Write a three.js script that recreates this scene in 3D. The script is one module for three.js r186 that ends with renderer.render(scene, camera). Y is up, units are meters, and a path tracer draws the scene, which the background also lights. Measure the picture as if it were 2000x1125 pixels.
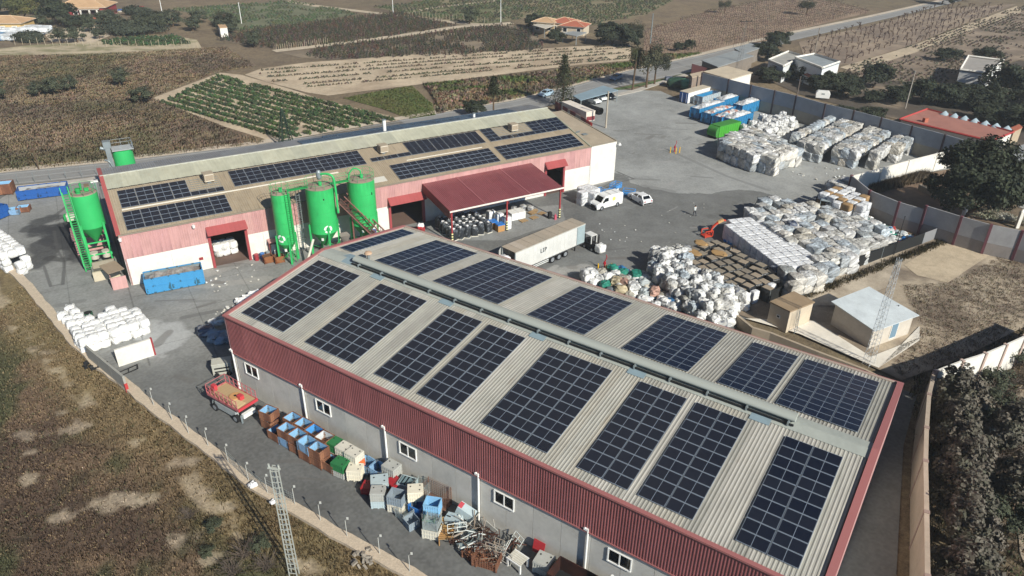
import * as THREE from 'three';
import { mergeGeometries, mergeVertices } from 'three/addons/utils/BufferGeometryUtils.js';
import { MarchingCubes } from 'three/addons/objects/MarchingCubes.js';
import { Sky } from 'three/addons/objects/Sky.js';

// ---------------------------------------------------------------- camera, sky, sun, exposure
const scene = new THREE.Scene();
const camera = new THREE.PerspectiveCamera(42.87, 16 / 9, 0.5, 3000);
camera.position.set(0, 45.32, 0);
camera.rotation.order = 'YXZ';
camera.rotation.set(-0.50566, 0, 0.0134);
const SUN = new THREE.Vector3(0.528, 0.545, 0.652).normalize();
const sky = new Sky(); sky.name = 'sky'; sky.scale.setScalar(2000);
const su = sky.material.uniforms;
su.sunPosition.value.copy(SUN); su.turbidity.value = 5; su.rayleigh.value = 0.8; su.mieCoefficient.value = 0.004;
sky.userData.kind = 'structure';
scene.add(sky);
scene.environmentIntensity = 0.1;
const sun = new THREE.DirectionalLight(0xfff8e8, 5.0);
sun.name = 'sun';
sun.position.copy(SUN).multiplyScalar(300).add(new THREE.Vector3(0, 0, -100)); sun.castShadow = true;
sun.shadow.mapSize.set(4096, 4096);
Object.assign(sun.shadow.camera, { left: -140, right: 140, top: 140, bottom: -140, near: 1, far: 700 });
scene.fog = new THREE.FogExp2(0xd2d8dc, 0.00028);
scene.add(sun, sun.target); sun.target.position.set(0, 0, -100);
const renderer = new THREE.WebGLRenderer({ antialias: true });
renderer.toneMapping = THREE.LinearToneMapping;
renderer.toneMappingExposure = 1.2;
renderer.shadowMap.enabled = true;
renderer.setSize(1024, 576);

// ---------------------------------------------------------------- random numbers and noise
let seed = 7;
const rnd = () => { seed = (seed + 0x6D2B79F5) | 0; let t = Math.imul(seed ^ (seed >>> 15), 1 | seed); t = (t + Math.imul(t ^ (t >>> 7), 61 | t)) ^ t; return ((t ^ (t >>> 14)) >>> 0) / 4294967296; };
const rr = (a, b) => a + (b - a) * rnd();
const pick = (a) => a[Math.floor(rnd() * a.length)];
const hash = (x, y, s) => { let h = Math.imul(x, 374761393) + Math.imul(y, 668265263) + Math.imul(s, 974634533); h = Math.imul(h ^ (h >>> 13), 1274126177); return ((h ^ (h >>> 16)) >>> 0) / 4294967296; };
function vn(x, y, s = 1, per = 0) {
  let x0 = Math.floor(x), y0 = Math.floor(y); const fx = x - x0, fy = y - y0, u = fx * fx * (3 - 2 * fx), v = fy * fy * (3 - 2 * fy);
  let x1 = x0 + 1, y1 = y0 + 1;
  if (per) { x0 = ((x0 % per) + per) % per; x1 = ((x1 % per) + per) % per; y0 = ((y0 % per) + per) % per; y1 = ((y1 % per) + per) % per; }
  const a = hash(x0, y0, s), b = hash(x1, y0, s), c = hash(x0, y1, s), d = hash(x1, y1, s);
  return a + (b - a) * u + (c - a + (a - b - c + d) * u) * v;
}
function fbm(x, y, s = 1, oct = 4, per = 0) { let t = 0, a = 0.5, n = 0; for (let i = 0; i < oct; i++) { t += a * vn(x, y, s + i * 17, per); n += a; a *= 0.55; x *= 2; y *= 2; per *= 2; } return t / n; }
const clamp = (x, a = 0, b = 1) => Math.min(b, Math.max(a, x));
const sst = (a, b, x) => { const t = clamp((x - a) / (b - a)); return t * t * (3 - 2 * t); };
const mix = (a, b, t) => a + (b - a) * t;
const mix3 = (a, b, t) => [mix(a[0], b[0], t), mix(a[1], b[1], t), mix(a[2], b[2], t)];
const lin = (hex) => { const c = new THREE.Color(hex); return [c.r, c.g, c.b]; };
const toS = (c) => { c = clamp(c); return Math.round(255 * (c <= 0.0031308 ? c * 12.92 : 1.055 * Math.pow(c, 1 / 2.4) - 0.055)); };

// ---------------------------------------------------------------- textures (linear colours in, sRGB bytes out)
function tex(size, fn, metres = 1) {
  const d = new Uint8Array(size * size * 4);
  for (let j = 0; j < size; j++) for (let i = 0; i < size; i++) {
    const c = fn(i / size, j / size), k = (j * size + i) * 4;
    d[k] = toS(c[0]); d[k + 1] = toS(c[1]); d[k + 2] = toS(c[2]); d[k + 3] = 255;
  }
  const t = new THREE.DataTexture(d, size, size, THREE.RGBAFormat);
  t.colorSpace = THREE.SRGBColorSpace; t.magFilter = THREE.LinearFilter; t.minFilter = THREE.LinearMipmapLinearFilter; t.generateMipmaps = true;
  t.wrapS = t.wrapT = THREE.RepeatWrapping; t.repeat.set(1 / metres, 1 / metres); t.needsUpdate = true;
  return t;
}
function bump(size, fn, metres = 1) {
  const d = new Uint8Array(size * size * 4);
  for (let j = 0; j < size; j++) for (let i = 0; i < size; i++) { const k = (j * size + i) * 4; d[k] = d[k + 1] = d[k + 2] = clamp(fn(i / size, j / size)) * 255; d[k + 3] = 255; }
  const t = new THREE.DataTexture(d, size, size, THREE.RGBAFormat);
  t.magFilter = THREE.LinearFilter; t.minFilter = THREE.LinearMipmapLinearFilter; t.generateMipmaps = true;
  t.wrapS = t.wrapT = THREE.RepeatWrapping; t.repeat.set(1 / metres, 1 / metres); t.needsUpdate = true; return t;
}
const grey = (v) => [v, v, v];
const T = {
  grime: tex(512, (u, v) => { const a = fbm(u * 4, v * 4, 3, 5, 4), b = fbm(u * 24, v * 24, 9, 3, 24); return grey(0.7 + 0.42 * a * 0.75 + 0.12 * (b - 0.5)); }, 6),
  streak: tex(512, (u, v) => { const a = fbm(u * 48, v * 3, 5, 3, 3), b = fbm(u * 6, v * 6, 8, 4, 6); const k = 0.74 + 0.3 * b + 0.2 * (a - 0.5), r = sst(0.56, 0.74, fbm(u * 3, v * 3, 81, 5, 3) * 0.7 + a * 0.3); return mix3([k, k * 0.985, k * 0.96], [0.6, 0.5, 0.4], r * 0.4); }, 9),
  plastic: tex(512, (u, v) => { const a = Math.abs(fbm(u * 6, v * 6, 13, 5, 6) - 0.5) * 2, b = fbm(u * 3, v * 3, 21, 4, 3), c = vn(u * 60, v * 60, 4, 60); let k = 0.92 + 0.36 * a - 0.1 + 0.12 * (c - 0.5); k = mix(k, k * 0.74, sst(0.56, 0.72, b)); return [k, k, k]; }, 3.2),
  plasticB: bump(512, (u, v) => clamp(Math.abs(fbm(u * 5, v * 5, 13, 4, 5) - 0.5) * 3) * 0.65 + clamp(Math.abs(fbm(u * 13, v * 13, 19, 3, 13) - 0.5) * 3) * 0.35, 3.2),
  rust: tex(512, (u, v) => { const a = fbm(u * 5, v * 5, 31, 5, 5), b = fbm(u * 30, v * 30, 33, 3, 30); let c = mix3([0.16, 0.062, 0.032], [0.3, 0.135, 0.07], sst(0.35, 0.65, a)); c = mix3(c, [0.06, 0.035, 0.028], sst(0.55, 0.75, b) * 0.6); return c; }, 2),
  worn: tex(512, (u, v) => { const a = fbm(u * 5, v * 5, 41, 5, 5), b = fbm(u * 40, v * 40, 43, 2, 40); const k = 0.85 + 0.18 * b; const t = sst(0.6, 0.68, a + 0.12 * (b - 0.5)); return mix3([k, k, k], [0.5, 0.27, 0.17], t * 0.85); }, 3),
  soil: tex(1024, (u, v) => { const a = fbm(u * 6, v * 6, 51, 6, 6), b = vn(u * 256, v * 256, 55, 256), c = fbm(u * 40, v * 40, 57, 3, 40); const k = 0.62 + 0.45 * a + 0.22 * (b - 0.5) + 0.3 * (c - 0.5); return [k, k * 0.985, k * 0.96]; }, 24),
  grass: tex(1024, (u, v) => { const a = fbm(u * 7, v * 7, 61, 6, 7), b = vn(u * 300, v * 300, 65, 300), c = fbm(u * 60, v * 60, 67, 3, 60); const k = 0.45 + 0.5 * a + 0.4 * (b - 0.5) + 0.6 * (c - 0.5); return [k, k * (0.95 + 0.1 * a), k * 0.95]; }, 26),
  wood: tex(256, (u, v) => { const a = fbm(u * 3, v * 40, 71, 4, 1), k = 0.7 + 0.5 * a; return [k, k * 0.96, k * 0.9]; }, 1.2),
  cells: tex(128, (u, v) => { const f = (x) => Math.abs(x - Math.round(x)); const l = f(u * 6) * 12 < 0.14 || f(v * 6) * 6 < 0.1; return l ? [1.0, 1.05, 1.12] : grey(0.6); }, 1),
};
const MATS = new Map();
function M(hex, o = {}) {
  const key = hex + JSON.stringify({ ...o, map: o.map && o.map.uuid, bumpMap: o.bumpMap && o.bumpMap.uuid });
  if (!MATS.has(key)) MATS.set(key, new THREE.MeshStandardMaterial({ color: new THREE.Color(hex), vertexColors: true, roughness: 0.8, ...o }));
  return MATS.get(key);
}
const linM = (r, g, b, o = {}) => M('#' + new THREE.Color(r, g, b).getHexString(), o);

// ---------------------------------------------------------------- mesh building
const V = (x, y, z) => new THREE.Vector3(x, y, z);
const E0 = new THREE.Euler(), Q0 = new THREE.Quaternion(), M0 = new THREE.Matrix4();
function boxGeo(w, h, d) {
  const g = new THREE.BoxGeometry(w, h, d), uv = g.attributes.uv, p = g.attributes.position, n = g.attributes.normal;
  for (let i = 0; i < uv.count; i++) {
    if (Math.abs(n.getX(i)) > 0.5) uv.setXY(i, p.getZ(i), p.getY(i)); else if (Math.abs(n.getY(i)) > 0.5) uv.setXY(i, p.getX(i), p.getZ(i)); else uv.setXY(i, p.getX(i), p.getY(i));
  }
  return g;
}
function clean(g, c) {
  if (g.index) g = g.toNonIndexed();
  for (const k of Object.keys(g.attributes)) if (!['position', 'normal', 'uv', 'color'].includes(k)) g.deleteAttribute(k);
  const n = g.attributes.position.count;
  if (!g.attributes.normal) g.computeVertexNormals();
  if (!g.attributes.uv) { const a = new Float32Array(n * 2), p = g.attributes.position; for (let i = 0; i < n; i++) { a[2 * i] = p.getX(i); a[2 * i + 1] = p.getZ(i); } g.setAttribute('uv', new THREE.BufferAttribute(a, 2)); }
  if (!g.attributes.color || c) { const a = new Float32Array(n * 3); for (let i = 0; i < n; i++) { a[3 * i] = c ? c[0] : 1; a[3 * i + 1] = c ? c[1] : 1; a[3 * i + 2] = c ? c[2] : 1; } g.setAttribute('color', new THREE.BufferAttribute(a, 3)); }
  g.morphAttributes = {};
  return g;
}
const NAMES = new Map();
function numbered(name) { const n = NAMES.get(name) || 0; NAMES.set(name, n + 1); return n ? `${name}_${String(n).padStart(3, '0')}` : name; }
class MB {
  constructor() { this.l = []; }
  add(g, x = 0, y = 0, z = 0, o = {}) {
    g = clean(g.clone(), o.c);
    if (o.s) g.scale(...(Array.isArray(o.s) ? o.s : [o.s, o.s, o.s]));
    E0.set(o.rx || 0, o.ry || 0, o.rz || 0, o.order || 'YXZ'); M0.compose(V(x, y, z), Q0.setFromEuler(E0), V(1, 1, 1)); g.applyMatrix4(M0);
    this.l.push(g); return this;
  }
  box(w, h, d, x, y, z, o = {}) { return this.add(boxGeo(w, h, d), x, y, z, o); }
  cyl(r1, r2, h, x, y, z, o = {}) { return this.add(new THREE.CylinderGeometry(r2, r1, h, o.n || 12, 1, !!o.open), x, y, z, o); }
  bar(p, q, r, o = {}) {
    const a = V(...p), b = V(...q), d = b.clone().sub(a), L = d.length(); if (L < 1e-4) return this;
    const g = o.sq ? boxGeo(r * 2, L, r * 2) : new THREE.CylinderGeometry(o.r2 || r, r, L, o.n || 5, 1);
    const gg = clean(g, o.c);
    M0.compose(a.add(b).multiplyScalar(0.5), new THREE.Quaternion().setFromUnitVectors(V(0, 1, 0), d.normalize()), V(1, 1, 1)); gg.applyMatrix4(M0);
    this.l.push(gg); return this;
  }
  quad(a, b, c, d, o = {}) {   // flat patch with uv in metres
    const P = [a, b, c, a, c, d], pos = [], uv = []; const A = V(...a), e1 = V(...b).sub(A).normalize(), nn = e1.clone().cross(V(...d).sub(A)).normalize(), e2 = nn.clone().cross(e1);
    for (const p of P) { pos.push(...p); const q = V(...p).sub(A); uv.push(q.dot(e1), q.dot(e2)); }
    const g = new THREE.BufferGeometry(); g.setAttribute('position', new THREE.Float32BufferAttribute(pos, 3)); g.setAttribute('uv', new THREE.Float32BufferAttribute(uv, 2)); g.computeVertexNormals();
    this.l.push(clean(g, o.c)); return this;
  }
  geo() { return this.l.length === 1 ? this.l[0] : mergeGeometries(this.l); }
  build(name, mat, parent) { return mesh(name, this.geo(), mat, parent); }
}
function mesh(name, g, mat, parent) {
  g = clean(g); const o = new THREE.Mesh(g, mat); o.castShadow = o.receiveShadow = true;
  if (parent) { o.name = name; parent.add(o); } else { o.name = numbered(name); scene.add(o); }
  return o;
}
function tag(o, label, category, group) { o.userData.label = label; o.userData.category = category; if (group) o.userData.group = group; return o; }
function struct(o) { o.userData.kind = 'structure'; return o; }
function thing(name, label, category, [x, z] = [0, 0], ry = 0, group, y = 0) {
  const o = new THREE.Group(); o.name = numbered(name); scene.add(o); o.position.set(x, y, z); o.rotation.y = ry; return tag(o, label, category, group);
}
function dup(src, [x, z], ry, label, y = 0, group, s) {
  const c = src.clone(); c.name = numbered(src.name.replace(/_\d{3}$/, '')); scene.add(c); c.position.set(x, y, z); c.rotation.set(0, ry, 0);
  c.userData = { ...src.userData }; if (label) c.userData.label = label; if (group) c.userData.group = group; if (s) c.scale.set(...s); return c;
}
// things built once, then placed: the first call moves the prototype itself, later calls clone it
function maker(build) { let p = null; return (pos, ry, label, y = 0, group, s) => { if (!p) { p = build(); p.position.set(pos[0], y, pos[1]); p.rotation.y = ry; if (label) p.userData.label = label; if (group) p.userData.group = group; if (s) p.scale.set(...s); return p; } return dup(p, pos, ry, label, y, group, s); }; }
function poly(name, pts, y, mat, parent) {
  const s = new THREE.Shape(pts.map(([x, z]) => new THREE.Vector2(x, -z))); const g = new THREE.ShapeGeometry(s); g.rotateX(-Math.PI / 2);
  const p = g.attributes.position, uv = g.attributes.uv; for (let i = 0; i < p.count; i++) uv.setXY(i, p.getX(i), -p.getZ(i));
  const o = mesh(name, g, mat, parent); o.position.y = y; return parent ? o : struct(o);
}
function inside(pts, x, z) { let c = false; for (let i = 0, j = pts.length - 1; i < pts.length; j = i++) { const [a, b] = pts[i], [d, e] = pts[j]; if ((b > z) !== (e > z) && x < ((d - a) * (z - b)) / (e - b) + a) c = !c; } return c; }
const lerp2 = (a, b, t) => [mix(a[0], b[0], t), mix(a[1], b[1], t)];
function segDist(x, z, a, b) { const dx = b[0] - a[0], dz = b[1] - a[1], t = clamp(((x - a[0]) * dx + (z - a[1]) * dz) / (dx * dx + dz * dz)); return Math.hypot(x - a[0] - dx * t, z - a[1] - dz * t); }
// frames of the two large buildings: u along the front, v inwards
const PN = -0.59101, ON = [-27.298, -59.81], PF = 0.54498, OF = [-48.19, -81.11];
const fr = (O, p) => (u, v) => [O[0] + Math.cos(p) * u - Math.sin(p) * v, O[1] - Math.sin(p) * u - Math.cos(p) * v];
const NW = fr(ON, PN), FW = fr(OF, PF);
// ---------------------------------------------------------------- ground
function polyFine(name, pts, y, mat, L, col, hgt) {
  const s = new THREE.Shape(pts.map(([x, z]) => new THREE.Vector2(x, -z))); let g = new THREE.ShapeGeometry(s).toNonIndexed();
  const p = g.attributes.position; let tris = []; for (let i = 0; i < p.count; i += 3) tris.push([[p.getX(i), -p.getY(i)], [p.getX(i + 1), -p.getY(i + 1)], [p.getX(i + 2), -p.getY(i + 2)]]);
  const out = []; const d = (a, b) => Math.hypot(a[0] - b[0], a[1] - b[1]);
  while (tris.length) {
    const t = tris.pop(), e = [d(t[0], t[1]), d(t[1], t[2]), d(t[2], t[0])], k = e.indexOf(Math.max(...e));
    if (e[k] < L) { out.push(t); continue; }
    const a = t[k], b = t[(k + 1) % 3], c = t[(k + 2) % 3], m = lerp2(a, b, 0.5); tris.push([a, m, c], [m, b, c]);
  }
  const pos = [], uv = [], co = [];
  for (const t of out) for (const [x, z] of t) { pos.push(x, hgt ? hgt(x, z) : 0, z); uv.push(x, -z); co.push(...col(x, z)); }
  g = new THREE.BufferGeometry(); g.setAttribute('position', new THREE.Float32BufferAttribute(pos, 3)); g.setAttribute('uv', new THREE.Float32BufferAttribute(uv, 2)); g.setAttribute('color', new THREE.Float32BufferAttribute(co, 3)); g.computeVertexNormals();
  const o = mesh(name, g, mat); o.position.y = y; return struct(o);
}
const soilM = M('#ffffff', { map: T.soil, roughness: 0.95 }), grassM = M('#ffffff', { map: T.grass, roughness: 0.95 });
const C = { dry: [0.15, 0.112, 0.072], dry2: [0.085, 0.066, 0.05], olive: [0.085, 0.088, 0.04], straw: [0.23, 0.17, 0.085], sand: [0.58, 0.475, 0.345], sand2: [0.44, 0.345, 0.245], green: [0.05, 0.08, 0.03], brown: [0.17, 0.115, 0.08], bare: [0.38, 0.31, 0.23] };
const wild = (x, z) => {   // dry weeds: brown, olive and straw patches
  const a = fbm(x / 16 + 40, z / 16, 101, 4), b = fbm(x / 5, z / 5 + 9, 105, 4), c = fbm(x / 30, z / 30, 109, 3);
  let k = mix3([0.13, 0.098, 0.07], [0.23, 0.17, 0.11], sst(0.38, 0.62, a)); k = mix3(k, C.olive, sst(0.5, 0.66, c) * 0.7); k = mix3(k, C.straw, sst(0.52, 0.72, b) * 0.5); return k;
};
polyFine('ground', [[-900, 60], [900, 60], [900, -1600], [-900, -1600]], -0.06, grassM, 14, (x, z) => mix3(wild(x, z), [0.27, 0.2, 0.13], 0.6));
// kerb line between the yard and the near field
const kerb = [[-83.99,-100.9], [-69.1,-88], [-60.65,-80.25], [-49.08,-68.52], [-43.39,-63.42], [-38.8,-59.93], [-34.39,-56.32], [-30.78,-53.51], [-27.03,-50.61], [-21.59,-46.23], [-16.35,-42.88], [-9.96,-38.93], [-7.31,-37.41], [2, -31], [13, -22]];
const bareSpots = [[[-40.7,-53.67], 1.6], [[-44.35,-52.5], 1.3], [[-36.35,-42.64], 1.2], [[-25.65,-40.71], 1.2], [[-22.53,-38.77], 1], [[-33.55,-44.08], 2], [[-31.72,-44.69], 1.4], [[-43.36,-55.9], 1], [[-42.96,-50.1], 1], [[-30.03,-44.72], 1.2], [[-28.44,-49.38], 1.1], [[-25.91,-45.68], 1.4], [[-22.96,-43.99], 1], [[-41.1,-46.91], 1]];
const nearField = [...kerb, [13, 40], [-140, 40], [-140, -100]];
const kd = (x, z) => { let m = 1e9; for (let i = 1; i < kerb.length; i++) m = Math.min(m, segDist(x, z, kerb[i - 1], kerb[i])); return m; };
const nearCol = (x, z) => {
  const d = kd(x, z), n = fbm(x / 2.2, z / 2.2, 121, 4), n2 = fbm(x / 7, z / 7, 125, 4), n3 = fbm(x / 1.1, z / 1.1, 127, 3);
  let k = mix3([0.12, 0.078, 0.054], [0.2, 0.135, 0.088], sst(0.4, 0.6, n2)); k = mix3(k, [0.075, 0.085, 0.036], sst(0.43, 0.57, fbm(x / 5 + 7, z / 9, 131, 4)) * 0.85);
  k = mix3(k, [0.27, 0.2, 0.105], sst(7.5, 2, d + 6 * (n2 - 0.5)) * 0.8);
  const trk = Math.abs(d - 3.4 + 2.4 * (n2 - 0.5)); k = mix3(k, [0.5, 0.405, 0.29], sst(1.1, 0.2, trk) * sst(0.4, 0.56, n) * 0.9);
  for (const [[bx, bz], r] of bareSpots) k = mix3(k, [0.5, 0.41, 0.31], sst(1, 0.35, Math.hypot(x - bx, (z - bz) * 1.3) / r + 1.9 * (n3 - 0.5)) * 0.7);
  return k;
};
polyFine('near_field', nearField, 0.0, grassM, 0.7, nearCol);
// yard with its own full-size texture: joints, stains, patches
const hWall = 6.14;
const yardPts = [...kerb, [31, -24], [29.2, -38], [36.5, -52.7], [41.5, -60.5], [39.69,-61.85], [25.67,-72.42], [31.84,-79.13], [51.66,-92.56], [59.79,-97.5], [55.73,-107.57], [57.52,-117.76], [71.58,-125.78], [84.47,-130.9], [79.64,-138.67], [61.05,-159.16], [46.32,-179.95], [39.24,-177.64], [36.44,-184.44], [25.09,-185.89], [12.47,-168.91], [-0.49,-156.66], [-47.81,-130.44], [-63.43,-122.67], [-75.84,-116.42], [-84.56,-113.04], [-90.78,-111]];
const line = (pts, w, c, a) => ({ pts, w, c, a });
const stains = [
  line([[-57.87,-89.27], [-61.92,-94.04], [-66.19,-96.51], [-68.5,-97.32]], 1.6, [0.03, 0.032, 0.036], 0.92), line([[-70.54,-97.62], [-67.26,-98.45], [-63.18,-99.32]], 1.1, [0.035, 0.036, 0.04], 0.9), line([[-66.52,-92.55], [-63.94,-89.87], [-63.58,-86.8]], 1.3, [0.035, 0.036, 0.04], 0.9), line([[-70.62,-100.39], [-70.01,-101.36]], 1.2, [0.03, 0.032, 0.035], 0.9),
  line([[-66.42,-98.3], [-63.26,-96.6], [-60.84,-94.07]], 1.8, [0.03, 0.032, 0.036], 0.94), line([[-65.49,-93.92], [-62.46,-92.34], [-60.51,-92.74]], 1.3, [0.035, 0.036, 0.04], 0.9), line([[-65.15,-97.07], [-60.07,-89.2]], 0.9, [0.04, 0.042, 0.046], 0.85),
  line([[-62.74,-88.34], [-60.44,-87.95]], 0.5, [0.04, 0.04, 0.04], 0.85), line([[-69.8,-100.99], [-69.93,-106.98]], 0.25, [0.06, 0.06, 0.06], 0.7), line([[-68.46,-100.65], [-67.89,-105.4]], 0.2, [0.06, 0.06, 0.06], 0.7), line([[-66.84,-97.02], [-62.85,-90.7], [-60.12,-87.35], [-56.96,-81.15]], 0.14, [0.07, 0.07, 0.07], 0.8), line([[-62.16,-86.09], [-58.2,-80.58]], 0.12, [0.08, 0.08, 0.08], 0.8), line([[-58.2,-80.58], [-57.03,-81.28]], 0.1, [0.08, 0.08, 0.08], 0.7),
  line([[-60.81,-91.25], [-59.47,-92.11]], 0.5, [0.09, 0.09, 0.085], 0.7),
  line([[-41.24,-70.2], [-38.94,-70.26], [-38.7,-67.63]], 1.6, [0.46, 0.47, 0.47], 0.75),
  line([[6.79,-86.62], [9.61,-87.74]], 0.7, [0.34, 0.33, 0.31], 0.7), line([[5.1,-87.02], [5.83,-88.08]], 0.35, [0.36, 0.35, 0.33], 0.7), line([[5.73,-85.86], [6.43,-86.17]], 0.4, [0.36, 0.35, 0.33], 0.6),
  line([[-40.6,-91.38], [-38.32,-93.09], [-38.13,-88.31]], 1.5, [0.15, 0.11, 0.095], 0.7), line([[-39.86,-84.56], [-33.79,-89.99]], 0.9, [0.38, 0.36, 0.33], 0.4), line([[-39.55,-81.1], [-31.8,-83.37]], 0.6, [0.38, 0.36, 0.33], 0.4),
  line([[18.55,-125.32], [21.09,-121.79]], 0.12, [0.05, 0.05, 0.05], 0.8), line([[21.09,-121.79], [18.86,-120.46]], 0.1, [0.06, 0.06, 0.06], 0.7), line([[31.14,-136.05], [37.89,-123.71], [43.23,-117.24]], 0.3, [0.12, 0.12, 0.12], 0.5),
  line([[15.53,-149.2], [19.42,-145.87]], 0.12, [0.06, 0.06, 0.06], 0.7), line([[-19.02,-43.5], [-16.73,-44.39], [-13.76,-46.5]], 0.06, [0.08, 0.08, 0.08], 0.5),
  line([[22.51,-118.15], [26.48,-115.93]], 0.6, [0.12, 0.12, 0.12], 0.5), line([[33.31,-113.88], [34.62,-110.62]], 0.7, [0.14, 0.14, 0.14], 0.5),
];
for (let i = 0; i < 70; i++) { const a = pick([[22.94,-127.11], [13.08,-94.68], [23.88,-106.09], [-43.13,-75.89], [-48.52,-80.85], [36.14,-145.92], [-34.65,-83.99], [-36.05,-63.31], [-12.55,-44.75], [26.67,-152.61]]), t = rr(-0.5, 1.2), p = [a[0] + rr(-9, 9), a[1] + rr(-9, 9)]; stains.push(line([p, [p[0] + Math.cos(t) * rr(0.3, 7), p[1] - Math.sin(t) * rr(0.3, 4)]], rr(0.05, 0.4), pick([[0.1, 0.1, 0.1], [0.32, 0.31, 0.3], [0.12, 0.11, 0.1]]), rr(0.3, 0.7))); }
// older pale concrete of the upper yard and the apron before the canopy end in visible seams
const paleSlab = [[18.58,-124.8], [21.24,-120.3], [25.78,-116.84], [32.39,-115.44], [40.6,-117.14], [47.5,-111.94], [59.21,-115.95], [86.23,-132.39], [71.27,-185.28], [53.76,-213.38], [24.63,-193.43], [13.9,-172.58]], apron = [[-9.68,-95.67], [-1.2,-95.94], [8.09,-103.19], [7.64,-109.68], [-18.86,-102.68], [-17.75,-95.42]];
const YS = 165, YX = 82, YZ = 20;
const bb = stains.map((s) => { const xs = s.pts.map((p) => p[0]), zs = s.pts.map((p) => p[1]), m = s.w * 2.2 + 1; return [Math.min(...xs) - m, Math.max(...xs) + m, Math.min(...zs) - m, Math.max(...zs) + m]; });
const yardTex = tex(2048, (u, v) => {
  const x = u * YS - YX, z = -(v * YS + YZ);
  const a = fbm(x / 9, z / 9, 201, 5), b = vn(x * 5.5, z * 5.5, 205), c = fbm(x / 1.7, z / 1.7, 207, 4), e = fbm(x / 28, z / 28, 209, 3);
  let k = 0.146 + 0.1 * (a - 0.5) + 0.045 * (b - 0.5) + 0.06 * (c - 0.5) + 0.06 * (e - 0.5);
  const left = sst(-18, -38, x) * sst(-58, -68, z); k = mix(k, k * 1.5 + 0.025, left);
  if (inside(paleSlab, x + 1.6 * (c - 0.5) * 2, z + 3 * (a - 0.5) * 2)) k = k * 1.7 + 0.03; else if (inside(apron, x + (c - 0.5), z)) k = k * 1.45 + 0.02;
  let col = [k, k * 1.02, k * 0.985];
  for (let i = 0; i < stains.length; i++) {
    const q = bb[i]; if (x < q[0] || x > q[1] || z < q[2] || z > q[3]) continue; const s = stains[i];
    let d = 1e9; for (let j = 1; j < s.pts.length; j++) d = Math.min(d, segDist(x, z, s.pts[j - 1], s.pts[j]));
    const w = s.w * (0.6 + 1.5 * c); col = mix3(col, s.c, s.a * sst(w * 1.25, w * 0.75, d) * (0.7 + 0.3 * b));
  }
  const j1 = Math.abs(((x * 0.857 - z * 0.515) / 6.5) % 1), j2 = Math.abs(((x * 0.515 + z * 0.857) / 6.5) % 1); if (left > 0.6 && (j1 < 0.012 || j2 < 0.012)) col = col.map((q) => q * 0.62);
  return col;
});
yardTex.repeat.set(1 / YS, 1 / YS); yardTex.offset.set(YX / YS, -YZ / YS);
poly('yard', yardPts, 0.03, M('#ffffff', { map: yardTex, roughness: 0.9 }));
// road
const roadUp = [[-97.3,-116.83], [-89.24,-120.63], [-73.73,-126.57], [-50.13,-137.91], [-26.82,-154.65], [-0.59,-173.23], [14.96,-188.51], [30.98,-206.22], [57.42,-229.86], [91.41,-263.71], [143.11,-309.81], [177.68,-342.05], [223.57,-385.27]];
const roadLo = [[228,-381.99], [175.2,-331.49], [139.66,-298.43], [91.92,-254.45], [71.85,-228.54], [48.59,-206.01], [25.22,-186.95], [6.51,-167.73], [-25.49,-145.95], [-48.34,-132.17], [-63.88,-123.71], [-76.49,-117.61], [-85.4,-114.4], [-93.51,-111.35]];
poly('road', [...roadUp, ...roadLo], 0.02, M('#ffffff', { map: tex(512, (u, v) => { const k = 0.24 + 0.07 * (fbm(u * 8, v * 8, 221, 5, 8) - 0.5) + 0.03 * (vn(u * 128, v * 128, 223, 128) - 0.5); return [k, k * 0.99, k * 0.96]; }, 20), roughness: 0.88 }));
function strip(name, pts, w, y, h, mat, off = 0) {   // raised or flat band along a polyline
  const b = new MB(); const P = [], n = pts.length;
  for (let i = 0; i < n; i++) { const a = pts[Math.max(0, i - 1)], c = pts[Math.min(n - 1, i + 1)], L = Math.hypot(c[0] - a[0], c[1] - a[1]), nx = -(c[1] - a[1]) / L, nz = (c[0] - a[0]) / L; P.push([[pts[i][0] + nx * (off - w / 2), pts[i][1] + nz * (off - w / 2)], [pts[i][0] + nx * (off + w / 2), pts[i][1] + nz * (off + w / 2)]]); }
  for (let i = 1; i < n; i++) {
    const [a, c] = P[i - 1], [d, e] = P[i], q = (p, yy) => [p[0], yy, p[1]];
    b.quad(q(a, y + h), q(c, y + h), q(e, y + h), q(d, y + h));
    if (h > 0.02) { b.quad(q(a, y), q(a, y + h), q(d, y + h), q(d, y)); b.quad(q(c, y + h), q(c, y), q(e, y), q(e, y + h)); }
  }
  if (h > 0.02) { const q = (p, yy) => [p[0], yy, p[1]]; let [a, c] = P[0]; b.quad(q(a, y), q(c, y), q(c, y + h), q(a, y + h)); [a, c] = P[n - 1]; b.quad(q(c, y), q(a, y), q(a, y + h), q(c, y + h)); }
  const o = b.build(name, mat); return struct(o);
}
const concM = M('#ffffff', { map: T.grime, roughness: 0.9 });
const tint = (o, c) => { const a = o.geometry.attributes.color; for (let i = 0; i < a.count; i++) a.setXYZ(i, ...c); return o; };
tint(strip('road_verge', roadUp, 2.2, 0.01, 0.03, soilM, -1.2), [0.6, 0.52, 0.42]);
tint(strip('road_marking', roadUp, 0.16, 0.026, 0, M('#ffffff', { roughness: 0.7 }), 0.9), [0.5, 0.5, 0.48]);
tint(strip('road_marking', [...roadLo].reverse(), 0.16, 0.026, 0, M('#ffffff', { roughness: 0.7 }), -0.9), [0.5, 0.5, 0.48]);
const mid = roadUp.map((p, i) => lerp2(p, [...roadLo].reverse()[Math.min(i, roadLo.length - 1)], 0.5));
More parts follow.
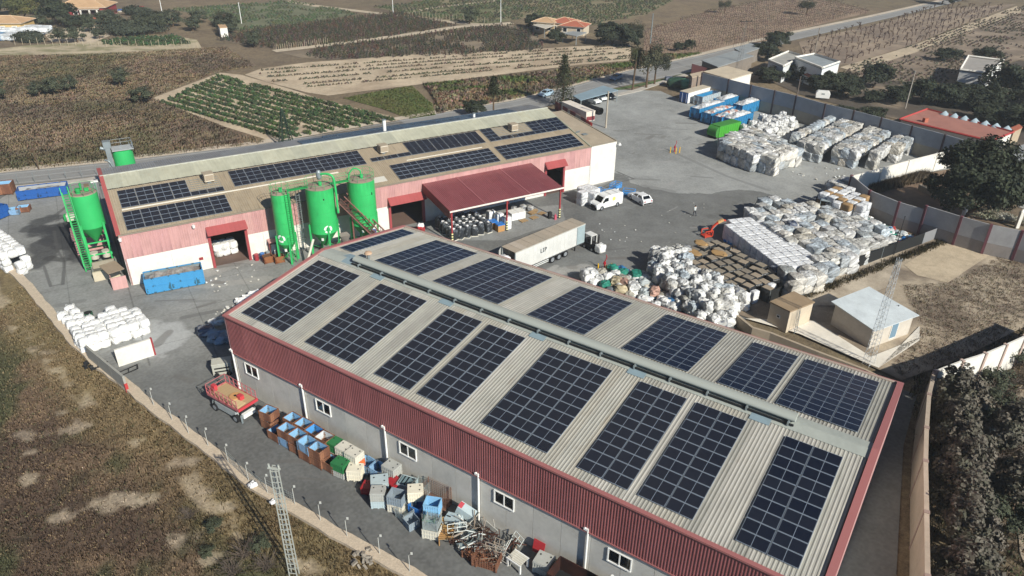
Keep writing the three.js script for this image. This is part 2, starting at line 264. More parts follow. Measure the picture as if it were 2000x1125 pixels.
tint(strip('road_marking', [[-95.37,-114.04], [-87.28,-117.45], [-69.08,-125.11], [-49.27,-135.14], [-0.56,-168.26], [20.06,-187.19], [40.14,-206.14], [64.35,-229.55]], 0.14, 0.026, 0, M('#ffffff', { roughness: 0.7 })), [0.45, 0.45, 0.44]);
tint(strip('pavement', [[-92.91,-110.48], [-84.84,-113.49], [-75.97,-116.66], [-70.79,-119.31]], 1.6, 0.03, 0.12, concM, 0.4), [0.5, 0.47, 0.42]);
tint(strip('pavement', [[47.24,-202.87], [37.82,-192.5], [30.64,-184.13], [24.27,-178.79]], 1.8, 0.03, 0.12, concM, 0.3), [0.5, 0.46, 0.4]);
tint(strip('grass_verge', [[54.63,-210.81], [38.3,-195.32], [24.97,-184.85]], 1.6, 0.02, 0.03, grassM, 0.1), [0.1, 0.16, 0.05]);
const kerbFine = []; for (let i = 2; i < kerb.length; i++) { const a = kerb[i - 1], b = kerb[i], n = Math.max(1, Math.round(Math.hypot(b[0] - a[0], b[1] - a[1]) / 1.4)); for (let k = 0; k < n; k++) { const p = lerp2(a, b, k / n); kerbFine.push([p[0] + rr(-0.09, 0.09), p[1] + rr(-0.09, 0.09)]); } } kerbFine.push(kerb[kerb.length - 1]);
tint(strip('kerb', kerbFine, 1.0, 0.02, 0.32, soilM, 0), [0.62, 0.52, 0.4]);
// fields
const sandC = (x, z) => mix3(C.sand, C.sand2, sst(0.45, 0.7, fbm(x / 7, z / 7, 301, 4)));
const P1 = [[-84.85,-171.2], [-82.48,-181.08], [-78.38,-197.91], [-72.27,-195.9], [-56.43,-182.5], [-43.59,-170.56], [-27.53,-159.34], [-22.75,-152.94], [-27.27,-147.27], [-41.51,-143.19], [-48.53,-140.88], [-60.1,-149.37]];
polyFine('field', P1, 0.02, soilM, 4, sandC);
const P2 = [[-71.21,-195.96], [-69.15,-203.36], [-58.71,-211.78], [-28.42,-225.02], [-0.98,-232.15], [15.1,-238.83], [37.26,-245.36], [33.87,-220.33], [16.56,-212.43], [-0.78,-201.88], [-24.11,-187.96], [-44.74,-175.66], [-50.31,-178.28], [-63.3,-188.49]];
polyFine('field', P2, 0.03, soilM, 4, sandC);
const P3 = [[-40.38,-173.51], [-33.32,-180.69], [-25.85,-186.26], [-18.9,-168.66], [-17.48,-160.23], [-22.75,-157.17], [-30.15,-165.04]];
polyFine('grass_field', P3, 0.025, grassM, 2, (x, z) => mix3([0.09, 0.14, 0.03], [0.17, 0.15, 0.06], sst(0.4, 0.7, fbm(x / 5, z / 3, 311, 4))));
const P4a = [[-95.97,-242.9], [-88.83,-262.01], [-68.47,-280.49], [-45.48,-302.79], [-29.59,-283.62], [-21,-274.43], [-41.74,-252.14], [-61.41,-235.24], [-73.08,-228.89], [-83.7,-235.34]];
polyFine('field', P4a, 0.02, soilM, 6, () => [0.2, 0.155, 0.11]);
const P4b = [[-70.28,-224.51], [-60.29,-230.53], [-49.78,-241.01], [-1.28,-279.21], [7.49,-257.58], [8.81,-233.59], [-16.16,-224.33], [-52.31,-215.59], [-61.7,-217.8]];
polyFine('field', P4b, 0.02, soilM, 6, (x, z) => mix3([0.14, 0.11, 0.08], [0.3, 0.24, 0.17], sst(0.4, 0.7, fbm(x / 12, z / 6, 315, 4))));
const P5 = [[-136.1,-304.02], [-121.43,-313.48], [-97.11,-330.32], [-76.85,-317.51], [-60.54,-297.71], [-75.24,-277.73], [-89.44,-263.97], [-99.43,-257.29], [-116.98,-290.48]];
polyFine('field', P5, 0.025, soilM, 6, () => [0.16, 0.17, 0.1]);
const P6 = [[-57.83,-316.42], [-46.62,-326.03], [-1.98,-387.13], [112.49,-445.07], [50.9,-304.61], [18.61,-270.18], [8.48,-298.56], [-8.76,-280.81], [-20.06,-282.14], [-41.04,-299.36]];
polyFine('field', P6, 0.02, soilM, 8, (x, z) => mix3([0.24, 0.2, 0.12], [0.14, 0.15, 0.07], sst(0.4, 0.6, fbm(x / 20, z / 10, 317, 3))));
const P7 = [[39.6,-235.65], [46.03,-270.22], [82.89,-320.57], [127.92,-368.47], [143.57,-346.64], [146.22,-320.6], [101.88,-276.51], [84.07,-253.89], [71.34,-244.32], [55.55,-232.02], [46.02,-231.39]];
polyFine('field', P7, 0.03, soilM, 6, (x, z) => mix3([0.34, 0.25, 0.175], [0.28, 0.195, 0.135], sst(0.4, 0.65, fbm(x / 15, z / 8, 319, 4))));
const P8 = [[87.68,-229.56], [93.93,-252.8], [140.32,-294.95], [179.3,-331.86], [224.46,-350.96], [178.78,-302.8], [129.97,-250.05], [97.39,-218.73], [87.75,-216.79]];
polyFine('orchard_ground', P8, 0.02, soilM, 6, (x, z) => mix3([0.34, 0.265, 0.195], [0.23, 0.175, 0.135], sst(0.4, 0.65, fbm(x / 8, z / 8, 321, 4))));
const P9 = [[88.3,-202.84], [96.83,-217.34], [129.14,-248.28], [179.83,-302.89], [246.61,-366.11], [286.93,-338.43], [167.17,-234.68], [151.12,-227.71], [113.83,-195.61], [99.24,-193.15]];
polyFine('ploughed_field', P9, 0.025, soilM, 6, (x, z) => mix3([0.2, 0.155, 0.115], [0.32, 0.25, 0.185], sst(0.42, 0.6, fbm(x / 4, z / 4, 323, 5))));
polyFine('track', [[92.75,-214.42], [129.14,-248.28], [176.07,-297.81], [220.56,-344.41], [214.81,-329.29], [169.39,-283.78], [126.01,-238.21], [95.11,-209.39]], 0.05, soilM, 4, () => [0.55, 0.455, 0.33]);
tint(strip('track', [[-72.42,-226.63], [-58.64,-237.06], [-38.64,-254.21], [-19.48,-273.49], [-1.3,-282.52]], 4, 0.04, 0, soilM), [0.6, 0.51, 0.39]);
tint(strip('track', [[-97.11,-330.32], [-80.95,-317.14], [-54.16,-300.77], [-40.41,-294.47], [-19.91,-279.93], [-3.11,-276.9]], 4, 0.05, 0, soilM), [0.56, 0.47, 0.35]);
tint(strip('track', [[-42.35,-301.78], [-34.82,-315.7], [-10.55,-338.49], [-1.76,-352.3]], 3, 0.045, 0, soilM), [0.56, 0.47, 0.35]);
polyFine('sand_yard', [[-153,-247.68], [-152.96,-267.26], [-143.37,-265.93], [-131.71,-247.42], [-131.4,-235.32], [-144.54,-236.06]], 0.03, soilM, 4, () => [0.6, 0.5, 0.38]);
polyFine('field', [[-157.2,-221.01], [-147.93,-230.91], [-129.93,-238.77], [-113.88,-250.56], [-101.54,-242.5], [-94.83,-228.99], [-104.45,-217.18], [-131.3,-217.59], [-153.62,-215.42]], 0.02, soilM, 3, (x, z) => mix3([0.52, 0.44, 0.31], [0.27, 0.25, 0.14], sst(0.42, 0.6, fbm(x / 9, z / 2, 331, 4))));
// plots on the right: shed plot, alley side, scrub
const plot = [[26.53,-76.27], [32.42,-81.08], [51.8,-92.88], [59.96,-97.85], [65.18,-100.71], [72.04,-94.81], [77.38,-90.17], [69.02,-77.62], [60.48,-73.86], [48.88,-66.72], [40.9,-62.77], [38.4,-65.79], [33.1,-71.51]];
polyFine('plot', plot, 0.16, soilM, 2, (x, z) => mix3([0.46, 0.385, 0.29], [0.25, 0.2, 0.15], sst(0.42, 0.62, fbm(x / 3, z / 3, 341, 5))));
polyFine('sand_bed', [[53.47,-89.48], [61.54,-96.52], [65.45,-99.45], [68.87,-94.38], [56.85,-84.47], [53.81,-86.51]], 0.2, soilM, 2, () => [0.52, 0.43, 0.31]);
polyFine('concrete_slab', [[31.84,-79.13], [51.31,-91.75], [52.06,-89.43], [49.09,-83.56], [40.35,-78.1], [36.54,-77.99]], 0.22, soilM, 2, (x, z) => mix3([0.52, 0.45, 0.355], [0.36, 0.3, 0.23], sst(0.4, 0.7, fbm(x / 3, z / 3, 345, 4))));
polyFine('concrete_slab', [[27.79,-74.76], [35.89,-74.38], [39.46,-66.99], [47.17,-71.31], [47.94,-73.55], [46.45,-70.44], [39.39,-64.86], [38.4,-65.79], [33.1,-71.51]], 0.24, concM, 2, () => [0.8, 0.75, 0.66]);
polyFine('track', [[52.34,-61.7], [57.62,-65.47], [52.21,-50.95], [43.17,-38.18], [38.34,-34.79], [39.88,-40.3], [45.54,-50.82]], 0.02, soilM, 2, () => [0.5, 0.41, 0.31]);
polyFine('scrub_ground', [[66,-202.75], [81.72,-216.42], [90.2,-204.15], [112.95,-193.9], [151.92,-227.76], [166.8,-213.64], [108.94,-130.47], [99.77,-138.89], [95.37,-149.22], [82.89,-164.65], [70.58,-183.21]], 0.035, soilM, 3, (x, z) => mix3([0.09, 0.072, 0.055], [0.28, 0.22, 0.16], sst(0.5, 0.7, fbm(x / 6, z / 6, 351, 4))));
// ---------------------------------------------------------------- sheet metal
function corrug(w, L, pitch, depth) {   // trapezoid sheet lying in x (across the ribs) and z (along them), ribs up
  const b = [], n = Math.max(1, Math.round(w / pitch)), p = w / n, pos = [], uv = [];
  for (let i = 0; i < n; i++) { const x = i * p; b.push([x, 0], [x + p * 0.5, 0], [x + p * 0.62, depth], [x + p * 0.88, depth]); } b.push([w, 0]);
  for (let i = 1; i < b.length; i++) {
    const [x0, y0] = b[i - 1], [x1, y1] = b[i]; pos.push(x0, y0, 0, x1, y1, -L, x1, y1, 0, x0, y0, 0, x0, y0, -L, x1, y1, -L).valueOf;
    uv.push(x0, 0, x1, L, x1, 0, x0, 0, x0, L, x1, L);
  }
  for (let i = 0; i < pos.length; i += 9) { const t = pos.slice(i + 3, i + 6), s = pos.slice(i + 6, i + 9); pos.splice(i + 3, 6, ...s, ...t); const k = (i / 9) * 6, a = uv.slice(k + 2, k + 4), c = uv.slice(k + 4, k + 6); uv.splice(k + 2, 4, ...c, ...a); }
  const g = new THREE.BufferGeometry(); g.setAttribute('position', new THREE.Float32BufferAttribute(pos, 3)); g.setAttribute('uv', new THREE.Float32BufferAttribute(uv, 2)); g.computeVertexNormals(); return g;
}
const uvShift = (g, du, dv) => { g = g.clone(); const a = g.attributes.uv; for (let i = 0; i < a.count; i++) a.setXY(i, a.getX(i) + du, a.getY(i) + dv); return g; };
const upright = (g, h) => { g = g.clone(); g.rotateX(-Math.PI / 2); g.rotateZ(0); return g; };
function sheets(parent, name, n, w, L, pitch, depth, mats, placeAt, upRight) {
  const base = corrug(w - 0.004, L, pitch, depth); if (upRight) base.rotateX(Math.PI / 2);
  const vars = [0, 1, 2, 3, 4].map((i) => clean(uvShift(base, i * 1.7, i * 2.9)));
  for (let i = 0; i < n; i++) { const o = new THREE.Mesh(vars[Math.floor(rnd() * 5)], pick(mats)); o.name = name; o.castShadow = o.receiveShadow = true; placeAt(o, i); parent.add(o); }
}
const redM = ['#c79a97', '#c39594', '#cb9f9c'].map((c) => M(c, { map: T.streak, roughness: 0.55 }));
const fasM = ['#8d5558', '#895154', '#93595b'].map((c) => M(c, { map: T.streak, roughness: 0.55 }));
const trimM = M('#a06664', { roughness: 0.5 }), redDark = M('#7a2b2e', { map: T.streak, roughness: 0.6 });
const roofM = ['#acaba3', '#a4a39c', '#b1afa8', '#9e9d96', '#a9a69c'].map((c) => M(c, { map: T.streak, roughness: 0.6 }));
const tanM = ['#a89a84', '#a39580', '#ab9d88'].map((c) => M(c, { map: T.streak, roughness: 0.7 }));
const stripM = ['#b4b4a1', '#aeaf9e', '#b9b9a6', '#b0b0a0'].map((c) => M(c, { map: T.streak, roughness: 0.7 }));
const paleM = M('#b1b6ae', { map: T.grime, roughness: 0.5 }), whiteM = M('#d9d8d2', { map: T.grime, roughness: 0.7 }), plasterM = M('#e8e4da', { map: T.grime, roughness: 0.9 });
const glassM = M('#10151a', { roughness: 0.08 }), darkM = M('#17181a', { roughness: 0.8 }), pvcM = M('#e6e6e2', { roughness: 0.4 }), galvM = M('#9aa4a6', { map: T.grime, roughness: 0.5, metalness: 0.4 });
const wallM = ['#cdcac2', '#c9c7c0', '#d0cdc5'].map((c) => M(c, { map: T.grime, roughness: 0.9 }));

// ---------------------------------------------------------------- near warehouse (u along the front, y up, z = -v)
const NLn = 55.24, NWd = 25.37, NHe = 8.81, NHr = 10.71, NHf = 4.73, NSl = Math.atan2(NHr - NHe, NWd / 2), NLs = Math.hypot(NHr - NHe, NWd / 2);
{
  const w = thing('warehouse', 'large grey warehouse in the foreground with red cladding band and ridged roof', 'warehouse', ON, PN);
  const n = 50, sw = (NLn - 0.7) / n;
  sheets(w, 'roof_sheet', n, sw, NLs - 0.1, 0.275, 0.032, roofM, (o, i) => { o.position.set(0.35 + i * sw, NHe, -0.02); o.rotation.x = NSl; });
  sheets(w, 'roof_sheet', n, sw, NLs - 0.1, 0.275, 0.032, roofM, (o, i) => { o.position.set(0.35 + (i + 1) * sw, NHe, -NWd + 0.02); o.rotation.set(NSl, Math.PI, 0, 'YXZ'); });
  const fn = 50, fw = (NLn - 0.1) / fn;
  sheets(w, 'cladding_sheet', fn, fw, NHe - NHf, 0.22, 0.03, fasM, (o, i) => { o.position.set(0.05 + i * fw, NHf, 0.14); }, true);
  new MB().box(NLn + 0.3, 0.16, 0.34, NLn / 2, NHe + 0.05, 0.12).build('eave_trim', trimM, w);
  new MB().box(NLn, 0.05, 0.16, NLn / 2, NHe - 0.02, -0.14).build('gutter', darkM, w);
  new MB().box(NLn, 0.1, 0.2, NLn / 2, NHf - 0.06, 0.12).build('cladding_sill', trimM, w);
  new MB().box(NLn + 0.3, 0.14, 0.26, NLn / 2, NHe + 0.02, -NWd - 0.04).build('eave_trim', M('#b3a194', { map: T.grime }), w); new MB().box(NLn + 0.3, 0.16, 0.1, NLn / 2, NHe, -NWd - 0.22).build('eave_trim', trimM, w);
  const rear = new MB().box(NLn, NHe - 0.1, 0.2, NLn / 2, NHe / 2 - 0.08, -NWd + 0.12); rear.build('rear_wall', M('#9d8f86', { map: T.grime }), w);
  // precast wall panels on the front, joints between them
  const pj = 2.48; const pg = clean(boxGeo(pj - 0.03, NHf, 0.2));
  for (let i = 0; i < 22; i++) { const o = new THREE.Mesh(uvShift(pg, i * 1.3, i * 2.1), pick(wallM)); o.name = 'wall_panel'; o.castShadow = o.receiveShadow = true; o.position.set(i * pj + pj / 2 + 0.35, NHf / 2, -0.1); w.add(o); }
  new MB().box(NLn, NHf, 0.05, NLn / 2, NHf / 2 - 0.02, -0.19).build('wall_core', wallM[1], w);
  // gable walls with parapets
  const sh = (y0, off) => { const s = new THREE.Shape(); s.moveTo(0, y0); s.lineTo(0, NHe + off); s.lineTo(NWd / 2, NHr + off); s.lineTo(NWd, NHe + off); s.lineTo(NWd, y0); return new THREE.ExtrudeGeometry(s, { depth: 0.2, bevelEnabled: false }); };
  const gl = sh(0, -0.08); gl.rotateY(Math.PI / 2); new MB().add(gl, 0.02, 0, 0).build('gable_wall', wallM[0], w);
  const gw = sh(0, -0.08); gw.rotateY(Math.PI / 2); new MB().add(gw, NLn - 0.22, 0, 0).build('gable_wall', plasterM, w);
  const gr = sh(NHf, 0.1); gr.rotateY(Math.PI / 2); new MB().add(gr, NLn, 0, 0.12).build('gable_cladding', redM[0], w);
  const gr2 = sh(NHf, 0.05); gr2.rotateY(Math.PI / 2); new MB().add(gr2, -0.14, 0, 0.12).build('gable_cladding', redM[1], w);
  for (const [x, wd, hh] of [[0.02, 0.36, 0.1], [NLn - 0.05, 0.5, 0.26]]) for (const s of [0, 1]) {
    const g = boxGeo(wd, hh, NLs + 0.12); const b = new MB(); b.add(g, x, (NHe + NHr) / 2 + 0.1, s ? -NWd * 0.75 : -NWd * 0.25, { rx: s ? -NSl : NSl }); b.build('parapet_trim', trimM, w);
  }
  // windows
  for (const u of [1.66, 11.6, 21.72, 31.55, 41.5]) {
    const b = new MB(), y0 = 2.86, y1 = 3.98, ww = 1.74; b.box(ww + 0.16, 0.1, 0.14, u + ww / 2, y0 - 0.05, 0.05).box(ww + 0.16, 0.06, 0.1, u + ww / 2, y1 + 0.03, 0.04).box(0.1, y1 - y0, 0.12, u - 0.03, (y0 + y1) / 2, 0.045).box(0.08, y1 - y0, 0.1, u + ww + 0.03, (y0 + y1) / 2, 0.04).box(0.09, y1 - y0, 0.08, u + ww / 2, (y0 + y1) / 2, 0.04);
    const f = b.build('window', pvcM, w); for (const k of [0.26, 0.74]) new MB().box(ww / 2 - 0.06, y1 - y0, 0.02, u + ww * k, (y0 + y1) / 2, 0.015).build('pane', glassM, f);
  }
  for (const u of [0.12, 10.05, 20.2, 30.05, 39.8, 49.6]) new MB().cyl(0.09, 0.09, NHf + 0.05, u, NHf / 2, 0.16, { n: 8 }).bar([u, NHf + 0.02, 0.16], [u - 0.25, NHf + 0.3, 0.2], 0.09).box(0.36, 0.18, 0.2, u - 0.12, NHf + 0.2, 0.18).build('downpipe', u < 1 || true ? pvcM : galvM, w);
  // ridge: ventilator hood, flashing, translucent sheets
  const u0 = 4.9, u1 = 49.7;
  const hb = new MB(); hb.add(new THREE.CylinderGeometry(0.5, 0.5, u1 - u0, 20), (u0 + u1) / 2, NHr + 0.5, -NWd / 2, { rz: Math.PI / 2 });
  const hoodM = hb.build('ridge_vent', paleM, w); hoodM.geometry.translate(0, -NHr - 0.5, 0).scale(1, 0.55, 1).translate(0, NHr + 0.42, 0);
  const sl = new MB(); for (const s of [-1, 1]) sl.box(u1 - u0, 0.12, 0.15, (u0 + u1) / 2, NHr + 0.1, -NWd / 2 + s * 0.62); sl.build('vent_louvre', darkM, hoodM);
  const brk = new MB(); for (let u = u0 + 1; u < u1; u += 3.1) brk.box(0.12, 0.3, 1.56, u, NHr + 0.16, -NWd / 2); brk.build('bracket', galvM, hoodM).userData.kind = 'stuff';
  for (const s of [-1, 1]) new MB().box(NLn - 0.6, 0.03, 1.0, NLn / 2, NHr - 0.02, -NWd / 2 + s * 0.46, { rx: s > 0 ? NSl : -NSl }).build('ridge_flashing', paleM, w);
  const skM = M('#8fa4ad', { map: T.grime, roughness: 0.35 });
  for (const u of [4.2, 8.8, 17.6, 27.8, 37.3, 47.4]) for (const s of [1]) { const v = u < 5 ? 12.4 : 11.82; new MB().box(1.5, 0.04, 0.95, u, NHe + v * 0.1496 + 0.055, -v, { rx: NSl }).build('skylight', skM, w); }
  new MB().box(1.6, 0.04, 0.95, 3.6, NHe + 11.95 * 0.1496 + 0.055, -13.4, { rx: -NSl }).build('skylight', skM, w);
  const t = thing('vent_cap', 'beige mushroom vent cap beside the left end of the long ridge ventilator', 'vent', NW(5.4, 14.0), 0, undefined, NHr - 0.3);
  new MB().cyl(0.14, 0.14, 0.9, 0, 0.45, 0).build('pipe', galvM, t); new MB().cyl(0.42, 0.36, 0.16, 0, 0.98, 0, { n: 18 }).cyl(0.36, 0.1, 0.08, 0, 1.1, 0, { n: 18 }).build('cap', M('#c9a98c', { map: T.grime }), t);
}
// ---------------------------------------------------------------- solar panels
const panelG = (pw, ph, edge) => {
  const b = new MB(), fc = lin('#848f9c'), gc = [1, 1, 1]; b.box(pw, 0.035, ph, 0, 0.0175, 0, { c: fc });
  const hw = (pw - 0.1) / 2; for (const s of [-1, 1]) b.box(hw, 0.006, ph - 0.07, s * (hw / 2 + 0.02), 0.0375, 0, { c: [0.012, 0.017, 0.034] });
  const g = b.geo(), uv = g.attributes.uv, c = g.attributes.color; for (let i = 0; i < uv.count; i++) if (c.getX(i) > 0.05) uv.setXY(i, 0.001, 0.001); return g;
};
const panM = new THREE.MeshPhysicalMaterial({ color: 0xffffff, vertexColors: true, roughness: 0.22, map: T.cells, clearcoat: 0.4, clearcoatRoughness: 0.08 });
const panV = [panM, panM, ...[0.14, 0.32, 0.4].map((r) => { const m = panM.clone(); m.roughness = r; return m; })];
const pgN = clean(panelG(1.94, 0.985)), pgF = clean(panelG(2.05, 1.0));
function array(name, label, group, frame, ry, tilt, u, v, y, cols, rows, pw, ph, geo, skip) {
  const [x, z] = frame(u, v), o = thing(name, label, 'solar array', [x, z], 0, group, y); o.rotation.set(tilt, ry, 0, 'YXZ');
  for (let i = 0; i < cols; i++) for (let j = 0; j < rows; j++) {
    if (skip && skip(i, j)) continue; const m = new THREE.Mesh(geo, pick(panV)); m.name = 'solar_panel'; m.castShadow = m.receiveShadow = true; m.position.set((i + 0.5) * pw, 0.05, -(j + 0.5) * ph); o.add(m);
  }
  const r = new MB(); for (let j = 0; j < rows; j++) for (const q of [0.25, 0.75]) { let i0 = 0, i1 = cols; if (skip) { while (i0 < cols && skip(i0, j)) i0++; } r.box((i1 - i0) * pw - 0.1, 0.05, 0.04, ((i0 + i1) / 2) * pw, 0.02, -(j + q) * ph); } r.build('mounting_rail', galvM, o);
  return o;
}
const nth = ['leftmost', 'second', 'third', 'fourth', 'fifth', 'sixth', 'seventh', 'rightmost'];
[[1.2, 3], [9.95, 3], [18.4, 2], [23.1, 2], [29.55, 3], [38.0, 2], [42.7, 2], [49.5, 2]].forEach(([u, c], i) =>
  array('solar_array', `${nth[i]} dark solar array on the front slope of the foreground warehouse roof`, 'solar arrays on the warehouse roofs', NW, PN, NSl, u, 0.9, NHe + 0.9 * 0.1496 + 0.06, c, 10, 2.0, 1.015, pgN));
[[0.8, 1], [6.0, 3], [13.75, 4], [25.0, 3], [34.65, 3], [43.1, 2], [47.75, 3]].forEach(([u, c], i) =>
  array('solar_array', `${i === 6 ? 'rightmost' : nth[i]} bluish solar array on the rear slope behind the ridge ventilator`, 'solar arrays on the warehouse roofs', NW, PN, -NSl, u, 14.3, NHe + (NWd - 14.3) * 0.1496 + 0.06, c, 10, 2.0, 1.0, pgN));

// ---------------------------------------------------------------- far warehouse
const FHe = 6.955, FS = 0.23, FSl = Math.atan(FS), FL = 71.4, FR = 13.7, FHr = FHe + FS * FR, FB = 19.2, FS2 = 0.12, FHb = FHr - FS2 * (FB - FR), FHf = 3.7;
{
  const w = thing('warehouse', 'long tan roofed warehouse across the yard with pink cladding and white lower walls', 'warehouse', OF, PF);
  const n = 62, sw = FL / n, L1 = 10.3 / Math.cos(FSl), L2 = 3.42 / Math.cos(FSl), L3 = (FB - FR) / Math.cos(Math.atan(FS2));
  sheets(w, 'roof_sheet', n, sw, L1, 0.29, 0.04, tanM, (o, i) => { o.position.set(i * sw, FHe, 0); o.rotation.x = FSl; });
  sheets(w, 'roof_panel', 31, FL / 31, L2 + 0.15, 1.2, 0.03, stripM, (o, i) => { o.position.set(i * FL / 31, FHe + 10.2 * FS + 0.14, -10.2); o.rotation.x = FSl; });
  new MB().box(FL, 0.14, 0.04, FL / 2, FHe + 10.25 * FS + 0.07, -10.27).build('flashing', darkM, w);
  new MB().box(FL + 0.2, 0.12, 0.3, FL / 2, FHr + 0.12, -FR).build('ridge_cap', M('#c9c9bd', { map: T.grime }), w);
  sheets(w, 'roof_sheet', 40, FL / 40, L3, 0.29, 0.04, ['#8f9297', '#94969a', '#8d8f93'].map((c) => M(c, { map: T.streak, roughness: 0.6 })), (o, i) => { o.position.set((i + 1) * FL / 40, FHb, -FB); o.rotation.set(Math.atan(FS2), Math.PI, 0, 'YXZ'); });
  // front wall: pieces around three door openings
  const doors = [[10.15, 14.8, 5.0], [35.2, 40.6, 4.1], [62.4, 66.0, 4.9]], cuts = [0, ...doors.flatMap((d) => [d[0], d[1]]), FL];
  const t = 0.25, wb = (n2, m, u0, u1, y0, y1, zz = 0, th = t) => { if (u1 - u0 > 0.02 && y1 - y0 > 0.02) new MB().box(u1 - u0, y1 - y0, th, (u0 + u1) / 2, (y0 + y1) / 2, -th / 2 + zz).build(n2, m, w); };
  for (let i = 0; i < cuts.length; i += 2) wb('wall', plasterM, cuts[i], cuts[i + 1], 0, FHf + 0.02);
  const clad = (u0, u1, y0, y1) => { const k = Math.max(1, Math.round((u1 - u0) / 1.15)), cw = (u1 - u0) / k; sheets(w, 'cladding_sheet', k, cw, y1 - y0, 0.25, 0.035, redM, (o, i) => o.position.set(u0 + i * cw, y0, 0.02), true); wb('cladding_backing', redDark, u0, u1, y0, y1 - 0.02, -0.02); };
  for (let i = 0; i < cuts.length; i += 2) clad(cuts[i], cuts[i + 1], FHf, FHe); for (const d of doors) clad(d[0], d[1], d[2], FHe);
  new MB().box(FL, 0.12, 0.2, FL / 2, FHe + 0.03, 0.1).build('gutter', M('#8c8272', { roughness: 0.6 }), w);
  for (const [u0, u1, h] of doors) {   // hood and red jambs
    const hd = new MB(), g = boxGeo(u1 - u0 + 0.3, 0.06, 1.35); hd.add(g, (u0 + u1) / 2, h + 0.42, 0.55, { rx: 0.72 }); for (const s of [u0 - 0.15, u1 + 0.15]) hd.bar([s, h + 0.8, 0.03], [s, h - 0.05, 0.95], 0.05, { sq: true }); hd.build('door_hood', M('#a14c4c', { map: T.streak, roughness: 0.5 }), w);
    for (const s of [u0, u1]) new MB().box(0.34, h, 0.42, s, h / 2, 0.0).build('door_jamb', M('#984245', { roughness: 0.5 }), w);
  }
  // other walls, floor
  const prof = (y0) => { const s = new THREE.Shape(); s.moveTo(0, y0); s.lineTo(0, FHe - 0.04); s.lineTo(FR, FHr - 0.04); s.lineTo(FB, FHb - 0.04); s.lineTo(FB, y0); const g = new THREE.ExtrudeGeometry(s, { depth: 0.22, bevelEnabled: false }); g.rotateY(Math.PI / 2); return g; };
  new MB().add(prof(0), 0.02, 0, 0).build('gable_wall', redM[0], w); new MB().add(prof(0), FL - 0.25, 0, 0).build('gable_wall', plasterM, w);
  for (const [z0, z1, y0, y1] of [[0, -FR, FHe, FHr], [-FR, -FB, FHr, FHb]]) { const L = Math.hypot(z1 - z0, y1 - y0); new MB().add(boxGeo(0.5, 0.22, L), 0.05, (y0 + y1) / 2 + 0.06, (z0 + z1) / 2, { rx: Math.atan2(y1 - y0, z0 - z1) }).build('parapet_trim', M('#a85654', { roughness: 0.6 }), w); }
  new MB().box(FL, FHb, 0.22, FL / 2, FHb / 2 - 0.05, -FB + 0.12).build('rear_wall', plasterM, w);
  new MB().box(FL - 0.5, 0.05, FB - 0.5, FL / 2, 0.03, -FB / 2).build('floor', M('#6f5a50', { map: T.grime }), w);
  new MB().box(28.5, 0.1, 0.16, 15.5, FHe + 5.05 * FS + 0.12, -5.05, { rx: FSl }).box(13, 0.08, 0.12, 47, FHe + 5.1 * FS + 0.1, -5.1, { rx: FSl }).build('cable_tray', M('#dcd6c8', { roughness: 0.5 }), w);
  new MB().box(2.0, 0.05, 1.3, 34.6, FHe + 1.6 * FS + 0.06, -1.6, { rx: FSl }).build('skylight', M('#c7c3b8', { roughness: 0.4 }), w);
  new MB().box(0.5, 0.35, 0.08, 8.7, 1.7, 0.05).build('wall_box', M('#8f2e33'), w);
  for (const [u, y] of [[0.1, 6.5], [8.6, 6.4]]) new MB().cyl(0.16, 0.22, 0.35, u, y, 0.35, { n: 10 }).bar([u, y + 0.2, 0.3], [u, y + 0.3, 0], 0.04).build('wall_lamp', pvcM, w);
  for (const u of [5.4, 17.0]) new MB().cyl(0.06, 0.06, 3.5, u, 1.8, 0.07, { n: 8 }).build('downpipe', pvcM, w);
  new MB().box(0.16, 0.2, 13.2, 71.25, FHe + 6.5 * FS + 0.05, -6.5, { rx: FSl }).build('verge_flashing', M('#a3a894', { map: T.grime }), w);
}
const fy = (v) => FHe + FS * v + 0.06, gF = 'solar arrays on the warehouse roofs';
array('solar_array', 'small stepped solar array beside the left gable of the far warehouse roof', gF, FW, PF, FSl, 1.3, 5.45, fy(5.45), 6, 4, 2.12, 1.04, pgF, (i, j) => i > 3 && j > 0);
array('solar_array', 'solar array at the lower left corner of the far warehouse roof above the shutter door', gF, FW, PF, FSl, 1.15, 0.55, fy(0.55), 6, 4, 2.1, 1.02, pgF);
array('solar_array', 'long solar array of nine columns behind the three green silos', gF, FW, PF, FSl, 15.45, 5.95, fy(5.95), 9, 4, 2.12, 1.0, pgF);
array('solar_array', 'stepped solar array in the middle of the far roof right of the centre cooler', gF, FW, PF, FSl, 35.4, 6.25, fy(6.25), 9, 4, 2.17, 0.94, pgF, (i, j) => i < 3 && j > 0);
array('solar_array', 'solar array along the far roof edge above the red canopy', gF, FW, PF, FSl, 37.4, 0.5, fy(0.5), 8, 4, 2.12, 1.04, pgF);
array('solar_array', 'stepped solar array around the right hand cooler at the far roof end', gF, FW, PF, FSl, 55.7, 6.2, fy(6.2), 7, 4, 2.2, 1.0, pgF, (i, j) => j > 0 && i > 0 && i < 4);
array('solar_array', 'solar array at the lower right end of the far warehouse roof', gF, FW, PF, FSl, 55.4, 0.6, fy(0.6), 7, 4, 2.14, 1.02, pgF);
array('solar_array', 'blue solar array on the rear slope of the far warehouse beyond its ridge', gF, FW, PF, -Math.atan(FS2), 27.5, 14.3, FHr - FS2 * (14.3 - FR) + 0.06, 18, 4, 2.12, 1.02, pgF, (i, j) => i < 2 && j > 2);
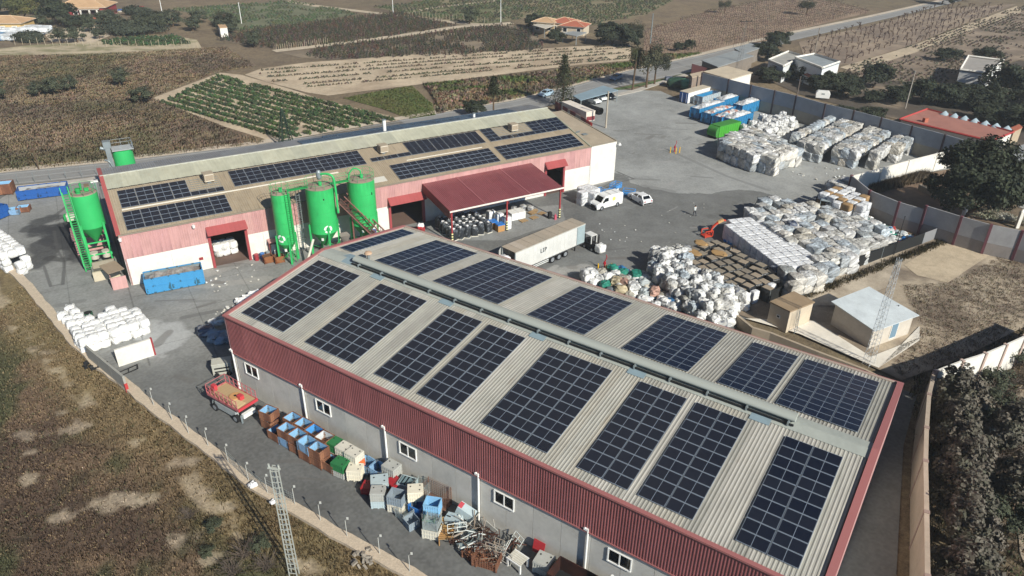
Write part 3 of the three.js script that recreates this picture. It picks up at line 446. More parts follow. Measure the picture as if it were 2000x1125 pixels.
const cooler = maker(() => {
  const o = thing('rooftop_cooler', '', 'cooler'); const b = new MB(), bm = M('#b3a58f', { map: T.grime, roughness: 0.7 });
  b.box(1.25, 1.05, 1.25, 0, 0.75, 0); b.box(1.35, 0.08, 1.35, 0, 1.3, 0); b.build('casing', bm, o);
  for (const [x, z, ry] of [[0, 0.64, 0], [0.64, 0, Math.PI / 2], [-0.64, 0, -Math.PI / 2], [0, -0.64, Math.PI]]) { const f = new MB(); f.box(1.1, 0.08, 0.05, x, 1.18, z, { ry }).box(1.1, 0.08, 0.05, x, 0.32, z, { ry }); f.build('grille_frame', M('#d8cfbd'), o); const l = new MB(); for (let k = 0; k < 8; k++) l.box(0.95, 0.05, 0.03, x * 0.99, 0.42 + k * 0.095, z * 0.99, { ry }); l.build('louvre', M('#9c8c78'), o); }
  new MB().box(0.5, 0.5, 0.5, 0, 0.05, 0).build('duct', galvM, o); return o;
});
[[12.6, 'left'], [38.0, 'middle'], [61.1, 'right']].forEach(([u, k]) => cooler(FW(u, 8.2), PF + 0.05, `beige box cooler on the far warehouse roof, ${k} one of the three`, FHe + 8.2 * FS + 0.05, 'box coolers on the far warehouse roof'));
for (const [u, v, h, r, l] of [[41.2, 15.2, 1.9, 0.28, 'tall white flue pipe behind the far roof ridge above the middle cooler'], [57.4, 15.0, 0.8, 0.22, 'short white vent pipe behind the far roof ridge near its right end']]) {
  const o = thing('flue', l, 'flue', FW(u, v), 0, undefined, FHr - (v - FR) * FS2); new MB().cyl(r, r, h, 0, h / 2, 0, { n: 14 }).build('pipe', pvcM, o); new MB().cyl(r + 0.06, r + 0.06, 0.12, 0, h, 0, { n: 14 }).build('cap', galvM, o);
}
// right wing with oblique end, white front
{
  const w = thing('annex', 'white walled wing with oblique tan roof at the right end of the far warehouse', 'building', OF, PF);
  const y = (v) => FHe + FS * v * 0.55, A = [71.45, 0], B = [77.0, 0.3], Cc = [75.6, 15], D = [71.5, 15];
  const P = (p, yy) => [p[0], yy, -p[1]]; new MB().quad(P(A, y(0)), P(B, y(0)), P(Cc, y(15)), P(D, y(15))).build('roof', M('#a89a86', { map: T.grime, roughness: 0.8 }), w);
  new MB().quad(P(A, 0), P(B, 0), P(B, y(0) + 0.05), P(A, y(0) + 0.05)).build('front_wall', plasterM, w);
  new MB().quad(P(B, 0), P(Cc, 0), P(Cc, y(15)), P(B, y(0))).quad(P(Cc, 0), P(D, 0), P(D, y(15)), P(Cc, y(15))).build('side_wall', plasterM, w);
  new MB().bar(P(B, y(0) + 0.05), P(Cc, y(15) + 0.05), 0.08, { sq: true }).bar(P(A, y(0) + 0.05), P(B, y(0) + 0.05), 0.07, { sq: true }).build('edge_trim', M('#8d8576'), w);
  new MB().box(1.0, 0.06, 0.8, 73.2, y(4.5) + 0.1, -4.5).box(0.8, 0.5, 0.06, 72.4, y(5.4) + 0.25, -5.4, { rx: 0.6 }).build('roof_hatch', galvM, w);
  new MB().box(0.5, 0.12, 0.5, 77.2, y(0) - 0.5, 0.2).cyl(0.2, 0.2, 0.3, 77.2, y(0) - 0.35, 0.2).build('wall_lamp', pvcM, w);
}
// canopy over the loading area
{
  const c = thing('canopy', 'dark red lean-to canopy over the loading area of the far warehouse', 'canopy', OF, PF);
  const u0 = 40.6, u1 = 59.6, vF = 9.15, yB = 6.15, yF = 5.1, sl = Math.atan2(yB - yF, vF), L = vF / Math.cos(sl), cm = ['#84474c', '#80454b', '#874b50'].map((q) => M(q, { map: T.streak, roughness: 0.35 }));
  sheets(c, 'roof_sheet', 17, (u1 - u0) / 17, L, 0.28, 0.018, cm, (o, i) => { o.position.set(u0 + i * (u1 - u0) / 17, yF, vF); o.rotation.x = sl; });
  for (const u of [46.2, 53.8]) new MB().add(boxGeo(0.14, 0.06, L), u, (yB + yF) / 2 + 0.04, vF / 2, { rx: sl }).build('seam_flashing', M('#a06468', { roughness: 0.4 }), c);
  new MB().box(u1 - u0 + 0.2, 0.22, 0.08, (u0 + u1) / 2, yF - 0.06, vF + 0.06).build('front_gutter', M('#e2d9cf', { roughness: 0.5 }), c);
  new MB().add(boxGeo(0.06, 1.3, L), u0 - 0.02, (yB + yF) / 2 - 0.62, vF / 2, { rx: sl }).build('side_cladding', redDark, c);
  new MB().box(0.12, 0.3, vF, u0 + 0.1, 5.0, vF / 2, { rx: sl }).box(0.12, 0.3, vF, u1 - 0.1, 5.0, vF / 2, { rx: sl }).box(0.12, 0.3, vF, (u0 + u1) / 2, 5.0, vF / 2, { rx: sl }).box(u1 - u0, 0.25, 0.12, (u0 + u1) / 2, yF - 0.25, vF - 0.25).build('beam', redDark, c);
  for (const u of [40.9, 49.9, 59.3]) {
    const p = new MB().box(0.2, yF - 0.2, 0.2, u, (yF - 0.2) / 2, vF - 0.25).build('post', M('#9a3a3c', { roughness: 0.5 }), c);
    const st = new MB(); for (let k = 0; k < 8; k++) st.box(0.24, 0.2, 0.24, u, 0.1 + k * 0.2, vF - 0.25, { c: k % 2 ? [0.75, 0.7, 0.35] : [0.02, 0.02, 0.02] }); st.build('hazard_band', M('#ffffff'), p);
  }
}
// ---------------------------------------------------------------- silos
const greenM = M('#38bf6a', { map: T.grime, roughness: 0.45 }), greenD = M('#2aa856', { map: T.grime, roughness: 0.5 }), greenR = M('#3aa866', { roughness: 0.6 }), dustM = M('#a08f80', { map: T.grime, roughness: 0.95 });
function emblem(r, th, y, s) {   // three bent arrows wrapped on the shell
  const b = new MB(), P = (px, py) => { const a = th + px / r; return [Math.sin(a) * (r + 0.02), y + py, Math.cos(a) * (r + 0.02)]; };
  for (let k = 0; k < 3; k++) {
    const a0 = Math.PI / 2 + (k * 2 * Math.PI) / 3, pt = (a, q) => P(Math.cos(a) * q * s, Math.sin(a) * q * s);
    for (let i = 0; i < 6; i++) { const a = a0 + i * 0.22, c = a0 + (i + 1) * 0.22; b.quad(pt(a, 0.55), pt(a, 1), pt(c, 1), pt(c, 0.55)); b.quad(pt(c, 0.55), pt(c, 1), pt(a, 1), pt(a, 0.55)); }
    const e = a0 + 1.32; b.quad(pt(e, 0.4), pt(e, 1.15), pt(e + 0.5, 0.8), pt(e + 0.49, 0.78)); b.quad(pt(e + 0.49, 0.78), pt(e + 0.5, 0.8), pt(e, 1.15), pt(e, 0.4));
  }
  return b;
}
function ringRail(parent, r, y, h, n, a0 = 0, a1 = Math.PI * 2) {
  for (const yy of [y + h, y + h * 0.5]) { const b = new MB(); for (let i = 0; i < n; i++) { const a = mix(a0, a1, i / n), c = mix(a0, a1, (i + 1) / n); b.bar([Math.sin(a) * r, yy, Math.cos(a) * r], [Math.sin(c) * r, yy, Math.cos(c) * r], 0.022, { n: 4 }); } b.build('guard_rail', greenR, parent); }
  for (let i = 0; i <= n; i += 2) { const a = mix(a0, a1, i / n); new MB().bar([Math.sin(a) * r, y, Math.cos(a) * r], [Math.sin(a) * r, y + h, Math.cos(a) * r], 0.025, { n: 4 }).build('rail_post', greenR, parent); }
}
function silo(label, u, v, r, hb, H, legR, embTh, embY) {
  const o = thing('silo', label, 'silo', FW(u, -v), 0, 'green silos in front of the far warehouse');
  const shl = new MB().cyl(r, r, H - hb, 0, (H + hb) / 2, 0, { n: 40, open: true }).build('shell', M('#38bf6a', { map: T.streak, roughness: 0.45 }), o), su2 = shl.geometry.attributes.uv; for (let i = 0; i < su2.count; i++) su2.setXY(i, su2.getX(i) * 6.28 * r + u, su2.getY(i) * (H - hb)); for (let y = hb + 1.5; y < H - 0.5; y += 1.5) new MB().add(new THREE.TorusGeometry(r + 0.002, 0.018, 4, 40), 0, y, 0, { rx: Math.PI / 2 }).build('weld_seam', greenD, shl);
  new MB().cyl(0.28, r, Math.min(hb - 0.6, r * 1.25), 0, hb - Math.min(hb - 0.6, r * 1.25) / 2, 0, { n: 40 }).build('hopper', greenD, o);
  const rf = new MB().cyl(r + 0.04, r * 0.2, 0.3, 0, H + 0.13, 0, { n: 40 }).build('roof', dustM, o);
  new MB().cyl(0.24, 0.24, 0.55, 0.25, H + 0.45, 0.35, { n: 12 }).build('inlet', greenM, rf);
  new MB().bar([-r * 0.8, H + 0.16, 0.1], [r * 0.8, H + 0.16, 0.1], 0.04, { sq: true }).bar([-r * 0.5, H + 0.16, -r * 0.6], [-r * 0.4, H + 0.16, r * 0.7], 0.04, { sq: true }).build('roof_bar', M('#6c6258'), rf);
  for (let i = 0; i < 4; i++) { const a = 0.55 + (i * Math.PI) / 2; new MB().bar([Math.sin(a) * (r + 0.06), 0, Math.cos(a) * (r + 0.06)], [Math.sin(a) * (r + 0.06), hb + 1.1, Math.cos(a) * (r + 0.06)], 0.11, { sq: true }).build('leg', greenM, o); }
  const br = new MB(); for (let i = 0; i < 4; i++) { const a = 0.55 + (i * Math.PI) / 2, c = a + Math.PI / 2, q = r + 0.05; br.bar([Math.sin(a) * q, 0.2, Math.cos(a) * q], [Math.sin(c) * q, Math.min(1.8, hb - 0.3), Math.cos(c) * q], 0.035, { n: 4 }); } br.build('cross_brace', greenR, o).userData.kind = 'stuff';
  ringRail(o, r - 0.03, H + 0.05, 1.05, 20);
  if (embTh !== undefined) emblem(r, embTh, embY, 0.55).build('recycling_emblem', M('#eef4ee', { roughness: 0.5, side: THREE.DoubleSide }), o);
  new MB().box(0.3, 0.4, 0.06, 0, hb - 0.9, r * 0.72).build('plate', pvcM, o);
  return o;
}
const s1 = silo('narrow green silo, leftmost of the three in front of the far warehouse', 19.3, 2.9, 1.2, 2.9, 9.9, 1, -0.25, 3.8);
const s2 = silo('wide green silo in the middle with recycling emblem and grey filter on top', 24.4, 3.3, 1.85, 3.7, 9.95, 1, 0.55, 4.4);
const s3 = silo('wide green silo nearest the canopy with curved pipe on its roof', 30.1, 3.3, 1.85, 3.6, 9.95, 1);
new MB().cyl(0.2, 0.36, 0.35, 0.1, 11.0, -0.1, { n: 14 }).cyl(0.36, 0.36, 0.7, 0.1, 11.5, -0.1, { n: 14 }).cyl(0.36, 0.2, 0.25, 0.1, 11.97, -0.1, { n: 14 }).build('filter', galvM, s2);
const tube = (pts, r, n = 24) => new THREE.TubeGeometry(new THREE.CatmullRomCurve3(pts.map((p) => V(...p))), n, r, 8);
new MB().add(tube([[0.3, 11.6, 0], [1.4, 11.7, 0.2], [2.0, 11.4, 0.3], [2.2, 10.2, 0.4], [2.3, 6.4, 0.6]], 0.16)).build('pipe', greenM, s2);
new MB().add(tube([[-1.5, 9.6, 0.6], [-1.3, 10.8, 0.5], [-0.7, 11.5, 0.4], [0.1, 11.3, 0.4], [0.25, 10.4, 0.35]], 0.1)).build('pipe', greenM, s3);
new MB().box(0.1, 0.35, 0.1, 1.6, 8.2, 1.0).build('bracket', darkM, s3); new MB().box(0.16, 0.22, 0.05, 0.85, 8.7, 1.66).build('hatch', darkM, s2);
{   // ladder with cage on silo 1, walkway between the tops, galvanised ladder behind
  const lad = new MB(), x = 0.9, z = 0.95; lad.bar([x, 0.3, z], [x, 10.6, z], 0.04, { sq: true }).bar([x + 0.4, 0.3, z - 0.25], [x + 0.4, 10.6, z - 0.25], 0.04, { sq: true }); for (let y = 0.6; y < 10.4; y += 0.32) lad.bar([x, y, z], [x + 0.4, y, z - 0.25], 0.02, { n: 4 }); lad.build('ladder', greenD, s1);
  const wk = thing('walkway', 'green railed walkway joining the narrow silo top to the middle silo top', 'walkway', FW(20.4, -3.0), PF, undefined, 10.0);
  new MB().box(2.6, 0.06, 0.8, 1.2, 0, 0).build('deck', greenD, wk); for (const s of [-0.4, 0.4]) new MB().bar([-0.1, 1, s], [2.5, 1, s], 0.025).bar([-0.1, 0.5, s], [2.5, 0.5, s], 0.02).build('guard_rail', greenR, wk);
  const wk2 = thing('walkway', 'green railed walkway joining the middle silo top to the silo nearest the canopy', 'walkway', FW(26.1, -3.3), PF, undefined, 10.0);
  new MB().box(2.4, 0.06, 0.8, 1.1, 0, 0).build('deck', greenD, wk2); for (const s of [-0.4, 0.4]) new MB().bar([-0.1, 1, s], [2.3, 1, s], 0.025).bar([-0.1, 0.5, s], [2.3, 0.5, s], 0.02).build('guard_rail', greenR, wk2);
  const l2 = thing('caged_ladder', 'grey caged ladder standing behind the gap between the narrow and the middle silo', 'ladder', FW(21.7, -1.2), PF); const lb = new MB(); for (const s of [0, 0.45]) lb.bar([s, 0, 0], [s, 9.6, 0], 0.035, { sq: true }); for (let y = 0.4; y < 9.5; y += 0.33) lb.bar([0, y, 0], [0.45, y, 0], 0.018, { n: 4 }); lb.build('ladder', galvM, l2);
  const cg = new MB(); for (let y = 2.2; y < 9.6; y += 0.8) for (let i = 0; i < 8; i++) { const a = Math.PI * i / 8, c = Math.PI * (i + 1) / 8; cg.bar([0.22 + Math.cos(a) * 0.38, y, Math.sin(a) * 0.6], [0.22 + Math.cos(c) * 0.38, y, Math.sin(c) * 0.6], 0.02, { n: 3 }); } cg.build('cage', galvM, l2);
}
{   // inclined lattice conveyor
  const a = [27.25,6.82], b = [31.17,1.54], P0 = [a[0], a[1], 3.2], P1 = [b[0], b[1], 6.0], o = thing('conveyor', 'brown lattice conveyor gantry sloping down between the middle and right green silos', 'conveyor', OF, PF), bm = M('#7d5148', { map: T.grime, roughness: 0.7 });
  const d = V(...P1).sub(V(...P0)), L = d.length(), dir = d.clone().normalize(), sd = V(0, 0, 0).crossVectors(dir, V(0, 1, 0)).normalize(), up = sd.clone().cross(dir), at = (t, s, h) => { const q = V(...P0).addScaledVector(dir, t).addScaledVector(sd, s).addScaledVector(up, h); return [q.x, q.y, q.z]; };
  for (const s of [-0.6, 0.6]) for (const h of [0, 1.3]) new MB().bar(at(-0.6, s, h), at(L + 0.6, s, h), 0.07, { sq: true }).build('chord', bm, o);
  const n = Math.round(L / 0.75), lt = new MB(); for (let i = 0; i < n; i++) { const t0 = i * L / n, t1 = (i + 1) * L / n; for (const s of [-0.6, 0.6]) lt.bar(at(t0, s, 0), at(t1, s, 1.3), 0.04, { n: 4 }).bar(at(t0, s, 1.3), at(t0, s, 0), 0.03, { n: 4 }); lt.bar(at(t0, -0.6, 1.3), at(t1, 0.6, 1.3), 0.03, { n: 4 }); } lt.build('lattice', bm, o).userData.kind = 'stuff';
  new MB().quad(at(-0.5, -0.5, 0.1), at(L + 0.5, -0.5, 0.1), at(L + 0.5, 0.5, 0.1), at(-0.5, 0.5, 0.1)).build('belt', M('#4f3f38'), o);
  for (const t of [L * 0.25, L * 0.98]) { const q = at(t, 0, 0); new MB().bar([q[0], 0, q[2]], q, 0.09, { sq: true }).build('support_leg', bm, o); }
}
{   // elevated silo on frame at the left gable
  const o = thing('elevated_silo', 'green silo on a tall green frame with stairs beside the left gable', 'silo', FW(-2.5, 9.2), PF), r = 1.62, hb = 5.4, H = 9.9;
  new MB().cyl(r, r, H - hb, 0, (H + hb) / 2, 0, { n: 40, open: true }).build('shell', greenM, o); new MB().cyl(0.18, r, 2.3, 0, hb - 1.15, 0, { n: 36 }).build('hopper', greenD, o);
  new MB().cyl(r, r * 0.9, 0.12, 0, H, 0, { n: 36 }).build('roof', dustM, o);
  for (const [x, z] of [[-1.3, 1.3], [1.3, 1.3], [-1.3, -1.3], [1.3, -1.3]]) new MB().bar([x, 0, z], [x, hb + 0.6, z], 0.13, { sq: true }).build('leg', greenM, o);
  for (const y of [1.7, 3.4]) new MB().bar([-1.3, y, 1.3], [1.3, y, 1.3], 0.08, { sq: true }).bar([-1.3, y, -1.3], [1.3, y, -1.3], 0.08, { sq: true }).bar([-1.3, y, -1.3], [-1.3, y, 1.3], 0.08, { sq: true }).bar([1.3, y, -1.3], [1.3, y, 1.3], 0.08, { sq: true }).build('frame', greenM, o);
  const st = new MB(), b0 = [-1.75, 0.1, 2.4], t0 = [-1.9, 10.4, 0.3]; for (const s of [-0.35, 0.35]) st.bar([b0[0] + s, b0[1], b0[2]], [t0[0] + s, t0[1], t0[2]], 0.07, { sq: true }); for (let i = 1; i < 34; i++) { const t = i / 34, q = b0.map((v, k) => mix(v, t0[k], t)); st.box(0.7, 0.05, 0.18, ...q); } st.build('ladder', greenD, o);
  const rl = new MB(); for (const s of [-0.42, 0.42]) rl.bar([b0[0] + s, 1, b0[2] + 0.3], [t0[0] + s, 11.2, t0[2] + 0.4], 0.04, { sq: true }); rl.build('hand_rail', greenM, o);
  ringRail(o, r, H + 0.05, 0.9, 16); const mt = new MB(); mt.cyl(0.3, 0.3, 0.7, -0.5, H + 0.4, 0.3).box(0.5, 0.4, 0.7, 0.5, H + 0.3, -0.3).cyl(0.12, 0.12, 0.9, -0.1, H + 0.6, -0.6); mt.build('machinery', greenD, o);
  new MB().box(0.6, 0.5, 1.2, 0.6, H + 0.35, -0.9).build('chute', M('#7b6a56'), o);
  const tk = new MB(); for (const x of [-0.7, 0.7]) tk.cyl(0.5, 0.5, 0.9, x, 1.5, 0.9, { n: 14 }); tk.build('drum', M('#c5bfb0', { map: T.grime }), o);
  const pit = thing('pit', 'dark open pit with pale concrete end wall under the elevated green silo', 'pit', FW(-2.4, 5.4), PF); new MB().box(2.9, 0.05, 3.6, 0, 0.08, 0).build('floor', M('#6a6862', { map: T.grime }), pit); new MB().box(0.2, 1.3, 3.6, 1.45, 0.65, 0).build('side_wall', M('#8f9088', { map: T.grime }), pit); new MB().box(3.0, 1.3, 0.3, 0, 0.65, 1.95).build('end_wall', M('#cfc4ab', { map: T.grime }), pit); new MB().box(0.2, 0.6, 3.6, -1.45, 0.3, 0).build('side_wall', M('#8f9088', { map: T.grime }), pit); new MB().box(2.7, 0.9, 0.3, 0, 0.5, -1.9).build('rear_wall', M('#a29a88', { map: T.grime }), pit);
  const rs = thing('red_shed', 'low red corrugated shed behind the elevated green silo by the road', 'shed', FW(-3.4, 14.5), PF); new MB().box(3.6, 2.2, 3.4, 0, 1.1, 0).build('wall', redM[1], rs); sheets(rs, 'roof_sheet', 4, 1.0, 4.0, 0.25, 0.04, redM, (q, i) => { q.position.set(-2 + i, 2.25, 2); q.rotation.x = 0.12; });
  const sp = thing('flue', 'pale square duct standing between the red shed and the far gable', 'flue', FW(-0.9, 15.5), PF); new MB().box(0.42, 9.0, 0.42, 0, 4.5, 0).build('pipe', galvM, sp); new MB().box(0.9, 0.16, 0.6, 0, 9.05, 0).build('cap', pvcM, sp);
  const sh = thing('lean_to', 'tan roofed lean-to with red corrugated side at the front left corner of the far warehouse', 'shed', FW(-1.3, 1.0), PF); new MB().box(2.0, 0.06, 2.6, -0.3, 2.3, -0.6, { rx: 0.1, ry: 0.3 }).build('roof', M('#9c8a76', { map: T.grime }), sh); new MB().box(1.7, 1.7, 0.1, 0.1, 0.85, 1.25).box(0.1, 1.7, 1.8, -0.75, 0.85, 0.3).build('side_wall', redM[2], sh);
  const bs = thing('filter_silo', 'green silo with grey railed platform behind the far left end of the far warehouse', 'silo', FW(3.9, 29.5), PF); new MB().cyl(1.45, 1.45, 7.6, 0, 5.0, 0, { n: 36 }).build('shell', greenM, bs); new MB().cyl(0.3, 1.45, 1.2, 0, 0.6, 0, { n: 30 }).build('hopper', greenD, bs);
  new MB().box(3.0, 0.1, 2.6, 0.1, 8.95, 0).build('platform', M('#b4b7b8', { map: T.grime }), bs); for (const z of [-0.9, -0.3, 0.3, 0.9]) new MB().box(2.5, 0.04, 0.04, 0.2, 9.03, z).build('platform_seam', galvM, bs);
  for (const h of [0.5, 1.0]) new MB().bar([-1.3, 9 + h, -1.3], [1.55, 9 + h, -1.3], 0.03).bar([1.55, 9 + h, -1.3], [1.55, 9 + h, 1.3], 0.03).bar([-1.35, 9 + h, -1.3], [-1.35, 9 + h, 1.2], 0.03).build('guard_rail', galvM, bs);
  for (const [x, z] of [[-1.3, -1.3], [0.1, -1.3], [1.55, -1.3], [1.55, 0], [1.55, 1.3]]) new MB().bar([x, 9, z], [x, 10, z], 0.035).build('rail_post', galvM, bs);
  new MB().box(0.7, 9.4, 0.7, -1.9, 4.9, 0.6).build('elevator_leg', galvM, bs); new MB().box(1.0, 1.0, 1.2, -1.9, 9.9, 0.4).cyl(0.25, 0.25, 0.8, -2.5, 9.4, 0.6, { rz: 1.2 }).build('elevator_head', galvM, bs); new MB().add(tube([[-2.6, 7.6, 0.6], [-2.2, 7.5, 1.0], [-1.8, 6.5, 1.1], [-1.7, 2, 1.2]], 0.16)).build('pipe', galvM, bs);
}
// ---------------------------------------------------------------- doors' contents, small things along the far front
const rustM = M('#ffffff', { map: T.rust, roughness: 0.85 }), blueM = M('#7fa3c4', { map: T.worn, roughness: 0.7 }), blueS = M('#2f7fb0', { map: T.worn, roughness: 0.5 }), blueD = M('#2158a0', { map: T.worn, roughness: 0.5 });
// ---------------------------------------------------------------- bins and boxes
function binParts(o, w, h, d, out, inn) {   // open metal bin: four ribbed sides, lining, floor, feet
  const t = 0.05; for (const [x, z, ry, L] of [[0, d / 2, 0, w], [0, -d / 2, Math.PI, w], [w / 2, 0, Math.PI / 2, d], [-w / 2, 0, -Math.PI / 2, d]]) {
    const s = new MB(); s.box(L, h - 0.1, t, 0, h / 2 + 0.05, 0); for (let k = 0; k < 5; k++) s.box(L - 0.08, 0.05, 0.035, 0, 0.22 + k * (h - 0.25) / 5, t / 2); s.box(L + 0.06, 0.06, 0.08, 0, h, 0); for (const q of [-L / 2, L / 2]) s.box(0.07, h + 0.05, 0.07, q, h / 2, 0);
    const m = s.build('side_panel', Array.isArray(out) ? pick(out) : out, o); m.position.set(x, 0, z); m.rotation.y = ry;
    const l = new MB(); l.box(L - 0.1, h - 0.14, 0.02, 0, h / 2 + 0.06, -t / 2 - 0.012); for (let k = 0; k < 4; k++) l.box(L - 0.12, 0.03, 0.02, 0, 0.28 + k * (h - 0.3) / 4, -t / 2 - 0.026); const lm = l.build('lining', inn, o); lm.position.set(x, 0, z); lm.rotation.y = ry;
  }
  new MB().box(w - 0.08, 0.05, d - 0.08, 0, 0.12, 0).build('floor', out === rustM ? rustM : inn, o); return o;
}
const binMk = {}; const bins = (kind, out, inn) => (binMk[kind] ||= maker(() => binParts(thing('metal_bin', '', 'bin'), 1.38, 0.96, 1.14, out, inn)));
const binPut = (kind, out, inn, u, v, lvl, label, dr = 0) => bins(kind, out, inn)(NW(u, -v), PN + dr + rr(-0.04, 0.04), label, 0.03 + lvl * 0.95, 'metal bins along the foreground wall');
const LB = M('#86b4d6', { map: T.worn, roughness: 0.6 });
binPut('rb', rustM, LB, 8.9, 2.75, 0, 'single rusty bin with blue inside, leftmost of the front bin row');
binPut('rb', rustM, LB, 10.4, 2.75, 1, 'rusty bin with blue inside stacked on the blue fronted bin');
binPut('bb', blueM, LB, 10.4, 2.75, 0, 'blue fronted bin at the bottom of the second front stack');
binPut('rb', rustM, LB, 11.85, 2.8, 0, 'rusty bin at the bottom of the third front stack'); binPut('rb', rustM, LB, 11.85, 2.75, 1, 'rusty bin with blue inside on top of the third front stack');
binPut('rb', rustM, LB, 13.3, 2.95, 0, 'rusty bin under the blue bin in the fourth front stack'); binPut('bb', blueM, LB, 13.3, 2.95, 1, 'pale blue bin on top of the fourth front stack');
binPut('rb', rustM, LB, 14.68, 2.9, 0, 'rusty bin at the bottom of the fifth front stack'); binPut('rb', rustM, LB, 14.68, 2.9, 1, 'rusty sided bin with blue inside on top of the fifth front stack');
binPut('rb', rustM, rustM, 16.0, 2.75, 0, 'single rusty bin at the right end of the front bin row before the green box');
binPut('rb', rustM, LB, 9.7, 1.45, 0, 'rusty bin at the bottom of the rear left stack'); binPut('rb', rustM, LB, 9.7, 1.45, 1, 'rusty bin with blue inside on top of the rear left stack');
binPut('rb', rustM, LB, 11.15, 1.4, 0, 'rusty bin at the bottom of the second rear stack'); binPut('rb', rustM, LB, 11.15, 1.4, 1, 'rusty bin with blue inside on the second rear stack by the downpipe');
const LB2 = M('#4f9ad8', { map: T.worn, roughness: 0.5 });
binPut('r2', rustM, LB2, 12.65, 1.5, 0, 'rusty bin under the bright blue lined bin'); binPut('r2', rustM, LB2, 12.65, 1.5, 1, 'rusty bin with bright blue inside on the third rear stack');
binPut('rw', rustM, M('#c9cfd2', { map: T.worn }), 14.05, 1.6, 1, 'rusty bin with whitish inside next to the rear green box'); binPut('rb', rustM, LB, 14.05, 1.6, 0, 'rusty bin carrying the whitish lined bin');
binPut('rb', rustM, rustM, 7.1, 2.05, 0, 'rusty dented bin beside the red platform lift'); binPut('rb', rustM, rustM, 7.0, 2.0, 1, 'rusty bin with pale streaks stacked beside the red platform lift', 0.12);
binPut('bb', blueM, LB, 18.6, 1.1, 0, 'blue bin in the shadow behind the cream box'); binPut('bb', blueM, LB, 19.9, 1.0, 0, 'second blue bin in the shadow left of the tall grey boxes');
// plastic pallet boxes
function pboxParts(o, w, h, d, m, closed) {   // ribbed sides, corner posts, runners; closed = standing upside down with holes in its base
  for (const [x, z, ry, L] of [[0, d / 2, 0, w], [0, -d / 2, Math.PI, w], [w / 2, 0, Math.PI / 2, d], [-w / 2, 0, -Math.PI / 2, d]]) {
    const s = new MB(); s.box(L - 0.06, h - 0.12, 0.04, 0, h / 2 + 0.04, -0.03); const n = Math.round(L / 0.24); for (let k = 0; k <= n; k++) s.box(0.05, h - 0.12, 0.05, -L / 2 + 0.05 + k * (L - 0.1) / n, h / 2 + 0.04, 0); for (const y of [0.16, h * 0.55, h - 0.04]) s.box(L, 0.06, 0.06, 0, y, 0.0);
    const q = s.build('side', m, o); q.position.set(x * 0.97, 0, z * 0.97); q.rotation.y = ry;
  }
  const r = new MB(); for (const x of [-w / 2 + 0.1, 0, w / 2 - 0.1]) r.box(0.14, 0.12, d - 0.04, x, 0.06, 0); r.build('runner', m, o);
  if (closed) { const l = new MB().box(w - 0.02, 0.07, d - 0.02, 0, h + 0.02, 0).build('base_plate', m, o); const hl = new MB(); for (const [x, z] of [[-0.3, -0.2], [0.28, 0.2], [0.3, -0.28]]) hl.cyl(0.07, 0.07, 0.012, x * w, h + 0.06, z * d, { n: 12 }); hl.build('hole', darkM, l).userData.kind = 'stuff'; }
  else new MB().box(w - 0.08, 0.05, d - 0.08, 0, 0.16, 0).build('floor', m, o);
  return o;
}
const pc = { white: M('#d8d4c6', { map: T.grime }), grey: M('#b3b4ae', { map: T.grime }), green: M('#2c7a46', { map: T.grime, roughness: 0.6 }), orange: M('#e07a45', { map: T.grime, roughness: 0.6 }), pink: M('#d8938c', { map: T.grime }), red: M('#a8222c', { map: T.grime, roughness: 0.5 }), cream: M('#e9e2cd', { map: T.grime }), slate: M('#8d9aa4', { map: T.grime }), sky: M('#8fc3e6', { map: T.grime, roughness: 0.6 }), blue: M('#2f77c4', { map: T.grime, roughness: 0.5 }), pale: M('#b9c9cd', { map: T.grime }), tan: M('#b0925f', { map: T.wood }) };
const pbMk = {}; const pbox = (c, closed, u, v, y, label, dr = 0, s) => (pbMk[c + closed] ||= maker(() => pboxParts(thing('pallet_box', '', 'box'), 1.34, 0.95, 1.12, pc[c], closed)))(NW(u, -v), PN + dr, label, 0.03 + y, 'plastic pallet boxes along the foreground wall', s);
pbox('green', 1, 15.35, 1.5, 0.9, 'dark green upside down box on the rear row beside white boxes', 0.05); pbox('grey', 0, 15.35, 1.5, 0, 'grey box under the rear dark green box');
pbox('white', 1, 16.5, 1.55, 0.9, 'whitish upside down box, left of the pair with round holes', 0, [1, 1.05, 1]); pbox('white', 0, 16.5, 1.55, 0, 'whitish box under the left box of the pair with round holes');
pbox('white', 1, 17.75, 1.65, 1.2, 'whitish upside down box stacked on the orange box', 0, [1, 0.85, 1]); pbox('orange', 0, 17.75, 1.65, 0.65, 'orange box between the whitish and the pink box', 0, [1, 0.65, 1]); pbox('pink', 0, 17.75, 1.65, 0, 'pink box at the bottom of the orange stack', 0, [1, 0.75, 1]);
pbox('green', 1, 17.15, 2.75, 0.6, 'green upside down box at the front of the row', 0.1, [1, 0.85, 1]); pbox('grey', 0, 17.15, 2.75, 0, 'grey white box under the front green box', 0.1, [1, 0.7, 1]);
pbox('cream', 1, 18.55, 2.45, 0.1, 'cream box lying tilted right of the front green box', 0.5, [0.95, 1.2, 0.95]);
pbox('grey', 1, 21.35, 0.85, 0.85, 'grey upside down box on top of the stack by the second downpipe', 0, [1, 1, 1]); pbox('grey', 0, 21.35, 0.85, 0.3, 'grey box in the middle of the stack by the second downpipe', 0, [1, 0.7, 1]); pbox('red', 0, 21.35, 0.85, 0, 'red box at the bottom of the stack by the second downpipe', 0, [1, 0.4, 1]);
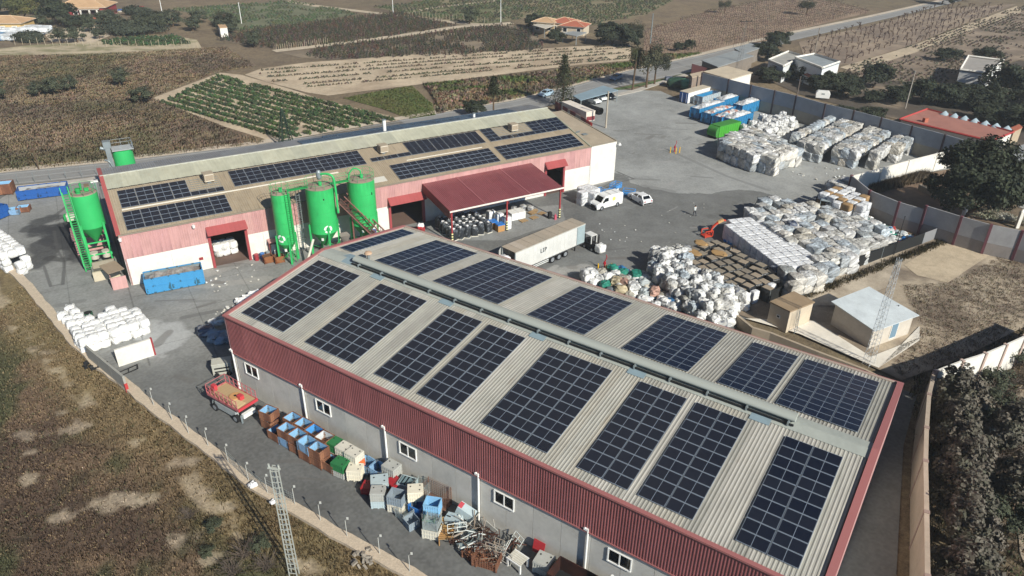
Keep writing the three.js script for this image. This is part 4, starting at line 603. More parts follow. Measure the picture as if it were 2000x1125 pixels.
pbox('pale', 1, 21.3, 2.35, 0.75, 'pale grey octagonal looking box resting on two red boxes', 0.78, [1.1, 0.6, 1.1]); pbox('red', 1, 20.6, 2.9, 0, 'red box in front of the pale grey box', 0.4, [0.9, 0.75, 0.9]); pbox('red', 1, 22.3, 1.6, 0.1, 'red tilted box behind the pale grey box', -0.3, [0.9, 1, 0.9]);
pbox('grey', 1, 22.3, 3.55, 0.75, 'weathered grey box on a pale box nearest the alley', 0.62, [0.9, 0.95, 0.9]); pbox('pale', 0, 22.3, 3.55, 0, 'pale blue grey box under the weathered grey box', 0.62, [0.9, 0.85, 0.9]);
pbox('slate', 0, 23.9, 3.05, 0.8, 'open slate grey box on a white box beside the wire baskets', 0.3, [1, 1, 1]); pbox('white', 0, 23.9, 3.05, 0, 'white box under the open slate grey box', 0.3, [1, 0.9, 1]);
pbox('cream', 1, 25.0, 2.0, 1.0, 'cream ribbed box standing high behind the slate box', 0.7, [0.95, 1.1, 0.95]); pbox('grey', 0, 24.4, 2.1, 0, 'grey box below and left of the cream ribbed box', 0.1, [1, 1.1, 1]); pbox('blue', 0, 25.5, 2.4, 0.1, 'bright blue box below the cream ribbed box', 0.1, [0.9, 0.95, 0.9]);
pbox('sky', 0, 27.1, 2.35, 1.0, 'light blue open box standing high before the brown wire cage', 0.4, [0.95, 1.2, 0.95]); pbox('grey', 0, 27.0, 2.4, 0, 'grey box hidden under the light blue open box', 0.3, [1, 1.1, 1]);
pbox('white', 0, 28.0, 3.5, 0, 'white box with a wire basket on top of it', 0.35, [1.05, 1.05, 1.05]);
pbox('grey', 1, 37.0, 1.35, 0, 'grey upside down box at the right end of the scrap pile', 0.1, [1, 1.2, 1.1]);
pbox('slate', 0, 26.0, 3.75, 0, 'small open slate grey box on the alley side of the baskets', -0.3, [0.75, 0.85, 0.9]);
// wire cages
function cageGeo(w, h, d, step, r) {
  const b = new MB(), L = (p, q) => b.bar(p, q, r, { n: 3 });
  for (const s of [-1, 1]) { for (let x = -w / 2; x <= w / 2 + 0.01; x += step) L([x, 0.1, s * d / 2], [x, h, s * d / 2]); for (let z = -d / 2; z <= d / 2 + 0.01; z += step) L([s * w / 2, 0.1, z], [s * w / 2, h, z]); for (let y = 0.1; y <= h + 0.01; y += step) { L([-w / 2, y, s * d / 2], [w / 2, y, s * d / 2]); L([s * w / 2, y, -d / 2], [s * w / 2, y, d / 2]); } }
  return b;
}
function cage(label, u, v, y, dr, w, h, d, step, r, m, fr = m) {
  const o = thing('wire_cage', label, 'cage', NW(u, -v), PN + dr, undefined, 0.03 + y); cageGeo(w, h, d, step, r).build('mesh', m, o).userData.kind = 'stuff';
  for (const sx of [-1, 1]) for (const sz of [-1, 1]) new MB().bar([sx * w / 2, 0, sz * d / 2], [sx * w / 2, h + 0.04, sz * d / 2], r * 2.2, { sq: true }).build('corner_post', fr, o);
  new MB().box(w, 0.06, d, 0, 0.1, 0).build('base', fr, o); return o;
}
const brownW = M('#7a5a4a', { roughness: 0.8 }), wireM = M('#a9b3b3', { roughness: 0.4, metalness: 0.3 });
cage('large brown wire cage against the wall behind the light blue box', 26.1, 0.85, 0, 0.05, 2.3, 1.9, 1.3, 0.2, 0.012, brownW);
cage('grey wire cage leaning behind the steel bin left of the brown cage', 24.5, 0.7, 0.2, 0.1, 1.2, 1.3, 0.9, 0.15, 0.012, wireM);
cage('grey wire basket on the alley edge beside the white box', 25.0, 3.4, 0, -0.2, 1.1, 0.95, 1.0, 0.12, 0.014, wireM); cage('wire basket sitting on top of the white box', 28.0, 3.5, 0.95, 0.35, 1.15, 0.85, 1.05, 0.12, 0.016, wireM);
cage('greenish wire basket between the white and light blue boxes', 27.4, 3.1, 0.6, 0.5, 0.9, 0.8, 0.9, 0.12, 0.012, M('#7fa08e'));
{ const o = binParts(thing('steel_bin', 'grey steel bin full of folded panels against the wall behind the cream ribbed box', 'bin', NW(23.3, -1.1), PN + 0.25), 1.4, 1.0, 1.1, pc.pale, M('#4d585c', { map: T.grime })); o.position.y = 0.25; for (const x of [-0.4, -0.1, 0.25]) new MB().box(0.08, 0.8, 0.9, x, 0.75, 0, { rz: 0.5 }).build('panel', M('#5d7076', { roughness: 0.4 }), o); }
// scrap at the right end
const scrapM = [M('#8a7c6c', { map: T.grime }), M('#a3978a', { map: T.grime }), M('#8a6a58', { map: T.rust }), M('#b3b1a8', { roughness: 0.5 }), M('#c9cdc8', { roughness: 0.5 })];
{ const o = thing('steel_cabinet', 'pale steel cabinet with a red stripe leaning against the wall', 'cabinet', NW(29.3, -0.85), PN + 0.15, undefined, 0.75); new MB().box(1.5, 0.8, 0.75, 0, 0.3, 0, { rz: -0.35 }).build('casing', pc.pale, o); new MB().box(0.35, 0.02, 0.6, -0.42, 0.87, 0, { rz: -0.35 }).build('stripe', M('#b5444e'), o); new MB().bar([-0.7, -0.7, 0.2], [-0.6, 0.3, 0.2], 0.06).bar([0.6, -0.7, -0.2], [0.6, 0, -0.2], 0.06).build('leg', galvM, o); }
{ const o = thing('steel_cabinet', 'pale steel box with dark slots below the cabinet with the red stripe', 'cabinet', NW(28.9, -1.9), PN + 0.2); new MB().box(1.3, 1.1, 0.8, 0, 0.6, 0, { rz: 0.1 }).build('casing', pc.pale, o); new MB().box(0.05, 0.5, 0.03, -0.3, 0.65, 0.42).box(0.3, 0.04, 0.1, -0.4, 1.16, 0.1).build('slot', darkM, o); }
{ const o = thing('wooden_crate', 'tan wooden crate tilted on its corner at the alley edge', 'crate', NW(29.2, -3.3), PN + 0.7, undefined, 0.05); const wm = M('#b08a58', { map: T.wood }); for (let k = 0; k < 5; k++) new MB().box(1.2, 0.05, 0.2, 0, 0.55 + k * 0.02, -0.45 + k * 0.22, { rx: -0.3 }).build('plank', wm, o); new MB().box(0.08, 0.5, 1.2, -0.55, 0.28, 0).box(0.08, 0.5, 1.2, 0.55, 0.28, 0).build('frame', wm, o); new MB().bar([-0.6, 0.75, -0.5], [0.6, 0.4, 0.55], 0.035).build('brace', M('#5d4a38'), o); }
pbox('tan', 0, 28.7, 2.55, 0, 'tan box behind the tilted wooden crate', 0.3, [0.8, 1.1, 0.7]);
for (let i = 0; i < 58; i++) {   // loose frames and bars, each its own thing
  const u = rr(29.6, 34.6), v = rr(1.0, 3.9) - 0.2 * (u - 30) * 0.3, t = rnd(), L = rr(0.7, 1.7), y = rr(0.1, 1.1);
  const o = thing('scrap_piece', 'rusty discarded metal piece lying in the scrap pile by the foreground wall', 'scrap metal', NW(u, -v), rr(0, 6), 'metal pieces in the scrap pile', y), m = pick(scrapM);
  const b = new MB(), o2 = { n: 5 };
  if (t < 0.5) { const h = rr(0.4, 0.9), tl = rr(-0.5, 0.5), r = rr(0.022, 0.04); b.bar([-L / 2, 0, 0], [L / 2, 0, 0], r, o2).bar([-L / 2, h, tl], [L / 2, h, tl], r, o2).bar([-L / 2, 0, 0], [-L / 2, h, tl], r, o2).bar([L / 2, 0, 0], [L / 2, h, tl], r, o2).bar([0, 0, 0], [0, h, tl], r, o2).bar([-L / 2, h / 2, tl / 2], [L / 2, h / 2, tl / 2], r, o2); } else b.bar([-L / 2, 0, 0], [L / 2, rr(0, 0.6), 0], rr(0.04, 0.09), o2).bar([-L / 4, 0.05, 0], [L / 4, 0.2, rr(-0.5, 0.5)], 0.04, o2);
  b.build(t < 0.5 ? 'frame' : 'bar', m, o);
}
{ const o = thing('metal_tubs', 'heap of crumpled galvanised tubs on the alley side of the scrap pile', 'scrap metal', NW(31.0, -2.9), PN + 0.3); for (let k = 0; k < 3; k++) new MB().add(new THREE.CylinderGeometry(0.5, 0.38, 0.45, 14, 1, true), -0.4 + k * 0.4, 0.5 + k * 0.22, 0.2 - k * 0.3, { rx: 0.5 * k - 0.4, rz: 0.3 }).build('tub', M('#a7b5b5', { map: T.grime, roughness: 0.35, metalness: 0.5, side: THREE.DoubleSide }), o); }
cage('rusty lattice rack lying at the alley edge of the scrap pile', 33.2, 3.4, 0.1, 0.25, 1.9, 0.9, 1.1, 0.2, 0.028, rustM); cage('rusty frame rack behind the crumpled tubs', 32.0, 3.6, 0.05, -0.1, 1.4, 0.6, 0.8, 0.22, 0.03, rustM);
{ const o = thing('plastic_table', 'white plastic table with slatted top at the end of the scrap pile', 'table', NW(35.2, -2.2), PN - 0.1); for (let k = 0; k < 5; k++) new MB().box(1.3, 0.04, 0.16, 0, 0.95, -0.36 + k * 0.18).build('slat', pc.white, o); new MB().box(1.4, 0.1, 0.08, 0, 0.9, 0.5).box(1.4, 0.1, 0.08, 0, 0.9, -0.5).build('rim', pvcM, o); for (const [x, z] of [[-0.6, 0.45], [0.6, 0.45], [-0.6, -0.45], [0.6, -0.45]]) new MB().box(0.12, 0.9, 0.12, x, 0.45, z).build('leg', pvcM, o); }
{ const o = thing('red_board', 'red board leaning on the grey wall beside the plastic table', 'board', NW(35.9, -0.35), PN); new MB().box(1.0, 1.1, 0.06, 0, 0.8, 0, { rx: -0.25 }).build('board', M('#b03036', { roughness: 0.5 }), o); }
{ const o = thing('skip', 'dark rusty skip at the bottom edge against the foreground wall', 'skip', NW(40.1, -1.6), PN); for (const [x, z, ry, L] of [[0, 1.0, 0, 4.2], [0, -0.9, 0, 4.2], [2.1, 0.05, Math.PI / 2, 1.9], [-2.1, 0.05, Math.PI / 2, 1.9]]) new MB().box(L, 1.5, 0.08, x, 0.8, z, { ry }).build('side', M('#6b4632', { map: T.rust }), o); new MB().box(4.1, 0.06, 1.9, 0, 0.15, 0).build('floor', darkM, o); new MB().bar([0.2, 0, 1.06], [0.2, 1.7, 1.06], 0.06, { sq: true }).build('stay', rustM, o); }
{ const o = thing('skip', 'olive grey skip with white pipe standing in it at the bottom edge', 'skip', NW(43.6, -1.9), PN); for (const [x, z, ry, L] of [[0, 1.0, 0, 2.6], [0, -0.9, 0, 2.6], [1.3, 0.05, Math.PI / 2, 1.9], [-1.3, 0.05, Math.PI / 2, 1.9]]) new MB().box(L, 1.7, 0.08, x, 0.9, z, { ry }).build('side', M('#84806a', { map: T.worn }), o); new MB().box(2.5, 0.06, 1.9, 0, 0.3, 0).build('floor', darkM, o); new MB().cyl(0.12, 0.12, 2.2, 0.5, 1.8, -0.2, { rz: 0.5 }).cyl(0.12, 0.12, 1.4, -1.1, 2.4, -0.6).build('pipe', pvcM, o); }
// small gear by the far front wall
for (const [u, v, c, l] of [[15.5, -0.6, '#a23a40', 'red drum beside the first shutter door'], [16.3, -0.6, '#2f6fb5', 'blue drum beside the first shutter door'], [17.1, -0.5, '#8f979b', 'grey drum against the wall left of the silos'], [17.8, -0.5, '#8f979b', 'grey drum against the wall, nearest the narrow silo'], [32.3, -0.9, '#2a5d9a', 'blue drum right of the silo nearest the canopy'], [31.6, -1.3, '#3b82c4', 'lighter blue drum right of the silo nearest the canopy']]) { const o = thing('drum', l, 'drum', FW(u, v), 0); new MB().cyl(0.3, 0.3, 0.9, 0, 0.47, 0, { n: 18 }).build('body', M(c, { map: T.grime, roughness: 0.5 }), o); new MB().cyl(0.31, 0.31, 0.05, 0, 0.92, 0, { n: 18 }).build('lid', M(c, { roughness: 0.4 }), o); }
for (const [u, v, y, l] of [[16.7, -1.9, 0, 'rusty wooden crate left of the narrow silo'], [18.0, -2.6, 0, 'brown crate with waste on top, nearest the narrow silo foot']]) { const o = binParts(thing('wooden_crate', l, 'crate', FW(u, v), PF, undefined, y), 1.2, 1.0, 1.0, M('#8a5a38', { map: T.worn }), M('#5c4331', { map: T.grime })); }
{ const o = thing('red_kiosk', 'small red hood over a white box by the wall left of the narrow silo', 'kiosk', FW(17.9, -0.4), PF); new MB().box(1.2, 0.1, 1.1, 0, 2.4, 0.1, { rx: 0.15 }).build('roof', redM[0], o); new MB().box(0.08, 2.3, 0.9, -0.5, 1.15, 0).box(0.08, 2.3, 0.9, 0.5, 1.15, 0).build('side', redDark, o); new MB().box(0.6, 1.0, 0.4, 0, 1.4, 0.2).build('box', pvcM, o); }
{ const o = thing('screw_conveyor', 'pale inclined screw pipe between the narrow and middle silo feet', 'pipe', FW(20.6, -5.2), PF); new MB().bar([0, 0.2, 0.8], [1.8, 3.2, -0.6], 0.17, { n: 12 }).build('pipe', pc.white, o); new MB().bar([0.2, 0, 0.9], [0.9, 1.6, 0.1], 0.04).build('stay', galvM, o); }
{ const o = thing('hopper_bin', 'dusty grey loading hopper between the middle and right silos', 'hopper', FW(27.0, -3.4), PF); new MB().add(new THREE.CylinderGeometry(0.95, 0.3, 1.4, 4, 1), 0, 1.7, 0, { ry: Math.PI / 4 }).build('funnel', M('#a39a92', { map: T.grime }), o); for (const [x, z] of [[-0.6, 0.6], [0.6, 0.6], [-0.6, -0.6], [0.6, -0.6]]) new MB().bar([x, 0, z], [x, 2.0, z], 0.05, { sq: true }).build('leg', darkM, o); }
{ const o = thing('machine', 'white and green pump unit on the wet ground left of the elevated silo', 'machine', [-65.9,-100.74], 0.4); new MB().box(1.5, 1.0, 0.9, 0, 0.7, 0).build('casing', pc.white, o); new MB().box(0.5, 0.9, 0.8, -0.9, 0.6, -0.4).build('motor', greenD, o); new MB().cyl(0.3, 0.3, 0.7, 0.6, 1.4, -0.3).build('tank', darkM, o); new MB().box(1.7, 0.2, 1.1, 0, 0.1, 0).build('skid', darkM, o); }
// ---------------------------------------------------------------- bales and bags
function lumpBox(w, h, d, seed, o = {}) {
  const n = o.n || 6; let g = new THREE.BoxGeometry(w, h, d, n, n, n); g.deleteAttribute('uv'); g.deleteAttribute('normal'); g = mergeVertices(g, 1e-3);
  const p = g.attributes.position, col = new Float32Array(p.count * 3), uv = new Float32Array(p.count * 2), R = o.round ?? 0.3, J = o.jit ?? 0.07;
  for (let i = 0; i < p.count; i++) {
    let x = p.getX(i) / w * 2, y = p.getY(i) / h * 2, z = p.getZ(i) / d * 2; const m = Math.max(Math.abs(x), Math.abs(y), Math.abs(z)), L = Math.hypot(x, y, z), k = mix(1, m / L * 1.28, R); x *= k; y *= k; z *= k;
    const q = (f, s) => fbm(x * f + s * 7.3 + seed * 3.1, y * f + z * f * 0.7 + seed, s, 3) - 0.5;
    const dx = q(1.7, 1) * J * 4 + q(4.5, 5) * J * 2.4, dy = q(1.7, 2) * J * 3 + q(4.5, 6) * J * 2.0, dz = q(1.7, 3) * J * 4 + q(4.5, 7) * J * 2.4;
    p.setXYZ(i, x * w / 2 + dx, Math.max(0, y * h / 2 + h / 2 + dy), z * d / 2 + dz);
    const c = o.col ? o.col(x, y, z, q) : [1, 1, 1]; col.set(c, i * 3); uv[i * 2] = x * w / 2 + y * 0.3 + seed; uv[i * 2 + 1] = z * d / 2 + y * h / 2 + seed * 0.7;
  }
  g.setAttribute('color', new THREE.BufferAttribute(col, 3)); g.setAttribute('uv', new THREE.BufferAttribute(uv, 2)); g.computeVertexNormals(); return clean(g);
}
const filmM = M('#ffffff', { map: T.plastic, bumpMap: T.plasticB, bumpScale: 0.14, roughness: 0.45 }), sackM = M('#ffffff', { map: T.plastic, bumpMap: T.plasticB, bumpScale: 0.08, roughness: 0.6 }), blackM = M('#ffffff', { bumpMap: T.plasticB, bumpScale: 0.05, roughness: 0.28 });
const baleG = {
  film: [1, 2, 3, 4, 5, 6, 7].map((s) => lumpBox(1.78, 1.42, 1.6, s, { jit: 0.085, round: 0.15, n: 9, col: (x, y, z, q) => { const a = q(2.2, 11 + s), t = sst(0.02, 0.14, a); let c = mix3([0.87, 0.87, 0.85], [0.6, 0.59, 0.57], sst(-0.1, 0.2, q(1.3, 21 + s))); if (s > 5) c = c.map((v, i) => v * [0.9, 0.86, 0.8][i]); return mix3(c, [0.2, 0.2, 0.19], t * 0.5); } })),
  smooth: [11, 12, 13].map((s) => lumpBox(1.42, 1.15, 1.24, s, { jit: 0.02, round: 0.14, col: () => [0.82, 0.83, 0.84] })),
  dark: [14, 15].map((s) => lumpBox(1.35, 1.05, 1.15, s, { jit: 0.08, round: 0.3, col: (x, y, z, q) => mix3([0.06, 0.08, 0.14], [0.4, 0.42, 0.44], sst(0.05, 0.15, q(2, s))) })),
  bag: [21, 22, 23, 24, 25].map((s) => lumpBox(1.1, 1.1, 1.05, s, { jit: 0.13, round: 0.4, n: 8, col: (x, y, z, q) => mix3([0.8, 0.8, 0.78], [0.55, 0.56, 0.56], sst(0, 0.2, q(1.8, s))) })),
  heavy: [31, 32, 33].map((s) => lumpBox(1.0, 1.0, 1.0, s, { jit: 0.04, round: 0.42, col: () => [0.88, 0.88, 0.86] })),
  grey: [41, 42].map((s) => lumpBox(1.0, 0.95, 1.0, s, { jit: 0.07, round: 0.6, col: (x, y, z, q) => mix3([0.42, 0.42, 0.4], [0.13, 0.14, 0.17], sst(-0.05, 0.15, q(1.8, s))) })),
  loose: [51, 52, 53, 54].map((s) => lumpBox(0.85, 0.5, 0.75, s, { n: 4, jit: 0.12, round: 0.7, col: () => [1, 1, 1] })),
};
const looseM = ['#dfe3e4', '#cfd8dc', '#7fb4d8', '#3f86c4', '#d9c9a8', '#e6b9a8', '#2f9a86', '#eef0ef', '#c9c4b8', '#9aa4ab'].map((c) => M(c, { map: T.plastic, roughness: 0.55 }));
function blob(kind, name, label, cat, group, pos, y, ry, mat, s) {
  const o = new THREE.Mesh(pick(baleG[kind]), mat); o.castShadow = o.receiveShadow = true; o.name = numbered(name); scene.add(o); o.position.set(pos[0], y, pos[1]); o.rotation.y = ry; if (s) o.scale.set(...s); return tag(o, label, cat, group);
}
const filmV = [filmM, filmM, ...['#d5e0ea', '#e4e2dc', '#f0eeea', '#d2d9df'].map((c) => M(c, { map: T.plastic, bumpMap: T.plasticB, bumpScale: 0.14, roughness: 0.45 }))];
function gridFill(P, dirA, sa, sb, cb) {   // cells of a grid turned to direction A inside the polygon P
  const A = dirA, L = Math.hypot(A[0], A[1]), a = [A[0] / L, A[1] / L], b = [-a[1], a[0]], cx = P.reduce((s, p) => s + p[0], 0) / P.length, cz = P.reduce((s, p) => s + p[1], 0) / P.length, n = 24;
  for (let j = -n; j <= n; j++) for (let i = -n; i <= n; i++) { const x = cx + a[0] * i * sa + b[0] * j * sb, z = cz + a[1] * i * sa + b[1] * j * sb; if (inside(P, x, z)) { const L2 = Math.hypot(x, z), edge = !inside(P, x - (x / L2) * sb * 1.15, z - (z / L2) * sb * 1.15) || !inside(P, x - a[0] * sa, z - a[1] * sa) || !inside(P, x + a[0] * sa, z + a[1] * sa); cb(x, z, i, j, edge, Math.atan2(-a[1], a[0])); } }
}
const d2 = (p, q) => [q[0] - p[0], q[1] - p[1]];
// long rows by the dark mesh fence
const gB = 'film bales in the big stack beside the dark mesh fence', R1 = [[30.48,-97.63], [35.12,-101.78], [40.99,-86.87], [35.37,-83.18]];
const PB = [[35.02,-101.41], [39.65,-107.43], [46.81,-105.26], [52.96,-99.05], [54.01,-94.93], [34.65,-78.95], [33.73,-83.68], [35.88,-83.74], [40.99,-86.87]];
const dB = d2([30.95,-98.36], [35.21,-83.72]);
gridFill(R1, dB, 1.45, 1.28, (x, z, i, j, edge, ry) => { for (const k of edge ? [0, 1] : [1]) blob('smooth', 'wrapped_bale', 'smooth white wrapped bale in the neat block behind the red loader', 'bale', 'smooth wrapped bales behind the red loader', [x + rr(-0.03, 0.03), z + rr(-0.03, 0.03)], 0.03 + k * 1.12, ry + rr(-0.03, 0.03), sackM); });
gridFill(PB, dB, 1.66, 1.5, (x, z, i, j, edge, ry) => { const lv = rnd() < 0.86 ? 2 : 1; for (let k = edge ? 0 : lv - 1; k < lv; k++) blob('film', 'film_bale', 'crumpled grey white film bale in the big stack beside the dark mesh fence', 'bale', gB, [x + rr(-0.14, 0.14), z + rr(-0.14, 0.14)], 0.03 + k * 1.18, ry + rr(-0.14, 0.14), pick(filmV), [rr(0.94, 1.1), rr(0.92, 1.12), rr(0.94, 1.1)]); });
for (const [p, y, l] of [[[33.46,-85.22], 0, 'navy film bale at the alley end of the big stack'], [[33.87,-83.69], 0, 'second navy film bale at the end of the big stack'], [[34.35,-84.82], 1, 'dark blue film bale lying on the navy bales'], [[40.24,-97.24], 1.9, 'dark bale among the pale bales of the big stack'], [[37.97,-104.96], 1.0, 'dark grey bale at the yard edge of the big stack']]) blob('dark', 'film_bale', l, 'bale', undefined, p, 0.03 + y, rr(0, 3), filmM);
// upper stacks
const gC = 'film bales in the middle stack by the green container', PC = [[38.4,-135.14], [47.22,-143.71], [52.89,-130.5], [45.95,-124.8], [41.54,-127.83]];
gridFill(PC, d2([39.09,-136.38], [45.64,-125.31]), 1.72, 1.55, (x, z, i, j, edge, ry) => { const lv = 2; for (let k = edge ? 0 : lv - 1; k < lv; k++) blob('film', 'film_bale', 'creamy film bale in the middle stack by the green container', 'bale', gC, [x + rr(-0.16, 0.16), z + rr(-0.16, 0.16)], 0.03 + k * 1.6, ry + rr(-0.2, 0.2), pick(filmV), [rr(0.95, 1.15), rr(1.12, 1.35), rr(0.95, 1.15)]); });
const gD = 'film bales in the rows before the long panel wall';
gridFill([[52.88,-136.95], [65.41,-152.89], [77.97,-141.12], [75.63,-136.07], [65.19,-127.67], [60.39,-130.23], [55.22,-131.73]], d2([53.08,-136.96], [64.99,-149.98]), 1.72, 1.5, (x, z, i, j, edge, ry) => { if (((j % 4) + 4) % 4 === 3) return; const lv = 2; for (let k = edge ? 0 : 1; k < lv; k++) blob('film', 'film_bale', 'film bale in the diagonal rows before the long panel wall', 'bale', gD, [x + rr(-0.15, 0.15), z + rr(-0.15, 0.15)], 0.03 + k * 1.55, ry + rr(-0.15, 0.15), pick(filmV), [rr(0.95, 1.12), rr(1.1, 1.3), rr(0.95, 1.12)]); });
const gE = 'white sacks heaped between the blue containers and the bales';
gridFill([[46.55,-147.76], [51.62,-154.49], [60.43,-157.96], [59.2,-151.88], [52.86,-146.66], [46,-143]], [1, 0], 1.3, 1.2, (x, z, i, j, edge) => { for (let k = edge ? 0 : 1; k < (rnd() < 0.5 ? 2 : 1) + (edge ? 0 : 1); k++) blob('bag', 'white_sack', 'bright white sack in the heap between blue containers and bales', 'sack', gE, [x + rr(-0.3, 0.3), z + rr(-0.3, 0.3)], 0.03 + k * 0.85, rr(0, 6), sackM, [rr(1, 1.4), rr(0.8, 1.1), rr(1, 1.4)]); });
// black wrapped stacks with flat brown tops
const gBl = 'black wrapped stacks with flat brown tops', boardM = ['#8f877a', '#988d7e', '#857e74', '#a09484'].map((c) => M(c, { map: T.wood, roughness: 0.9 }));
const bstk = maker(() => { const o = thing('wrapped_stack', 'black wrapped stack with a flat brown board on top beside the white sacks', 'stack', [0, 0], 0, gBl); mesh('wrapping', lumpBox(1.42, 1.75, 1.26, 61, { jit: 0.03, round: 0.12, col: () => [0.02, 0.022, 0.024] }), blackM, o); new MB().box(1.12, 0.07, 0.98, 0, 1.8, 0, { ry: 0.04 }).build('top_board', boardM[0], o); return o; });
gridFill([[22.54,-89.8], [27.87,-93.47], [34.36,-83.15], [31.92,-79.38], [28.63,-78.53], [23.5,-84.94]], d2([27.87,-93.47], [34.23,-83.15]), 1.6, 1.42, (x, z, i, j, edge, ry) => { const o = bstk([x + rr(-0.14, 0.14), z + rr(-0.14, 0.14)], ry + rr(-0.22, 0.22), undefined, 0.03, gBl, [rr(0.95, 1.05), rr(0.9, 1.06), rr(0.95, 1.05)]); o.children[1].material = pick(boardM); });
for (const [p, l] of [[[29.84,-78.82], 'white wrapped pallet at the alley end of the black stacks'], [[32.44,-80.69], 'white wrapped pallet at the corner of the black stacks by the fence']]) blob('smooth', 'wrapped_pallet', l, 'pallet', undefined, p, 0.03, 0.6, sackM, [0.7, 1.5, 0.6]);
for (const [p, y] of [[[25.99,-91.79], 1.9], [[24.4,-88.63], 1.9], [[27.76,-88.72], 1.85]]) blob('loose', 'cardboard_heap', 'flattened brown cardboard lying on the black stacks', 'cardboard', 'cardboard on the black stacks', p, y, rr(0, 6), M('#a98a5e', { map: T.wood }), [2, 0.5, 1.6]);
// white and grey sacks in front
const gG = 'white sacks in the heap between the black stacks and the foreground roof';
gridFill([[19.62,-90.8], [23.9,-92.04], [23.54,-84.51], [28.49,-78.03], [25.93,-73.9], [23.02,-71.81], [20.43,-76.11], [17.63,-82.69]], d2([19.62,-90.8], [25.93,-73.9]), 1.12, 1.12, (x, z, i, j, edge) => { const n = edge ? 2 : 3; for (let k = edge ? 0 : 1; k < n; k++) { const g = rnd() < 0.15; blob(g ? 'grey' : 'bag', g ? 'grey_sack' : 'white_sack', g ? 'dark grey sack in the heap between black stacks and foreground roof' : 'bulging white sack in the heap between black stacks and foreground roof', 'sack', g ? 'dark grey sacks in the big sack heap' : gG, [x + rr(-0.35, 0.35), z + rr(-0.35, 0.35)], 0.03 + k * 0.78, rr(0, 6), rnd() < 0.6 ? sackM : pick(filmV), [rr(0.85, 1.25), rr(0.8, 1.3), rr(0.85, 1.2)]); } });
const gH = 'bags in the low heap behind the foreground roof';
gridFill([[8.04,-82.97], [11.1,-85.3], [13.64,-86.82], [17.9,-84.35], [20.43,-76.11], [17.95,-76.04], [12.76,-79.25]], [1, -0.4], 1.15, 1.1, (x, z, i, j, edge) => { blob(rnd() < 0.4 ? 'loose' : 'bag', 'plastic_bag', 'pale plastic bag in the low heap behind the foreground roof', 'bag', gH, [x + rr(-0.4, 0.4), z + rr(-0.4, 0.4)], 0.03 + (edge ? 0 : rr(0.1, 0.7)), rr(0, 6), rnd() < 0.45 ? pick(looseM) : sackM, [rr(0.9, 1.3), rr(0.7, 1), rr(0.9, 1.3)]); });
blob('bag', 'white_sack', 'large white sack at the left tip of the low heap behind the foreground roof', 'sack', undefined, [9.94,-83.57], 0.1, 0.3, sackM, [1.6, 1.5, 1.6]);
blob('grey', 'grey_sack', 'grey round sack in the shade beside the pale boundary wall end', 'sack', undefined, [24.19,-72.95], 0.03, 0, sackM, [1.6, 1.3, 1.5]);
// loose coloured plastic scraps: stuff
function scraps(label, P, n, s = 1, lit = 0) { const c = [], o = new THREE.InstancedMesh(baleG.loose[0], M('#ffffff', { map: T.plastic, roughness: 0.5 }), n); const xs = P.map((p) => p[0]), zs = P.map((p) => p[1]); let k = 0; const colr = lit ? ['#e8ecec', '#d8d8d2', '#bdbab2', '#e0dcd0'] : ['#e8ecec', '#e8ecec', '#d8dfe2', '#6fb0dc', '#2f7cc0', '#d9b98c', '#c9504a', '#2f9a86', '#f0f0ee', '#a9b4ba']; while (k < n) { const x = rr(Math.min(...xs), Math.max(...xs)), z = rr(Math.min(...zs), Math.max(...zs)); if (!inside(P, x, z)) continue; E0.set(rr(-0.5, 0.5), rr(0, 6), rr(-0.5, 0.5)); const q = rr(0.25, 0.8) * s; M0.compose(V(x, rr(0.02, 0.35) * s, z), Q0.setFromEuler(E0), V(q, q * rr(0.3, 1), q)); o.setMatrixAt(k, M0); o.setColorAt(k, new THREE.Color(pick(colr))); k++; } o.name = numbered('plastic_scrap'); o.castShadow = o.receiveShadow = true; scene.add(o); o.userData = { label, category: 'plastic scrap', kind: 'stuff' }; return o; }
scraps('loose blue and white plastic scrap along the foot of the right panel wall', [[51.74,-104.63], [55.22,-106.33], [59.2,-97.83], [54.16,-94.93]], 150, 1.2);
scraps('loose coloured plastic scrap between the black stacks and smooth wrapped bales', [[28.92,-95.17], [32.05,-97.33], [35.02,-85.26], [32.86,-84.78]], 90, 1.1);
scraps('loose coloured plastic scrap on the low heap behind the foreground roof', [[11.03,-84.58], [13.64,-86.82], [17.56,-84.77], [20.09,-77.56], [14.63,-78.92]], 130, 1.1);
scraps('thin white litter scattered on the yard by the upper bale stacks', [[52.14,-128.25], [61.06,-131.96], [71.2,-124.98], [56.51,-120.13], [48.01,-124.1]], 40, 0.6, 1);
scraps('white litter scattered before the first shutter door', [[-41,-86.71], [-35.18,-89.95], [-31.19,-81.33], [-37.94,-78.52]], 26, 0.5, 1);
scraps('white litter in the warehouse shadow beside the left gable', [[-35.97,-74.88], [-32.5,-79.31], [-31.28,-77.44], [-34.14,-71.48]], 30, 0.6, 1);
scraps('small litter scattered over the middle of the yard', [[11.49,-101.77], [31.78,-112.7], [27.84,-98.61], [14.17,-91.43]], 26, 0.3, 1);
